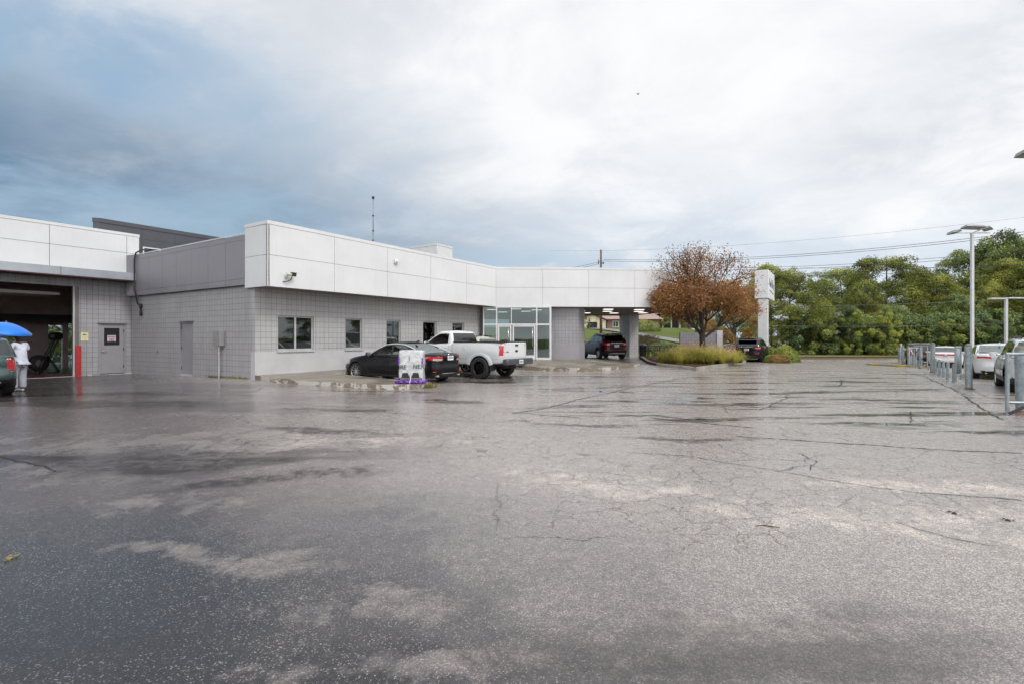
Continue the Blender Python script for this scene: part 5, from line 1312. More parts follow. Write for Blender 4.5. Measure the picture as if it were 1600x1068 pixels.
# clipped shrubs right of the black suv, by the pylon
def shrub(name,x_,Y,w,h,mat,label,seed,group='clipped shrubs at the pylon',size=.075,n=5200,z=None):
    rng=np.random.default_rng(seed); x,y=tp(x_,Y); zz=g(x,y) if z is None else z; o=empty(name,(x,y,zz),0,label,'shrub',group)
    d=rng.normal(0,1,(n,3)); d/=np.linalg.norm(d,axis=1,keepdims=True); d[:,2]=np.abs(d[:,2])
    lob=1+.07*np.sin(d[:,0]*5+seed)+.06*np.sin(d[:,1]*7+d[:,2]*4)
    P=d*np.array([w/2,w/2*.85,h])*lob[:,None]*rng.uniform(.80,1.03,(n,1)); v,f=leafquads(P,d*1.2,size,rng)
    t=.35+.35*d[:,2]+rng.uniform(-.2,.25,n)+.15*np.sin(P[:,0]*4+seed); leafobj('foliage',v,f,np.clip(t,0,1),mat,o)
    m=MB()
    for k in range(5): a=k*1.26; m.tube([(0,0,0),(.12*w*math.cos(a),.12*w*math.sin(a),h*.35),(.3*w*math.cos(a),.3*w*math.sin(a),h*.75)],[.03,.022,.008],6)
    m.build('stems',m_bark,o); return o
shrub('clipped_shrub',1203,37.5,1.5,.95,lf_green,'small dark green clipped shrub against the pylon foot',1)
shrub('clipped_shrub',1226,36.0,2.1,1.12,lf_lime,'largest clipped shrub with bright yellow-green top right of the pylon',2)
shrub('clipped_shrub',1203,34.9,.9,.5,lf_lime,'low yellow shrub beside the black suv wheel',3)
shrub('clipped_shrub',1216,34.6,1.4,.58,lf_orange,'low orange brown shrub in front of the largest clipped shrub',4)
shrub('hedge_shrub',1008,41.5,3.0,1.9,lf_maroon,'large brown maroon shrub beside the right canopy pier',5,'shrubs behind the drive-through',.085,7000,z=0.05)
shrub('hedge_shrub',1033,40.0,2.3,1.25,lf_deep,'dark green rounded shrub behind the picnic table',6,'shrubs behind the drive-through',z=.05)
shrub('hedge_shrub',1048,39.5,2.2,1.1,lf_deep,'dark green shrub right of the picnic table next to the tall grasses',7,'shrubs behind the drive-through',z=.0)
shrub('hedge_shrub',1008,38.8,1.2,.45,lf_lime,'small yellow green shrub under the brown maroon shrub',8,'shrubs behind the drive-through',z=.1)
shrub('hedge_shrub',1007,70,4.2,1.5,lf_green,'light green shrub at the top of the lawn beside the brick house',9,'shrubs at the far houses',.12,z=hill(18,70))
# ------------------------------------------------------------- the rust coloured tree
IX,IY=10.9,29.6
def fork_tree(seed, h):
    rng=np.random.default_rng(seed); segs=[]; tips=[]
    def go(p,d,L_,r,dep):
        pts=[p]; rr=[r]; n=3
        for i in range(n):
            d=(d+np.array([rng.normal()*.10,rng.normal()*.10,.05])); d/=np.linalg.norm(d); p=p+d*L_/n; pts.append(p); rr.append(r*(1-.35*(i+1)/n))
            if dep<=2: tips.append((p,d,dep))
        segs.append((pts,rr))
        if dep==0: tips.append((p,d,0)); return
        k=3 if dep>3 else 2+int(rng.uniform()<.55)
        a0=rng.uniform(0,2*PI)
        for i in range(k):
            a=a0+2*PI*i/k+rng.normal()*.35; sp=rng.uniform(.38,.72) if dep<5 else rng.uniform(.45,.8)
            u=np.cross(d,[.3,.5,.8]); u/=np.linalg.norm(u); w=np.cross(d,u); nd=d*math.cos(sp)+(u*math.cos(a)+w*math.sin(a))*math.sin(sp); nd[2]=max(nd[2],.02+.1*dep); nd/=np.linalg.norm(nd)
            go(p,nd,L_*rng.uniform(.70,.86),r*.62,dep-1)
    trunk=[np.array([0,0,-.1]),np.array([.02,0,.8]),np.array([.0,.02,1.85])]; segs.append((trunk,[.20,.165,.15]))
    for i in range(9):
        a=2*PI*i/7+.3*(i//7)+rng.normal()*.2; inc=rng.uniform(.75,1.42) if i<6 else rng.uniform(.05,.2)
        go(np.array([0,0,1.38+.07*i]),np.array([math.cos(a)*math.sin(inc),math.sin(a)*math.sin(inc),math.cos(inc)]),h*(.150 if i<6 else .205),.080,4)
    return segs,tips
rt=empty('autumn_tree',(IX+.1,IY,.12),0.0,'vase-shaped autumn tree with rust brown leaves and sparse top on the planted island','tree')
rt.scale=(1.04,1.04,1.04)
segs,tips=fork_tree(42,7.2)
m=MB()
for (p,r) in segs: m.tube(p,r,6 if r[0]<.05 else 9)
m.build('trunk',m_barkd,rt,True)
rng=np.random.default_rng(8); C=[]; Nn=[]; T=[]
for (p,d,dep) in tips:
    zf=p[2]/7.4; rad=math.hypot(p[0],p[1]); dens=15*(1.25 if p[2]<3.9 else max(.16,1-(p[2]-3.9)/2.3))
    if p[2]>4.5 and p[0]>.5+1.2*rng.uniform(): dens*=.25
    if p[0]<-1.2 and p[2]>5.0: dens*=.4
    n=rng.poisson(1.7*dens*(1 if dep<2 else .6))
    if n==0: continue
    q=rng.normal(0,.20,(n,3)); C.append(p+q); Nn.append(q+np.array([0,0,.2])); T.append(rng.uniform(.1,.9,n)*.75+.15-.25*max(0,zf-.55)+.06*(p[0]/3))
C=np.concatenate(C); Nn=np.concatenate(Nn); T=np.concatenate(T); print('rust leaves',len(C),'extent',C.min(0),C.max(0))
v,f=leafquads(C,Nn,.098,rng,.6); leafobj('crown',v,f,np.clip(T,0,1),lf_rust,rt)
# island: mulch bed and kerb
m_mulch=grassmat('red_mulch',(.075,.034,.026),(.10,.05,.038),(.15,.09,.065)); 
ISL=[px(1043,574,.03),px(1088,578,.03),px(1136,573,0),px(1166,564.5,-.03),px(1158,560,-.03),(14.5,37.5),(12.5,39.5),(10.3,40.5),(9.9,38.2),px(1000,561,.15),px(1012,567,.1),px(1026,571,.05)]
def isl_z(x,y): return g(x,y)+.13
slab('mulch_bed',[(p[0]*.999,p[1]*1.004) for p in ISL],lambda x,y:g(x,y)+.125,m_mulch,m_mulch,.2)
kerbline('island_kerb',ISL[::-1][2:]+ISL[::-1][:0],.17,.14,m_kerb) if False else kerbline('kerb',[ISL[9],ISL[10],ISL[11],ISL[0],ISL[1],ISL[2],ISL[3],ISL[4]],.17,.145,m_kerb)
# planting behind the pier and around the pylon
slab('mulch_bed',[(9.9,38.2),(10.3,40.5),(12.5,39.5),(15.0,42.0),(14.0,45.5),(4,45.5),(4,41.5),(9,40.6)],lambda x,y:g(x,y)+.08,m_mulch,m_mulch,.2)
PYB=[px(1191,564,-.1),px(1215,563,-.15),px(1236,560,-.25),(21.5,42.5),(19.5,44),(17.5,41.5),(17.0,38.5)]
slab('planting_bed',PYB,lambda x,y:g(x,y)+.10,m_verge,m_verge,.2); kerbline('kerb',[PYB[-1],PYB[0],PYB[1],PYB[2],PYB[3]],.16,.12,m_yel)
# ornamental grass clumps
def grass_proto(seed,h,w,nb):
    rng=np.random.default_rng(seed); V=[];F=[];T=[]; k=0; PV=[];PF=[];PT=[];pk=0
    tus=[(rng.normal()*w*.16,rng.normal()*w*.16,rng.uniform(.7,1.1)) for _ in range(9)]
    def arc(b,dx,dy,out,hh,droop,t): return b+np.array([dx*out*t**1.25,dy*out*t**1.25,hh*(1.75*t-.75*t*t-droop*t**3)])
    for i in range(nb):
        tu=tus[rng.integers(9)]; a=rng.uniform(0,2*PI); dx,dy=math.cos(a),math.sin(a); q_=rng.uniform(.05,1.0); out=w*.55*q_; hh=h*tu[2]*rng.uniform(.5,1.05)*(1-.35*q_); b=np.array([tu[0]+.06*rng.normal(),tu[1]+.06*rng.normal(),0]); bw=.008*rng.uniform(.7,1.5)
        side=np.array([-dy,dx,0]); n=6; droop=rng.uniform(.05,.75)*q_
        for j in range(n+1):
            t=j/n; p=arc(b,dx,dy,out,hh,droop,t); p[2]=max(p[2],.01); q=bw*(1-t*.85); V+= [p-side*q,p+side*q]
        tb=rng.uniform(0,.75)
        for j in range(n): F.append([k+2*j,k+2*j+1,k+2*j+3,k+2*j+2]); T.append(np.clip(tb+.35*j/n,0,1))
        k+=2*(n+1)
        if i%13==0:
            top_=arc(b,dx,dy,out*.8,hh*1.12,droop*.3,1.0); ax=np.array([dx*.7*q_,dy*.7*q_,1.0]); ax/=np.linalg.norm(ax)
            top_[2]+=rng.uniform(0,.16)
            for q in range(3):
                s=np.array([math.cos(a+q*2.1),math.sin(a+q*2.1),0])*.014; c=top_; L_=rng.uniform(.07,.13)
                PV+=[c-ax*L_*.5,c-s,c+ax*L_*.6,c+s]; PF.append([pk,pk+1,pk+2,pk+3]); PT.append(rng.uniform(.2,1)); pk+=4
    return np.array(V),np.array(F),T,np.array(PV),np.array(PF),PT
lf_grass=leafmat('tall_grass_blades',(.17,.20,.035),(.52,.50,.10),(.82,.74,.26),.4); lf_plume=leafmat('grass_plume',(.62,.48,.22),(.78,.64,.36),(.88,.78,.52),.4)
gprot=None
for i,(x_,Y,s,lb) in enumerate([(1049,29.2,.92,'leftmost clump of yellowing tall grass, beside the dark shrubs'),(1063,28.9,1.0,'second clump of yellowing tall grass from the left end'),(1078,28.8,1.05,'yellowing tall grass clump just left below the rust tree trunk'),(1093,28.9,1.08,'yellowing tall grass clump straight below the rust tree trunk'),(1107,29.1,1.02,'yellowing tall grass clump just right of the rust tree trunk'),(1120,29.4,1.0,'second yellowing tall grass clump from the right end'),(1132,29.9,.85,'rightmost clump of yellowing tall grass, nearest the black suv'),
      (1070,30.6,1.1,'back row tall grass clump left of the rust tree trunk'),(1103,30.8,1.1,'back row tall grass clump right of the rust tree trunk'),(1124,31.2,1.0,'back row tall grass clump at the right end')]):
    x,y=tp(x_,Y)
    if gprot is None:
        gprot=empty('ornamental_grass',(0,0,0),0); a,b,c,d_,e,f_=grass_proto(3,1.06,1.9,3200); leafobj('blades',a,b,c,lf_grass,gprot); leafobj('plumes',d_,e,f_,lf_plume,gprot); o=gprot
    else: o=copy_tree(gprot)
    o.location=(x,y,isl_z(x,y)-.02); o.scale=(s,s,s*.95); o.rotation_euler=(0,0,i*1.1); tag(o,lb,'ornamental grass','tall grass clumps under the rust coloured tree')
# masonry screen wall behind the tree
sw=empty('screen_wall',(13.5,38.5,0),0,'dark grey block screen wall with white end post behind the rust coloured tree','wall')
m=MB(); m.wallseg((-.86,0),(1.9,0),-.1,1.98,.25); m.build('block_panel',blockmat('screen_block',(.19,.18,.205),'y'),sw)
m=MB(); m.box(1.9,2.32,-.06,.36,-.1,2.15); m.build('end_post',m_parge,sw)
# pylon sign
PX=Vector((20.05,40,0)); py=empty('pylon_sign',(PX.x,PX.y,g(20,40)),ROT,'tall white pylon sign box on a square white column above the clipped shrubs','sign')
m=MB(); m.bbox(.15,1.0,.10,.78,0,4.9,.02); m.build('column',m_whitetrim,py)
m=MB(); m.bbox(0,4.2,0,1.0,4.92,7.15,.03); m.build('sign_box',M_('sign_white',(.74,.76,.78),.4,0,.03),py)
m=MB()
for z in (5.35,5.9): m.box(.1,.0,.1,.9,z,z+.01)
m.box(-.004,0,.05,.95,5.28,5.295); m.box(-.004,0,.3,.75,6.0,6.012); m.build('sign_box_seam',m_cap,py)
m=MB(); m_ink=M_('sign_blue_ink',(.12,.16,.24),.5)
strokes=[[(.5,6.5),(.55,6.1),(.9,5.9),(1.0,6.3),(.7,6.25)],[(1.2,6.2),(1.25,5.9),(1.5,6.0),(1.6,6.3)],[(1.8,6.55),(1.75,5.9),(2.0,5.95)],[(2.2,6.2),(2.5,6.25),(2.5,5.9),(2.2,5.95),(2.45,6.1)],[(2.7,6.6),(2.75,5.85)],[(3.0,6.2),(3.3,6.2),(3.35,5.8),(3.0,5.75)],[(.6,5.6),(1.4,5.55),(2.3,5.5),(3.4,5.45)]]
for s in strokes: m.tube([(a,-.012,z) for (a,z) in s],.026,5)
m.build('script_lettering',m_ink,py)
# ================================================================== HOUSES BEYOND
m_brick=brickmat('far_brick',(.40,.20,.16),(.32,.16,.13),(.35,.30,.26)); m_roof=grassmat('shingle_pinkish',(.36,.26,.23),(.42,.31,.27),(.30,.22,.20)); m_tan=M_('tan_siding',(.66,.58,.44),.7)
hA=empty('brick_house',(15.2,84,hill(15,80)-.9),0,'low brick house with pinkish shingle roof and a tan gabled front seen under the canopy','house')
m=MB(); m.box(-2.6,9,0,8,0,2.5); m.build('brick_wall',m_brick,hA)
m=MB(); m.add([(-3.0,-.6,2.45),(9.5,-.6,2.45),(9.5,8.6,2.45),(-3.0,8.6,2.45),(-2.0,4,4.1),(8.5,4,4.1)],[(0,1,5,4),(2,3,4,5),(0,4,3),(1,2,5),(0,3,2,1)]); m.build('roof',m_roof,hA)
m=MB(); m.box(-4.6,-.2,-2.2,0,0,2.25); m.add([(-4.6,-2.2,2.25),(-.2,-2.2,2.25),(-2.4,-2.2,3.1),(-4.6,0,2.25),(-.2,0,2.25),(-2.4,0,3.1)],[(0,1,2),(3,5,4)]); m.build('gabled_front',m_tan,hA)
m=MB(); m.add([(-5.0,-2.5,2.1),(-2.4,-2.5,3.2),(.2,-2.5,2.1),(-5.0,.6,2.1),(-2.4,.6,3.2),(.2,.6,2.1),(-5.0,-2.5,2.25),(-2.4,-2.5,3.36),(.2,-2.5,2.25),(-5.0,.6,2.25),(-2.4,.6,3.36),(.2,.6,2.25)],[(0,1,4,3),(1,2,5,4),(6,7,10,9),(7,8,11,10),(0,6,7,1),(1,7,8,2)]); m.build('gable_roof',M_('dark_brown_roof',(.08,.055,.05),.8),hA)
def hwin(p,x0,x1,y,z0,z1,fm):
    w=MB(); t=.1; w.box(x0,x1,y-.06,y,z0,z0+t); w.box(x0,x1,y-.06,y,z1-t,z1); w.box(x0,x0+t,y-.06,y,z0+t,z1-t); w.box(x1-t,x1,y-.06,y,z0+t,z1-t); w.box((x0+x1)/2-.03,(x0+x1)/2+.03,y-.05,y,z0+t,z1-t); o=w.build('window',fm,p)
    q=MB(); q.box(x0+t,x1-t,y-.03,y-.02,z0+t,z1-t); q.build('pane',M_('dark_pane',(.025,.035,.035),.1),o)
hwin(hA,-3.1,-1.6,-2.2,.75,1.95,m_dark); hwin(hA,1.3,2.3,0,1.15,2.2,m_whitetrim); hwin(hA,4.5,6.0,0,1.0,2.2,m_whitetrim)
m=MB(); m.box(-.05,.4,-.05,0,.1,2.2); m.build('door',M_('dark_shutter',(.03,.035,.04),.5),hA)
hB=empty('porch_house',(26.5,92,hill(22,80)+.2),0,'house with dark front and white porch posts at the top of the lawn','house')
m=MB(); m.box(-7,5.5,0,8,0,2.7); m.build('front_wall',M_('dark_house_wall',(.07,.065,.065),.7),hB)
m=MB(); m.box(-8.2,-4.9,-.3,.0,0,2.6); m.box(3.2,6.6,-.4,.0,0,2.6); m.build('brick_wing',m_brick,hB)
m=MB(); m.add([(-8.6,-2.3,2.7),(6.9,-2.3,2.7),(6.9,9,2.7),(-8.6,9,2.7),(-7,3.5,4.6),(5.2,3.5,4.6)],[(0,1,5,4),(2,3,4,5),(0,4,3),(1,2,5),(0,3,2,1)]); m.build('roof',M_('grey_shingle',(.16,.15,.15),.8),hB)
for k in range(6): m=MB(); m.box(-4.6+1.5*k,-4.42+1.5*k,-2.1,-1.92,0,2.7); m.build('porch_post',m_whitetrim,hB)
m=MB(); m.box(-4.8,3.3,-2.15,-1.9,2.5,2.68); m.build('porch_beam',m_whitetrim,hB)
hC=empty('wood_house',(46.5,80,.2),0,'small house with pale roof edge peeping out of the olive trees','house')
m=MB(); m.box(-2.5,2.5,0,5,0,3.6); m.build('wall',m_tan,hC)
m=MB(); m.add([(-3,-.5,3.5),(3,-.5,3.5),(3,5.5,3.5),(-3,5.5,3.5),(-3,2.5,4.9),(3,2.5,4.9)],[(0,1,5,4),(2,3,4,5),(0,4,3),(1,2,5)]); m.build('roof',m_cap,hC)
# utility pole, wires
up=empty('utility_pole',(10.6,61,hill(10.6,61)-.1),0,'wooden utility pole rising behind the canopy roof','utility pole')
zt0=hill(10.6,61)-.1; H_=1.6+137*61/800-zt0
m=MB(); m.tube([(0,0,0),(0,0,H_)],[.17,.11],10); m.build('pole',barkmat('pole_wood',(.16,.095,.065)),up,True)
m=MB(); m.tube([(.0,-.1,H_-1.6),(.22,-.1,H_-1.6)],.04,6); m.lathe([(.09,0),(.10,.1),(.06,.2)],10,Matrix.Translation((.26,-.1,H_-1.68)),cap=True); m.tube([(-.3,-.05,H_-1.75),(-.3,-.05,H_-1.2)],.045,6); m.tube([(-.3,-.05,H_-1.5),(0,0,H_-1.5)],.02,6); m.build('insulator',m_dark,up,True)
m_wire=M_('wire',(.05,.05,.055),.6)
m_wirel=M_('pale_wire',(.28,.29,.29),.5)
def wire(p0,p1,sag,label,r=.021,mt=None):
    a=Vector(p0); b=Vector(p1); pts=[]
    for i in range(25): t=i/24; q=a.lerp(b,t); q.z-=sag*4*t*(1-t); pts.append(q)
    m=MB(); m.tube(pts,r,5,False); o=m.build('overhead_wire',mt or m_wire); return tag(o,label,'wire','overhead wires crossing the sky')
def wpt(x_,y_,Y): return ((x_-800)/800*Y,Y,1.6+(527.5-y_)*Y/800)
pl=wpt(943,405.5,61)
wire(pl,wpt(1680,352,40),.9,'upper wire of the topmost pair leaving the utility pole to the right')
wire(wpt(940,408,61),wpt(1680,356,40),.9,'lower wire of the topmost pair leaving the utility pole to the right')
wire(wpt(1030,417,66),wpt(1680,382,44),.8,'upper wire of the second pair crossing to the right')
wire(wpt(1030,420,66),wpt(1680,387,44),.8,'lower wire of the second pair crossing to the right')
wire(wpt(1100,428,70),wpt(1680,400,46),.6,'upper wire of the third pair behind the pylon')
wire(wpt(1100,432,70),wpt(1680,406,46),.6,'lower wire of the third pair behind the pylon')
wire(wpt(860,392,75),wpt(1680,330,45),1.0,'thin faint wire highest above the tree line',.009)
wire(wpt(1250,418,66),wpt(1700,404,44),.5,'lone wire between the second and third pairs at the far right',.015)
wire(wpt(937,409,61),wpt(700,436,48),.5,'upper wire leaving the utility pole to the left')
wire(wpt(936,412,61),wpt(700,442,48),.5,'lower wire leaving the utility pole to the left')
wire(wpt(1180,478,45),wpt(1700,458,38),.3,'pale low wire running in front of the trees, upper one',.008,m_wirel)
wire(wpt(1180,508,45),wpt(1700,498,38),.3,'pale low wire running in front of the trees, lower one',.007,m_wirel)
# ================================================================== LAMPS, POSTS
m_lampw=M_('lamp_pole_white',(.62,.63,.65),.35,.2,.05,2); m_lamph=M_('lamp_head_grey',(.30,.31,.30),.4,.4); m_lens=M_('lamp_lens',(.20,.20,.19),.3,.1)
def lamp_head(root,M):
    m=MB(); m.add([M@Vector(p) for p in ((-.45,-.22,0),(.45,-.22,0),(.45,.22,0),(-.45,.22,0),(-.38,-.16,.13),(.38,-.16,.13),(.38,.16,.13),(-.38,.16,.13))],[(0,3,2,1),(4,5,6,7),(0,1,5,4),(1,2,6,5),(2,3,7,6),(3,0,4,7)])
    h=m.build('lamp_head',m_lamph,root); q=MB(); q.box(-.40,.40,-.18,.18,-.012,-.002,M); q.build('lens',m_lens,h)
def T_(x,y,z): return Matrix.Translation((x,y,z))
lx,ly=tp(1519,30); z0=g(lx,ly)
lp=empty('lot_lamp',(lx,ly,z0),0,'tall white lamp post with three flat lamp heads standing behind the white sedan','street lamp','lamp posts of the lot')
hh=1.6+163*30/800-z0
m=MB(); m.bbox(-.075,.075,-.075,.075,.6,hh,.02); m.build('pole',m_lampw,lp); m=MB(); m.lathe([(.28,-.2),(.28,.6),(.24,.65),(.0,.66)],20); m.build('concrete_base',m_kerb,lp,True,auto=40)
m=MB(); m.bbox(-.95,1.05,-.03,.03,hh-.02,hh+.05,.01); m.tube([(0,0,hh),(0,-.6,hh+.1)],.03,6); m.build('cross_arm',m_lampw,lp)
lamp_head(lp,T_(-.98,.1,hh+.02)@Matrix.Rotation(R(70),4,'Z')@Matrix.Rotation(R(-8),4,'X')); lamp_head(lp,T_(-.42,-.55,hh+.18)@Matrix.Rotation(R(8),4,'Z')@Matrix.Scale(1.5,4,(1,0,0))@Matrix.Rotation(R(-14),4,'X')); lamp_head(lp,T_(.86,-.05,hh+.20)@Matrix.Rotation(R(40),4,'Z')@Matrix.Rotation(R(-10),4,'X'))
lx,ly=tp(1572,41); z0=g(lx,ly); hh=1.6+61*41/800-z0
lp=empty('lot_lamp',(lx,ly,z0),0,'shorter white T-shaped lamp post near the right edge in front of the trees','street lamp','lamp posts of the lot')
m=MB(); m.bbox(-.09,.09,-.09,.09,0,hh,.02); m.build('pole',m_lampw,lp)
m=MB(); m.bbox(-1.35,-.1,-.18,.18,hh-.06,hh+.04,.02); m.bbox(.1,1.8,-.18,.18,hh-.02,hh+.08,.02); m.box(-.12,.12,-.05,.05,hh-.02,hh+.04); m.build('lamp_heads',m_lampw,lp)
nx_,ny_=17.86,17.4; z0=g(nx_,ny_); hh=1.6+283*17.4/800-z0
lp=empty('lot_lamp',(nx_+.15,ny_,z0),0,'lamp head cut by the right edge of the photo, on the nearest post','street lamp','lamp posts of the lot')
m=MB(); m.bbox(-.10,.10,-.10,.10,0,hh,.02); m.build('pole',m_lampw,lp)
m=MB(); m.bbox(-.35,.5,-.03,.03,hh-.02,hh+.05,.01); m.build('cross_arm',m_lampw,lp)
lamp_head(lp,T_(-.42,-.05,hh+.03)@Matrix.Rotation(R(4),4,'Z')@Matrix.Rotation(R(-12),4,'X')@Matrix.Scale(.9,4,(1,0,0))); lamp_head(lp,T_(.8,0,hh+.05))
# galvanised pipe material with dirt and rust
m_galv,nt_,b_=newmat('galvanised_pipe'); n_=N(nt_); p_=n_.obj(); f_=n_.noise(p_,7,6,.7); f2_=n_.noise(n_.map(p_,(0,0,0),(0,0,0),(4,4,.5)),5,4,.6)
c_=n_.mix(n_.step(f_,.3,.7),(.20,.25,.27),(.37,.42,.44)); c_=n_.mix(n_.math('MULTIPLY',n_.step(f2_,.55,.75),.5),c_,(.12,.13,.13)); n_.link(c_,b_.inputs['Base Color']); b_.inputs['Metallic'].default_value=.35; n_.link(n_.math('MULTIPLY_ADD',f_,.3,.30),b_.inputs['Roughness']); n_.link(n_.bump(f_,.15,.004),b_.inputs['Normal'])
m_rust=M_('rust_ring',(.17,.10,.065),.8,0,.3,12); m_dome=M_('mossy_concrete_dome',(.20,.185,.145),.85,0,.35,9,.5,50)
def bollard_big(x,y,label,h=1.36,r=.092):
    o=empty('pipe_bollard',(x,y,g(x,y)),0,label,'bollard','tall capped pipe bollards of the lot fence'); o.rotation_euler=(R(1.3*math.sin(x*7)),R(1.5*math.cos(y*5)),x)
    m=MB(); m.lathe([(r,-.1),(r,h)],24); m.lathe([(r+.006,h*.78),(r+.006,h*.80)],24); m.lathe([(r+.004,h*.12),(r+.004,h*.135)],24); m.build('pipe',m_galv,o,True,auto=40)
    m=MB(); m.lathe([(r*.98,h-.002),(r*.92,h+.035),(r*.7,h+.075),(r*.35,h+.095),(0,h+.10)],24); m.build('concrete_cap',m_dome,o,True)
    m=MB(); m.lathe([(r+.07,.001),(r+.05,.012),(r+.005,.02),(r+.003,.06)],24); m.build('rusty_foot',m_rust,o,True); return o
def atpx(px_,py_):
    z=0
    for _ in range(6): Y=(1.6-z)*800/(py_-527.5); X=(px_-800)/800*Y; z=g(X,Y)
    return X,Y
BP=[(1596,645,'nearest tall pipe bollard at the right edge with rusty foot','n'),(1514,607,'tall pipe bollard left of the white sedan tail light',''),(1457,582,'tall pipe bollard behind the leaning dark gate bar',''),(1438,575,'tall pipe bollard left of the grey gate frame, in front of the red suv',''),(1420,570.5,'tall pipe bollard at the light diagonal gate brace',''),(1411,568.5,'farthest tall pipe bollard at the end of the fence line','')]
bpos=[]
for (a,b,l,_) in BP: X,Y=atpx(a,b); bpos.append((X,Y)); bollard_big(X,Y,l,1.34 if a>1450 else 1.30)
first=None
SP=[(1461.5,583.5),(1467.5,586),(1474,589),(1481,592.7),(1490.5,597),(1427,573),(1431,574),(1423,572)]
nms=['short post, farthest of the near row of five before the white coupe','short post, second farthest of the near row of five','middle short post of the near row of five before the white coupe','short post, second nearest of the near row of five','nearest short post, just left of the gate frame with three bars','short post, middle of the far row of three','short post, nearest of the far row of three','short post, farthest of the far row of three']
for (a,b),l in zip(SP,nms):
    X,Y=atpx(a,b); o=empty('short_post',(X,Y,g(X,Y)),0,l,'bollard','short pipe posts of the lot fence')
    if first is None:
        m=MB(); m.lathe([(.055,-.1),(.055,.66)],16); k1=m.build('pipe',m_galv,o,True,auto=40); m=MB(); m.lathe([(.057,.655),(.05,.69),(.025,.705),(0,.708)],16); k2=m.build('cap',m_dome,o,True); first=(k1,k2)
    else:
        for q in first: c=q.copy(); COL.objects.link(c); c.parent=o
def gate(x0,y0,dirv,L_,h,label,bars=3,diag=True,r=.028,rz=0,mat=None,low=.12):
    d=Vector(dirv).normalized(); o=empty('pipe_gate',(x0,y0,g(x0,y0)),math.atan2(d.y,d.x),label,'gate','pipe gates of the lot fence'); mt=mat or m_galv
    m=MB(); m.tube([(0,0,low),(0,0,h)],r,10); m.tube([(L_,0,low),(L_,0,h)],r,10); m.tube([(-.03,0,h),(L_+.03,0,h)],r,10); m.tube([(0,0,.32),(L_,0,.32)],r*.9,8); m.build('frame',mt,o,True,auto=45)
    for i in range(bars): x=L_*(i+1)/(bars+1); m=MB(); m.tube([(x,0,.32),(x,0,h)],r*.7,8); m.build('bar',mt,o,True)
    if diag: m=MB(); m.tube([(0,-.04,h*.95),(L_,-.04,low+.05)] if diag==1 else [(0,-.05,low-.02),(L_,-.05,h*.85)],r*.95,8); m.build('diagonal_brace',M_('brace_dark',(.10,.10,.11),.4,.5) if diag==2 else mt,o,True)
    return o
X,Y=atpx(1574,653); gate(X,Y,(.97,-.22),1.7,1.28,'nearest pipe gate with dark diagonal bar, hung at the right edge bollard',0,2,.033)
X,Y=atpx(1493,600); gate(X,Y,(.75,.66),1.05,1.30,'pipe gate frame with three upright bars left of the near tall bollard',3,False,.030)
X,Y=atpx(1449,578.5); gate(X,Y,(.30,.95),1.6,1.35,'narrow folded pipe gate with leaning dark bar beside the middle bollards',1,2,.030)
X,Y=atpx(1421,571); gate(X,Y,(.98,-.2),.62,1.30,'far pipe gate with pale diagonal brace and thin bars',3,1,.024,mat=m_lampw)
X,Y=atpx(1406,568.5); gate(X,Y,(.5,.8),1.0,1.25,'farthest folded pipe gate at the end of the fence line',2,False,.024)
X,Y=atpx(1408,566); m=MB(); m.bbox(-.05,.05,-.05,.05,-.1,1.55,.01); o=m.build('marker_post',m_lampw); o.location=(X,Y,g(X,Y)); tag(o,'slim white square marker post standing at the far end of the fence','post')
# picnic table under the canopy edge
pt=empty('picnic_table',(10.15,36.6,g(10.15,36.6)+.14),.2,'dark metal picnic table with benches by the right canopy pier','table')
m=MB(); m.bbox(-.75,.75,-.38,.38,.72,.77,.01); m.build('table_top',m_black,pt)
for sy in (-.68,.68): m=MB(); m.bbox(-.75,.75,sy-.14,sy+.14,.43,.47,.01); m.build('bench',m_black,pt)
for sx in (-.45,.45):
    m=MB(); m.tube([(sx,-.68,.43),(sx,-.2,.40),(sx,-.12,.02),(sx,.12,.02),(sx,.2,.40),(sx,.68,.43)],.028,8); m.tube([(sx,0,.1),(sx,0,.72)],.035,8); m.build('leg',m_black,pt,True)
tc=empty('trash_can',(9.35,36.6,g(9.35,36.6)+.1),0,'small dark trash can at the foot of the right canopy pier','trash can')
m=MB(); m.lathe([(.0,.0),(.22,0),(.26,.72),(.27,.76)],20); m.build('bin_body',m_black,tc,True,auto=40); m=MB(); m.lathe([(.28,.74),(.28,.80),(.12,.9),(0,.9)],20); m.build('lid',m_char,tc,True,auto=40)
# ================================================================== TYRE DISPLAY
tz=wk(-3.45,16.15); dm=atpx(643,603); td=empty('tyre_display',(-3.17,16.25,.185),R(2),'white plastic-wrapped tyre display printed with black letters on a purple base at the kerb end','tyre display')
wv=MB(); nx2,nz2=34,40; rr=random.Random(2); hw,hd,ht=.385,.30,.93
ring=[]; 
for i in range(72):
    a=2*PI*i/72; c,s=math.cos(a),math.sin(a); e=6; x=hw*math.copysign(abs(c)**(2/e),c); y=hd*math.copysign(abs(s)**(2/e),s); ring.append((x,y))
vv=[]
from mathutils import noise as mn
for j in range(nz2+1):
    z=.10+ht*j/nz2
    for (x,y) in ring:
        k=1-.035*max(0,(z-.94)/.08)**2 if z>.94 else 1
        w_=mn.noise(Vector((x*5,y*5,z*4)))*.016+mn.noise(Vector((x*13,y*13,z*11)))*.008; q=Vector((x,y)).normalized()*w_
        vv.append((x*k+q.x,y*k+q.y,z+(.012*mn.noise(Vector((x*6,y*6,3))) if j==nz2 else 0)))
ff=[(j*72+i,j*72+(i+1)%72,(j+1)*72+(i+1)%72,(j+1)*72+i) for j in range(nz2) for i in range(72)]
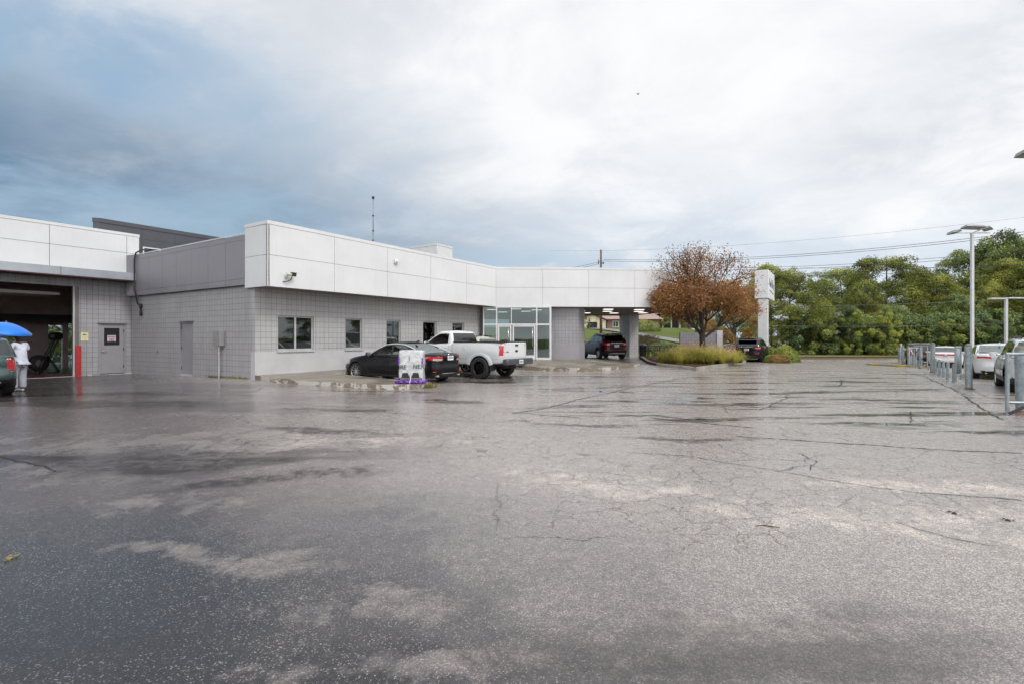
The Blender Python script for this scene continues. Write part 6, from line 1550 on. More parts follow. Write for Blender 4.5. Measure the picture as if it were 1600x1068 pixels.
vv.append((0,0,.10+ht+.01)); c=len(vv)-1; ff+=[(nz2*72+i,nz2*72+(i+1)%72,c) for i in range(72)]
wv.add(vv,ff); m_wrap,nt_,b_=newmat('plastic_wrap_white'); n_=N(nt_); p_=n_.obj(); f_=n_.noise(p_,6,6,.7,1.2); n_.link(n_.mix(n_.step(f_,.35,.65),(.50,.53,.55),(.72,.74,.75)),b_.inputs['Base Color']); b_.inputs['Roughness'].default_value=.22; b_.inputs['Coat Weight'].default_value=.6; n_.link(n_.bump(f_,.9,.03),b_.inputs['Normal'])
wv.build('wrap',m_wrap,td,True,auto=50)
MF=Matrix.Translation((0,-hd-.030,0))@Matrix.Rotation(R(90),4,'X'); m_blk=M_('print_black',(.02,.02,.022),.4); m_pur=M_('print_purple',(.17,.035,.42),.35)
text_mesh('IRE',.18,m_blk,'lettering',td,Matrix.Translation((-.245,0,.505))@MF); text_mesh('NEX',.18,m_blk,'lettering',td,Matrix.Translation((.255,0,.52))@MF)
m=MB()
for k,(x,z,w_,h_) in enumerate([(0,.80,.018,.05),(0,.74,.022,.05),(.002,.865,.012,.015)]): m.box(x-w_/2-.03,x+w_/2-.03,-hd-.030,-hd-.020,z-h_/2,z+h_/2)
m.build('small_mark',M_('print_grey',(.16,.16,.17),.4),td)
m=MB()
for sx in (-1,1):
    m.box(sx*.362-.018,sx*.362+.018,-hd-.006,-hd+.012,.74,.79); m.box(sx*.362-.018,sx*.362+.018,-hd-.006,-hd+.012,.62,.70); m.box(sx*.372-.012,sx*.372+.012,-hd-.008,-hd+.012,.57,.80)
m.build('purple_mark',m_pur,td)
m=MB()
for sx in (-1,1):
    P=[(sx*.025,.115),(sx*.37,.115),(sx*.36,.17),(sx*.27,.20),(sx*.25,.33),(sx*.09,.34),(sx*.03,.21)]
    vs=[(x,-hd-.034,z) for x,z in P]+[(x,-hd-.020,z) for x,z in P]; n2=len(P); m.add(vs,[tuple(range(n2)),tuple(range(n2,2*n2))[::-1]]+[(i,(i+1)%n2,n2+(i+1)%n2,n2+i) for i in range(n2)])
m.build('tread_print',m_blk,td)
m=MB()
for k in range(14): x=-.31+.048*k; m.box(x,x+.014,-hd-.039,-hd-.035,.135,.17); m.box(x,x+.032,-hd-.039,-hd-.035,.15+.015*(k%2),.158+.015*(k%2))
m.build('tread_letters',m_wrap,td)
m=MB(); m.bbox(-.47,.44,-.42,.36,0,.10,.03); m.tube([(-.47,-.40,.08),(-.2,-.44,.10),(.0,-.40,.05),(.25,-.44,.1),(.46,-.40,.06)],.03,8); m.build('purple_base',m_pur,td,True,auto=40)
m=MB()
for (x0,x1) in ((-.30,-.22),(-.12,-.05),(.14,.22),(.30,.36)): m.tube([(x0,-.45,.05),((x0+x1)/2,-.455,.085),(x1,-.45,.05)],.008,5)
m.tube([(0,-hd-.03,.28),(.01,-.36,.14),(0,-.455,.06),(.0,-.46,.0)],.014,6); m.build('white_strap',m_wrap,td,True)
# weeds at the kerb
def weeds(name,label,pts,seed,mat,n=60,h=.12,cat='weed'):
    rng=np.random.default_rng(seed); V=[];F=[];T=[]; k=0
    for i in range(n):
        c=pts[rng.integers(len(pts))]; b=np.array([c[0]+rng.normal()*.06,c[1]+rng.normal()*.05,c[2]]); a=rng.uniform(0,6.28); o=np.array([math.cos(a),math.sin(a),0]); hh=h*rng.uniform(.4,1.2); s=np.array([-o[1],o[0],0])*.008
        V+=[b-s,b+s,b+o*hh*.5+s*.6+np.array([0,0,hh]),b+o*hh*.5-s*.6+np.array([0,0,hh])]; F.append([k,k+1,k+2,k+3]); T.append(rng.uniform(.2,1)); k+=4
    o=leafobj(name,np.array(V),np.array(F),T,mat,None); return tag(o,label,cat,kind='stuff')
lf_weed=leafmat('weed_leaves',(.05,.06,.015),(.16,.16,.04),(.34,.28,.07)); lf_dead=leafmat('fallen_leaves',(.10,.04,.02),(.28,.11,.04),(.40,.2,.07))
weeds('kerb_weed','yellow green weeds at the rounded end of the walkway kerb',[(-2.70+.05*i,16.0+.07*i,.03) for i in range(6)],1,lf_weed,90,.16)
weeds('fallen_leaves','orange fallen leaves heaped in the gutter below the white kerb',[(-4.75+.09*i,15.72-.004*i,.02) for i in range(9)],2,lf_dead,110,.035,'leaves')
weeds('wall_weed','low green weeds along the foot of the side block wall',[tuple(W(-.06,.5+.13*i,g(*wp(-.06,.5+.13*i))+.0)) for i in range(20)],3,lf_weed,260,.09)
weeds('wall_weed','sparse weeds at the foot of the garage door step',[tuple(W(aof(145,BB)+.1*i,BB-.07,.0)) for i in range(6)],4,lf_weed,60,.07)
# ================================================================== VEHICLES
blk=carpaint('black_paint',(.003,.003,.005),.0,.3,.03,.30); wht=carpaint('white_paint',(.72,.74,.75),0,.3); mar=carpaint('maroon_paint',(.038,.005,.009),.0,.3,.06,.4); grn=carpaint('green_grey_paint',(.055,.105,.105),.45,.25); slv=carpaint('silver_paint',(.72,.74,.76),.15,.3); red=carpaint('red_paint_gloss',(.35,.015,.02),.1,.2); crm=carpaint('cream_paint',(.60,.57,.48),.1,.3); drk=carpaint('dark_red_paint',(.06,.014,.016),.3,.2)
m_blkrim=M_('black_rim',(.015,.015,.016),.25,.6)
HB=math.atan2(DB.y,DB.x)-PI/2      # +Y axis along B (nose towards the facade)
def H(az): return -R(az)             # heading azimuth, degrees to the right of the view axis
def sed_ex(root,S,paint):
    L=S['L']; m=MB(); s=S['tailpt'](.3,.36)
    m.tube([(-.62,L/2-S['tailpt'](.62,.37)-.008,.37),(-.3,L/2-S['tailpt'](.3,.37)-.008,.37),(.3,L/2-S['tailpt'](.3,.37)-.008,.37),(.62,L/2-S['tailpt'](.62,.37)-.008,.37)],.011,6); m.build('bumper_trim',m_chrome,root,True)
    for sg in (-1,1):
        y=L/2-S['tailpt'](.62,.47); m=MB(); m.bbox(min(sg*.5,sg*.76),max(sg*.5,sg*.76),y-.012,y+.03,.425,.455,.006); m.build('reflector',m_tail,root)
        m=MB(); m.tube([(sg*.56,L/2-4.80,.285),(sg*.56,L/2-4.6,.285)],.035,12); m.build('exhaust_tip',m_steel,root,True)
    z=.83; m=MB(); y=L/2-S['tailpt'](.45,z); 
    for i,x in enumerate((-.72,-.66,-.60)): m.box(x,x+.035,y-.012,y-.004,z-.03,z+.01)
    m.build('model_badge',m_chrome,root)
c=(-4.2,19.28); m_carglass2=m_greenglass
make_car('sedan',sedan_spec(),blk,m_alu,'black four-door sedan parked nose-in behind the wrapped tyre display','car','cars parked nose-in at the facade',loc=(c[0],c[1],g(*c)-.01),head=HB,glassmat=glass('sedan_glass',(.50,.60,.57),.14,.02,(.78,.90,.87)),extras=sed_ex)
def truck_ex(root,S,paint):
    L=S['L']
    # bed rail caps
    for sg in (-1,1):
        m=MB(); m.bbox(min(sg*.84,sg*.95),max(sg*.84,sg*.95),-L/2+.06,L/2-3.16,1.405,1.462,.01); m.build('bed_rail_cap',m_black,root)
    m=MB(); m.bbox(-.84,.84,-L/2+.015,-L/2+.075,1.41,1.46,.008); m.build('tailgate_cap',m_black,root)
    m=MB(); m.bbox(-.98,.98,-L/2-.20,-L/2+.02,.56,.80,.035); m.bbox(-.35,.35,-L/2-.215,-L/2-.02,.50,.60,.02); o=m.build('rear_bumper',M_('bumper_grey',(.075,.08,.09),.42,.2,.15,3),root,True,auto=40)
    m=MB(); m.bbox(-.15,.15,-L/2-.225,-L/2-.213,.60,.75,.004); q=m.build('number_plate',m_plate,root)
    m=MB()
    for i in range(6): m.box(-.115+i*.04,-.115+i*.04+.024,-L/2-.229,-L/2-.226,.645,.71)
    m.build('plate_marking',m_platetxt,q)
    m=MB(); m.bbox(-.11,.11,-L/2-.012,-L/2+.01,1.27,1.35,.01); m.build('tailgate_handle',m_black,root)
    m=MB(); m.lathe([(0,.012),(.09,.010),(.10,0)],24,Matrix.Translation((0,-L/2-.001,1.09))@Matrix.Rotation(R(90),4,'X')@Matrix.Scale(.5,4,(0,1,0))); m.build('badge',m_black,root,True)
    m=MB(); m.box(-.74,-.58,-L/2-.010,-L/2,1.06,1.085); m.box(.60,.66,-L/2-.010,-L/2,1.28,1.31); m.build('model_badge',m_black,root)
    m=MB(); m.box(-.84,.84,-L/2-.004,-L/2,1.35,1.357); m.box(-.845,-.838,-L/2-.004,-L/2+.0,.84,1.38); m.box(.838,.845,-L/2-.004,-L/2,.84,1.38); m.build('tailgate_gap',m_dark,root)
    for sg in (-1,1):                                       # flared arches
        for s in (S['rw'],S['fw']):
            m=MB(); y=L/2-s; r0=S['R']+.075; v=[]; n=26
            prof=[(-.01,.004),(.015,.016),(.05,.018),(.12,.010),(.17,-.004)]
            for i in range(n+1):
                a=.235+(PI-.47)*i/n
                for (dr,dx) in prof: v.append((sg*(S['sidex'](s,.9)-.006+dx),y+(r0+dr)*math.cos(a),S['R']+(r0+dr)*math.sin(a)))
            k=len(prof); f=[(i*k+j,i*k+j+1,(i+1)*k+j+1,(i+1)*k+j) for i in range(n) for j in range(k-1)]
            m.add(v,f); m.build('wheel_arch_flare',paint,root,True)
        m=MB(); m.lathe([(.0,.012),(.075,.010),(.08,0)],20,Matrix.Translation((sg*(S['sidex'](3.75,1.18)+.001),L/2-3.75,1.18))@Matrix.Rotation(sg*R(90),4,'Y')); m.build('fuel_cap',paint,root,True,auto=30)
    m=MB()
    for z in (.78,): 
        for sg in (-1,1):
            pts=[(sg*(S['sidex'](s,z)-.001),L/2-s,z) for s in (3.2,3.5,3.85)]; m.tube(pts,.005,5); pts=[(sg*(S['sidex'](s,z)-.001),L/2-s,z) for s in (5.1,5.3,5.55)]; m.tube(pts,.005,5)
    m.build('body_crease',m_dark,root)
    m=MB(); m.bbox(-.28,.28,L/2-5.3,L/2-5.0,.40,.55,.03); m.lathe([(0,-.1),(.13,-.08),(.16,0),(.13,.08),(0,.1)],16,Matrix.Translation((0,L/2-S['rw'],S['R']))); m.tube([(.5,-L/2+.05,.45),(.5,-L/2+.9,.48)],.04,8); m.build('rear_axle_and_exhaust',m_dark,root,True,auto=40)
LT=5.62; rl=Vector((-.351,19.5,0)); cx_=rl+Vector((.54,.842,0))*.99+Vector((-.842,.54,0))*(LT/2)
make_car('pickup_truck',truck_spec(rearglass=m_tint),wht,m_blkrim,'white regular-cab pickup truck on big black wheels parked nose-in beside the black sedan','pickup truck','cars parked nose-in at the facade',glassmat=m_tint,loc=(cx_.x,cx_.y,g(-1.3,20.3)-.01),head=HB,extras=truck_ex)
def suv_ex(root,S,paint):
    L=S['L']
    m=MB(); y=-L/2; zz=.56
    for sg in (-1,1):
        yy=L/2-S['tailpt'](.6,.62); m=MB(); m.bbox(min(sg*.52,sg*.80),max(sg*.52,sg*.80),yy-.015,yy+.05,.58,.63,.008); m.build('reflector',m_tail,root)
    yy=L/2-S['tailpt'](.2,1.02); m=MB(); m.bbox(-.42,.42,yy-.02,yy+.02,1.045,1.075,.008); m.build('tailgate_trim',m_chrome,root,True,auto=40)
    yy=L/2-S['tailpt'](.2,.44); m=MB(); m.bbox(-.55,.55,yy-.03,yy+.02,.36,.43,.02); m.build('skid_plate',m_dark if S.get('dark') else m_alu,root,True,auto=40)
    m=MB(); m.tube([(0,-L/2+.22,1.18),(.30,-L/2+.19,1.21)],.009,5); m.build('rear_wiper',m_black,root)
    m=MB(); m.bbox(-.62,.62,-L/2+.10,-L/2+.40,1.615,1.65,.012); m.build('roof_spoiler',paint,root,True,auto=40)
c=(6.26,35.2)
make_car('sport_utility_vehicle',suv_spec(res=.036),mar,m_alu,'maroon suv with lit red tail lamps standing under the drive-through canopy','suv','parked suvs',loc=(c[0],c[1],g(*c)-.01),head=-H(0)+R(12),glassmat=glass('suv_glass',(.16,.19,.18),.08),extras=suv_ex)
h=35; dv=Vector((math.sin(R(h)),math.cos(R(h)),0)); rc=Vector((.4585*35.6,35.6,0)); c=rc+dv*2.2
make_car('sport_utility_vehicle',suv_spec(res=.036,tail=(4.25,.93,1.08,.55),dark=1),blk,m_blkrim,'black suv seen from behind driving out between the tall grasses and the pylon','suv','parked suvs',loc=(c.x,c.y,g(c.x,c.y)-.01),head=H(h),glassmat=m_tint,extras=suv_ex)
c=Vector((-1.02,23.55,0))+DB*2.0
make_car('sport_utility_vehicle',suv_spec(res=.04,H=1.63),crm,m_alu,'cream suv almost hidden behind the white pickup, only roof and rear glass showing','suv','cars parked nose-in at the facade',loc=(c.x,c.y,g(-1,23.5)-.06),head=HB,glassmat=m_greenglass)
h=37.5; dv=Vector((math.sin(R(h)),math.cos(R(h)),0)); rv=Vector((math.cos(R(h)),-math.sin(R(h)),0))
def sed2(root,S,paint):
    L=S['L']
    for sg in (-1,1): m=MB(); m.tube([(sg*.55,-L/2+.03,.27),(sg*.55,-L/2+.2,.27)],.035,12); m.build('exhaust_tip',m_steel,root,True)
c=Vector((18.75,20.8,0))+rv*.93+dv*2.42
S2=sedan_spec(res=.03)
def low2(ax,s,z,nn,part,x):
    if part=='side':
        if z<.27: return 'lower_trim'
        if s>4.42 and .87<z<.955 and ax>.40: return 'tail_light'
        if s<.55 and .62<z<.76 and ax>.45: return 'head_light'
        if s>4.6 and z<.37 and ax<.75: return 'lower_trim'
    return 'body'
S2['lowcls']=low2
make_car('sedan',S2,wht,m_alu,'white sedan with slim red tail lamps parked beyond the bollards left of the silver suv','car','cars parked beyond the pipe bollards',loc=(c.x,c.y,g(c.x,c.y)-.02),head=H(h),glassmat=glass('sedan_glass2',(.30,.40,.38),.16),extras=sed2)
c=Vector((29.6,34.8,0))+dv*1.6
S3=sedan_spec(L=4.95,W=1.92,res=.042,platez=.80)
def low3(ax,s,z,nn,part,x,S=S3):
    if part=='side':
        if z<.27: return 'lower_trim'
        if s>4.55 and .88<z<.97: return 'tail_light'
        if s>4.65 and z<.42 and ax<.8: return 'lower_trim'
    return 'body'
S3['lowcls']=low3
make_car('coupe',S3,wht,m_blkrim,'white coupe with a full-width tail lamp parked farther back among the gates','car','cars parked beyond the pipe bollards',loc=(c.x,c.y,g(c.x,c.y)-.02),head=H(41),glassmat=m_tint,interior=False)
c=Vector((31.6,39.5,0))+dv*1.0
make_car('sport_utility_vehicle',suv_spec(res=.045,H=1.66),drk,m_blkrim,'dark red suv behind the white coupe at the far end of the bollard row','suv','cars parked beyond the pipe bollards',loc=(c.x,c.y,g(c.x,c.y)-.02),head=H(41),glassmat=m_tint,interior=False)
h=38.5; dv=Vector((math.sin(R(h)),math.cos(R(h)),0)); rv=Vector((math.cos(R(h)),-math.sin(R(h)),0)); RLp=Vector((14.35,14.75,0)); c=RLp+rv*.9+dv*2.3
S4=suv_spec(res=.032,L=4.8,tail=(4.5,.80,1.05,.70))
def sideex(root,S,paint):
    L=S['L']
    for sg in (-1,1):
        m=MB(); pts=[(sg*(S['sidex'](s,.68)+.008),L/2-s,.68) for s in [1.4+.3*i for i in range(7)]]; m.tube(pts,.028,6); m.build('side_moulding',M_('moulding_grey',(.16,.165,.17),.5),root,True)
    suv_ex(root,S,paint)
make_car('sport_utility_vehicle',S4,slv,m_alu,'silver suv at the right edge with front wheels turned, behind the nearest pipe gate','suv','cars parked beyond the pipe bollards',loc=(c.x,c.y,g(c.x,c.y)-.02),head=H(h),glassmat=glass('silver_suv_glass',(.22,.28,.27),.12),extras=sideex)
h=30; c=Vector((18.0,43.2,0))
make_car('sedan',sedan_spec(res=.045),red,m_alu,'red sedan mostly hidden behind the black suv','car',None,loc=(c.x,c.y,g(c.x,c.y)),head=H(60),glassmat=m_tint,interior=False)
c=(24.3,57.5)
make_car('sport_utility_vehicle',suv_spec(res=.05),wht,m_blkrim,'distant white suv on the street above the red sedan','suv',None,loc=(c[0],c[1],hill(*c)+.1),head=H(70),glassmat=m_tint,interior=False)
# green-grey suv at the left edge: rear right corner at (-13.75,14.25), nose towards the garage
rr_=Vector((-13.52,14.15,0)); rv=Vector((.54,.842,0)); c=rr_-rv*.9+DB*2.28
S5=suv_spec(res=.026,L=4.6,H=1.66,tail=(4.08,.74,1.18,.58),tw=.25)
low5_=S5['lowcls']
def low5(ax,s,z,nn,part,x):
    if part=='side' and s>4.15 and .92<z<.98 and ax>.74 and s>4.45: return 'tail_clear'
    return low5_(ax,s,z,nn,part,x)
S5['lowcls']=low5
def gre(root,S,paint):
    L=S['L']; 
    for x in (.30,.42): m=MB(); m.tube([(x,-L/2-.03,.40),(x,-L/2+.3,.40)],.04,12); m.build('exhaust_tip',m_chrome,root,True)
    m=MB(); m.bbox(-.70,.70,-L/2-.012,-L/2+.12,.50,.68,.04); m.build('rear_bumper',M_('bumper_green_grey',(.10,.13,.135),.4,.2,.1,3),root,True,auto=45)
    m=MB(); m.tube([(-.70,-L/2-.008,.69),(.70,-L/2-.008,.69)],.008,6); m.build('bumper_trim',m_alu,root)
    m=MB(); 
    for k in range(3): m.box(.52+.05*k,.555+.05*k,-L/2-.006,-L/2+.01,1.02,1.05)
    m.build('model_badge',m_chrome,root)
make_car('sport_utility_vehicle',S5,grn,m_alu,'green-grey suv cut by the left edge, its red tail lamp beside the person','suv',None,loc=(c.x,c.y,0),head=HB,glassmat=glass('green_suv_glass',(.10,.12,.12),.08),extras=gre)
# ================================================================== PERSON WITH UMBRELLA
def skinmesh(name,verts,edges,mat,parent,root=0,sub=2):
    me=bpy.data.meshes.new(name); me.from_pydata([v[:3] for v in verts],edges,[]); o=bpy.data.objects.new(name,me); COL.objects.link(o)
    bm=bmesh.new(); bm.from_mesh(me); L_=bm.verts.layers.skin.verify(); bm.verts.ensure_lookup_table()
    for i,v in enumerate(bm.verts):
        r=verts[i][3]; v[L_].radius=(r,r) if not isinstance(r,tuple) else r; v[L_].use_root=(i==root)
    bm.to_mesh(me); bm.free()
    s=o.modifiers.new('skin','SKIN'); s.use_smooth_shade=True; s.branch_smoothing=.4
    d=o.modifiers.new('sub','SUBSURF'); d.levels=sub; d.render_levels=sub
    dg=bpy.context.evaluated_depsgraph_get(); m2=bpy.data.meshes.new_from_object(o.evaluated_get(dg)); bpy.data.objects.remove(o)
    m2.name=name; m2.materials.clear(); m2.materials.append(mat); m2.polygons.foreach_set('use_smooth',[True]*len(m2.polygons)); o=bpy.data.objects.new(name,m2); COL.objects.link(o); o.parent=parent; return o
m_skin=M_('dark_skin',(.085,.042,.028),.5,0,.15,12); m_tee=M_('white_cotton',(.66,.70,.80),.8,0,.12,5,.9,9); m_pant=M_('pale_grey_trousers',(.42,.43,.50),.8,0,.12,6,.5,22); m_shoe=M_('white_shoe',(.72,.70,.70),.5)
# person faces local +Y
pe=empty('person',(-14.78,15.35,0.0),R(88),'person in white T-shirt and pale grey trousers under the blue umbrella','person')
B=[(0,0,.96,.13),(0,.0,1.14,.135),(0,-.01,1.34,.15),(0,0,1.47,.09),(0,.02,1.54,.055),(0,.04,1.62,.085),(0,.05,1.70,.10),(0,.05,1.79,.075),
   (-.17,-.01,1.43,.062),(-.25,.05,1.18,.047),(-.14,.27,1.26,.037),(-.06,.40,1.36,.028),
   (.18,-.01,1.43,.062),(.27,.02,1.15,.046),(.22,.20,1.02,.036),(.20,.28,.99,.027),
   (.10,0,.88,.095),(.11,.02,.50,.065),(.11,-.01,.12,.045),(.11,.05,.05,.04),(.12,.18,.035,.03),
   (-.10,0,.88,.095),(-.11,.05,.50,.065),(-.11,.03,.12,.045),(-.11,.09,.05,.04),(-.12,.22,.035,.03)]
E=[(0,1),(1,2),(2,3),(3,4),(4,5),(5,6),(6,7),(2,8),(8,9),(9,10),(10,11),(2,12),(12,13),(13,14),(14,15),(0,16),(16,17),(17,18),(18,19),(19,20),(0,21),(21,22),(22,23),(23,24),(24,25)]
skinmesh('body',B,E,m_skin,pe)
def hand(base,dirv,up,sg):
    vs=[]; es=[]; d=Vector(dirv).normalized(); u=Vector(up).normalized(); s=d.cross(u).normalized(); b=Vector(base)
    palm=[b,b+d*.05,b+d*.085]; 
    for p,r in zip(palm,(.024,.030,.026)): vs.append((*p,r))
    es=[(0,1),(1,2)]
    for k,(o_,l) in enumerate(((-.030,.030),(-.010,.034),(.010,.032),(.028,.026))):
        i=len(vs); p=b+d*.088+s*o_; q=p+d*l-u*.012*1; w=q+d*.008-u*.028; x=w-d*.024-u*.010
        vs+= [(*p,.011),(*q,.010),(*w,.009),(*x,.008)]; es+=[(2,i),(i,i+1),(i+1,i+2),(i+2,i+3)]
    i=len(vs); p=b+d*.035-s*.034*sg; q=p+d*.030-u*.022; w=q+d*.012-u*.022; vs+=[(*p,.012),(*q,.011),(*w,.009)]; es+=[(1,i),(i,i+1),(i+1,i+2)]
    return vs,es
v_,e_=hand((-.06,.40,1.36),(.25,.75,.55),(-.3,-.5,.8),-1); skinmesh('hand',v_,e_,m_skin,pe,0,1)
v_,e_=hand((.20,.28,.99),(-.1,.8,-.4),(0,.4,.8),1); skinmesh('hand',v_,e_,m_skin,pe,0,1)
skinmesh('t_shirt',[(0,0,.84,.20),(0,0,1.0,.19),(0,-.01,1.20,.18),(0,-.01,1.36,.165),(0,0,1.46,.085),(-.17,-.01,1.42,.082),(-.225,.03,1.28,.075),(-.24,.04,1.22,.07),(.18,-.01,1.42,.082),(.25,.01,1.28,.075),(.26,.02,1.22,.07)],[(0,1),(1,2),(2,3),(3,4),(3,5),(5,6),(6,7),(3,8),(8,9),(9,10)],m_tee,pe,1)
skinmesh('trousers',[(0,0,.95,.165),(.10,0,.82,.13),(.115,.02,.50,.105),(.115,-.0,.16,.092),(.115,.0,.09,.088),(-.10,0,.82,.13),(-.115,.05,.50,.105),(-.115,.03,.16,.092),(-.115,.03,.09,.088)],[(0,1),(1,2),(2,3),(3,4),(0,5),(5,6),(6,7),(7,8)],m_pant,pe)
for (x,y) in ((.115,.04),(-.115,.08)):
    skinmesh('shoe',[(x,y-.07,.055,.05),(x,y+.03,.05,.05),(x,y+.13,.042,.045),(x,y+.19,.038,.034)],[(0,1),(1,2),(2,3)],m_shoe,pe)
m=MB(); m.lathe([(.101,0),(.104,.03),(.096,.07),(.07,.105),(.03,.12),(0,.122)],20,Matrix.Translation((0,.035,1.70))); m.build('hair',M_('black_hair',(.012,.010,.010),.7,0,.2,30,.5,60),pe,True)
m=MB()
for x in (-.035,.035): m.lathe([(0,.008),(.010,.005),(.013,0)],10,Matrix.Translation((x,.142,1.705))@Matrix.Rotation(R(-90),4,'X'))
m.build('eyes',M_('eye_white',(.5,.48,.45),.3),pe,True)
m=MB(); m.tube([(0,.140,1.70),(0,.165,1.665),(0,.150,1.655)],[.008,.015,.010],8); m.tube([(-.025,.142,1.625),(0,.150,1.622),(.025,.142,1.625)],.007,6); m.build('nose_and_mouth',m_skin,pe,True)
for x in (-.095,.095): m=MB(); m.lathe([(0,.01),(.02,.008),(.026,0),(.02,-.008),(0,-.01)],10,Matrix.Translation((x,.03,1.685))@Matrix.Rotation(R(90),4,'Y')); m.build('ear',m_skin,pe,True)
# umbrella: top-level thing held in the hand
um=empty('umbrella',(-15.24,15.32,1.40),0,'bright blue open umbrella held over the person by the garage','umbrella')
um.rotation_euler=(R(4),R(9),.3)
m_um,nt_,b_=newmat('umbrella_blue_nylon'); n_=N(nt_); f_=n_.noise(n_.obj(),5,4,.6); n_.link(n_.mix(f_,(.0,.14,.62),(.01,.22,.80)),b_.inputs['Base Color']); b_.inputs['Roughness'].default_value=.45; b_.inputs['Sheen Weight'].default_value=.2
tip=.66; Rr=.64; v=[]; f=[]; nr=8; sub_=4; nk=7
for i in range(nr*sub_):
    a=2*PI*i/(nr*sub_); ph=(i%sub_)/sub_; sag=math.sin(PI*ph)
    for j in range(nk+1):
        t=j/nk; r=Rr*t*(1-.055*sag*t); z=tip-.30*t**1.9+.02*sag*t-.035*sag*t*t*(1 if j==nk else .6); v.append((r*math.cos(a),r*math.sin(a),z))
n_r=nr*sub_
for i in range(n_r):
    for j in range(nk): a=i*(nk+1)+j; b=((i+1)%n_r)*(nk+1)+j; f.append((a,a+1,b+1,b))
m=MB(); m.add(v,f); cn=m.build('canopy',m_um,um,True); sd=cn.modifiers.new('thick','SOLIDIFY'); sd.thickness=.003
m=MB(); m.tube([(0,0,-.12),(0,0,tip+.05)],.007,8); m.build('shaft',m_chrome,um,True); m=MB(); m.lathe([(0,-.20),(.016,-.19),(.018,-.10),(.012,-.07)],12); m.build('handle',m_black,um,True)
m=MB()
for i in range(nr):
    a=2*PI*i/nr; m.tube([(.02*math.cos(a),.02*math.sin(a),tip-.01),(Rr*.5*math.cos(a),Rr*.5*math.sin(a),tip-.30*.5**1.9-.01),(Rr*math.cos(a),Rr*math.sin(a),tip-.305)],.004,5); m.tube([(.015*math.cos(a),.015*math.sin(a),tip-.28),(Rr*.5*math.cos(a),Rr*.5*math.sin(a),tip-.30*.5**1.9-.015)],.003,4)
m.build('ribs',m_steel,um)
# airplane
ap=empty('airplane',(145,590,282),.9,'tiny dark airplane flying high in the bright cloud','airplane')
m=MB(); m.tube([(0,-1.7,.1),(0,-1.4,0),(0,.9,0),(0,1.3,-.05)],[.1,.3,.35,.1],10); m.build('fuselage',m_dark,ap,True)
m=MB(); m.bbox(-2.6,2.6,-.35,.3,.05,.15,.03); m.build('wing',m_dark,ap); m=MB(); m.bbox(-.8,.8,-1.7,-1.35,.05,.12,.02); m.bbox(-.05,.05,-1.75,-1.35,.1,.75,.02); m.build('tail_fin',m_dark,ap)
# pieces that are separate in the place become objects of their own
def split_loose(names):
    for o in list(bpy.data.objects):
        if o.type!='MESH' or o.name.split('.')[0] not in names or o.data.users>1: continue
        bm=bmesh.new(); bm.from_mesh(o.data); bmesh.ops.remove_doubles(bm,verts=bm.verts,dist=1e-5); bm.verts.ensure_lookup_table(); seen=set(); comps=[]
        for v in bm.verts:
            if v.index in seen: continue
            st=[v]; seen.add(v.index); c=[]
            while st:
                q=st.pop(); c.append(q.index)
                for e_ in q.link_edges:
                    w_=e_.other_vert(q)
                    if w_.index not in seen: seen.add(w_.index); st.append(w_)
            comps.append(set(c))
        comps=[c for c in comps if len(c)>3]
        if len(comps)<2 or len(comps)>60: bm.free(); continue
        mats=list(o.data.materials)
        for k,c in enumerate(comps):
            b2=bmesh.new(); mp={}
            for i in c: mp[i]=b2.verts.new(bm.verts[i].co)
            for f in bm.faces:
                if f.verts[0].index in c:
                    nf=b2.faces.new([mp[v.index] for v in f.verts]); nf.smooth=f.smooth
            me=bpy.data.meshes.new(o.name.split('.')[0]); b2.to_mesh(me); b2.free()
            for mt in mats: me.materials.append(mt)
            if k==0: first_=me
            else: n_o=bpy.data.objects.new(o.name.split('.')[0],me); COL.objects.link(n_o); n_o.parent=o.parent; n_o.matrix_parent_inverse=o.matrix_parent_inverse; n_o.location=o.location; n_o.rotation_euler=o.rotation_euler
        o.data=first_; bm.free()
split_loose({'side_window','hinge','soffit_light','pier_render','lobby_ceiling_light','window_pane','parapet_cap','lens','red_floor_line','inner_door_frame','entrance_canopy','wheel_well','brick_wing','drawer_fronts','eyes','window_pillar','purple_mark','door_gap','model_badge','side_moulding','rear_axle_and_exhaust','antenna_clamp','small_mark','tread_print'})
# ================================================================== WORLD, SUN, CAMERA
SUN_EL=R(48); SUN_AZ=R(128)      # azimuth clockwise from +Y
w=bpy.data.worlds.new('World'); scene.world=w; w.use_nodes=True; nt=w.node_tree; nt.nodes.clear(); n=N(nt)
out=n.node('ShaderNodeOutputWorld'); bg=n.node('ShaderNodeBackground'); n.link(bg.outputs[0],out.inputs[0])
sky=n.node('ShaderNodeTexSky'); sky.sky_type='NISHITA'; sky.sun_disc=False; sky.sun_elevation=SUN_EL; sky.sun_rotation=SUN_AZ; sky.air_density=1.2; sky.dust_density=2.0; sky.ozone_density=1.5
tc=n.node('ShaderNodeTexCoord').outputs['Generated']; d=n.vec('NORMALIZE',tc); sx=n.node('ShaderNodeSeparateXYZ'); n.link(d,sx.inputs[0]); X,Y,Z=sx.outputs
zc=n.math('ADD',n.math('MAXIMUM',Z,0.0),.24); cb=n.node('ShaderNodeCombineXYZ'); n.link(n.math('DIVIDE',X,zc),cb.inputs[0]); n.link(n.math('DIVIDE',Y,zc),cb.inputs[1])
P=n.map(cb.outputs[0],(0,0,0),(0,0,R(28)),(.85,1.0,1)); P2=n.vec('ADD',P,(3.7,1.3,0))
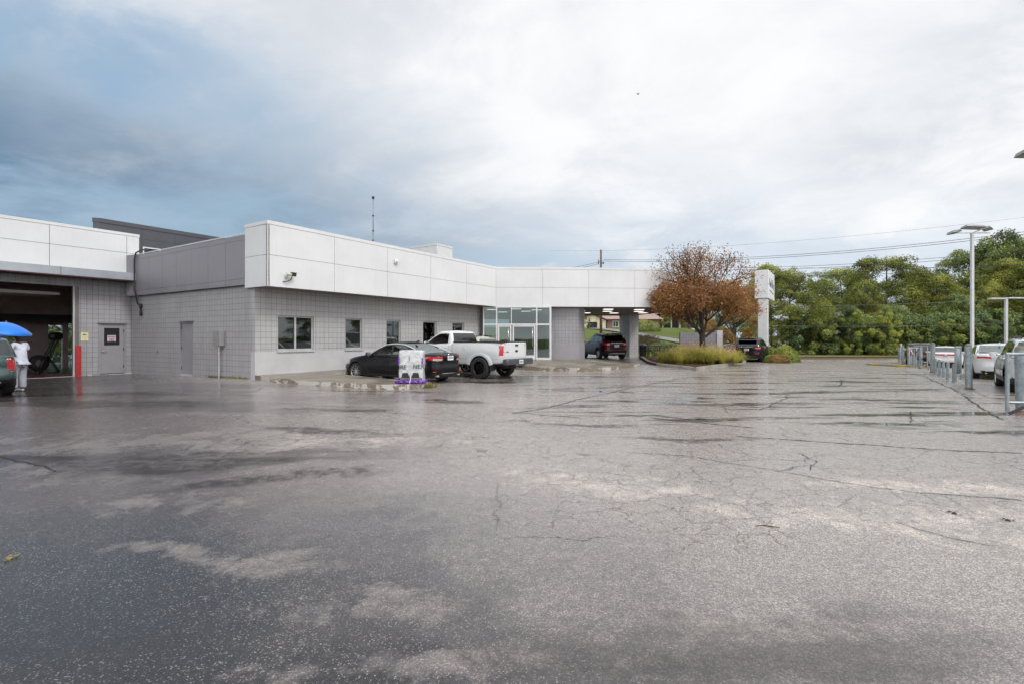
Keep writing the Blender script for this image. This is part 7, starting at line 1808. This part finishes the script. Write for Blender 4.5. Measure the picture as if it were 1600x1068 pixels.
n1=n.noise(P2,.62,9,.60,.35); n2=n.noise(P2,1.9,9,.62,.5); n3=n.noise(n.map(cb.outputs[0],(5,2,0),(0,0,R(35)),(.75,1.15,1)),1.25,8,.58,.35); n4=n.noise(n.vec('MULTIPLY',n.vec('ADD',d,(4.3,1.7,2.9)),(1,1,2.2)),5.0,6,.58,.5)
# how far to the left, and how low
az=n.math('DIVIDE',X,n.math('ADD',n.math('MAXIMUM',Y,0.0),.02))
zz=n.math('DIVIDE',Z,n.math('ADD',n.math('MAXIMUM',Y,0.0),.02))
front=n.step(Y,-.10,.25)
lefty=n.math('ADD',n.math('MULTIPLY',az,-.85),n.math('MULTIPLY_ADD',zz,-1.9,.60)); lefty=n.math('ADD',lefty,n.math('MULTIPLY',n.math('SUBTRACT',n1,.5),1.0)); lefty=n.math('ADD',lefty,n.math('MULTIPLY',n.math('SUBTRACT',n3,.5),.9))
blue=n.math('MULTIPLY',n.step(lefty,-.20,.62),front)
white=n.mix(n.step(n2,.36,.62),(.62,.645,.69),(.84,.84,.852))
white=n.mix(n.math('MULTIPLY',n.step(n1,.42,.60),.6),white,(.90,.90,.902))
white=n.mix(n.math('MULTIPLY',n.step(n3,.50,.66),.32),white,(.60,.63,.68))
deep=n.mix(n.step(n3,.36,.60),(.12,.205,.31),(.28,.395,.51)); deep=n.mix(n.math('MULTIPLY',n.step(n2,.48,.68),.35),deep,(.40,.50,.60))
cloud=n.mix(blue,white,deep)
# streaks of slate cloud in the upper left
us=n.math('MULTIPLY',n.math('MULTIPLY',n.step(az,-.25,-.75),n.step(zz,.20,.45)),n.step(n.math('ADD',n.math('MULTIPLY',n3,.6),n.math('MULTIPLY',n2,.4)),.44,.58)); cloud=n.mix(n.math('MULTIPLY',n.math('MULTIPLY',us,front),.85),cloud,(.27,.40,.55))
# low band to the right: pale hazy blue with small lit puffs
rb=n.math('MULTIPLY',n.math('MULTIPLY',n.step(n.math('ADD',zz,n.math('MULTIPLY',n.math('SUBTRACT',n2,.5),.25)),.34,.10),n.step(n.math('ADD',az,n.math('MULTIPLY',n1,.8)),-.3,1.1)),front)
cloud=n.mix(n.math('MULTIPLY',rb,.8),cloud,n.mix(n.step(n4,.56,.66),(.58,.67,.77),(.80,.82,.85)))
skyv=n.vec('MULTIPLY',sky.outputs[0],(.10,.10,.10))
back=n.step(Y,.1,-.5)            # unseen overcast behind the viewer, brightened to light the white panels
mulc=n.mix(back,(1,1,1),(1.6,1.57,1.55)); cl2=n.vec('MULTIPLY',cloud,mulc)
fin=n.mix(.94,skyv,cl2)
n.link(fin,bg.inputs[0]); bg.inputs[1].default_value=1.0
sun=bpy.data.lights.new('sun','SUN'); sun.energy=1.5; sun.angle=R(18); sun.color=(1,.965,.92); so=bpy.data.objects.new('sun',sun); COL.objects.link(so)
sd=Vector((math.sin(SUN_AZ)*math.cos(SUN_EL),math.cos(SUN_AZ)*math.cos(SUN_EL),math.sin(SUN_EL))); so.rotation_euler=sd.to_track_quat('Z','Y').to_euler()
cam=bpy.data.cameras.new('camera'); co=bpy.data.objects.new('camera',cam); COL.objects.link(co); co.location=(0,0,1.6); co.rotation_euler=(R(90),0,0)
cam.lens=18; cam.sensor_width=36; cam.shift_y=-6.5/1600; cam.clip_start=.1; cam.clip_end=3000; scene.camera=co
scene.view_settings.view_transform='Standard'; scene.view_settings.look='None'; scene.view_settings.exposure=0.24; scene.view_settings.gamma=1.0
scene.cycles.max_bounces=5; scene.cycles.diffuse_bounces=3; scene.cycles.glossy_bounces=3; scene.cycles.transmission_bounces=3; scene.cycles.transparent_max_bounces=12; scene.cycles.use_adaptive_sampling=True; scene.cycles.adaptive_threshold=.03; scene.cycles.caustics_reflective=False; scene.cycles.caustics_refractive=False; scene.cycles.use_denoising=True
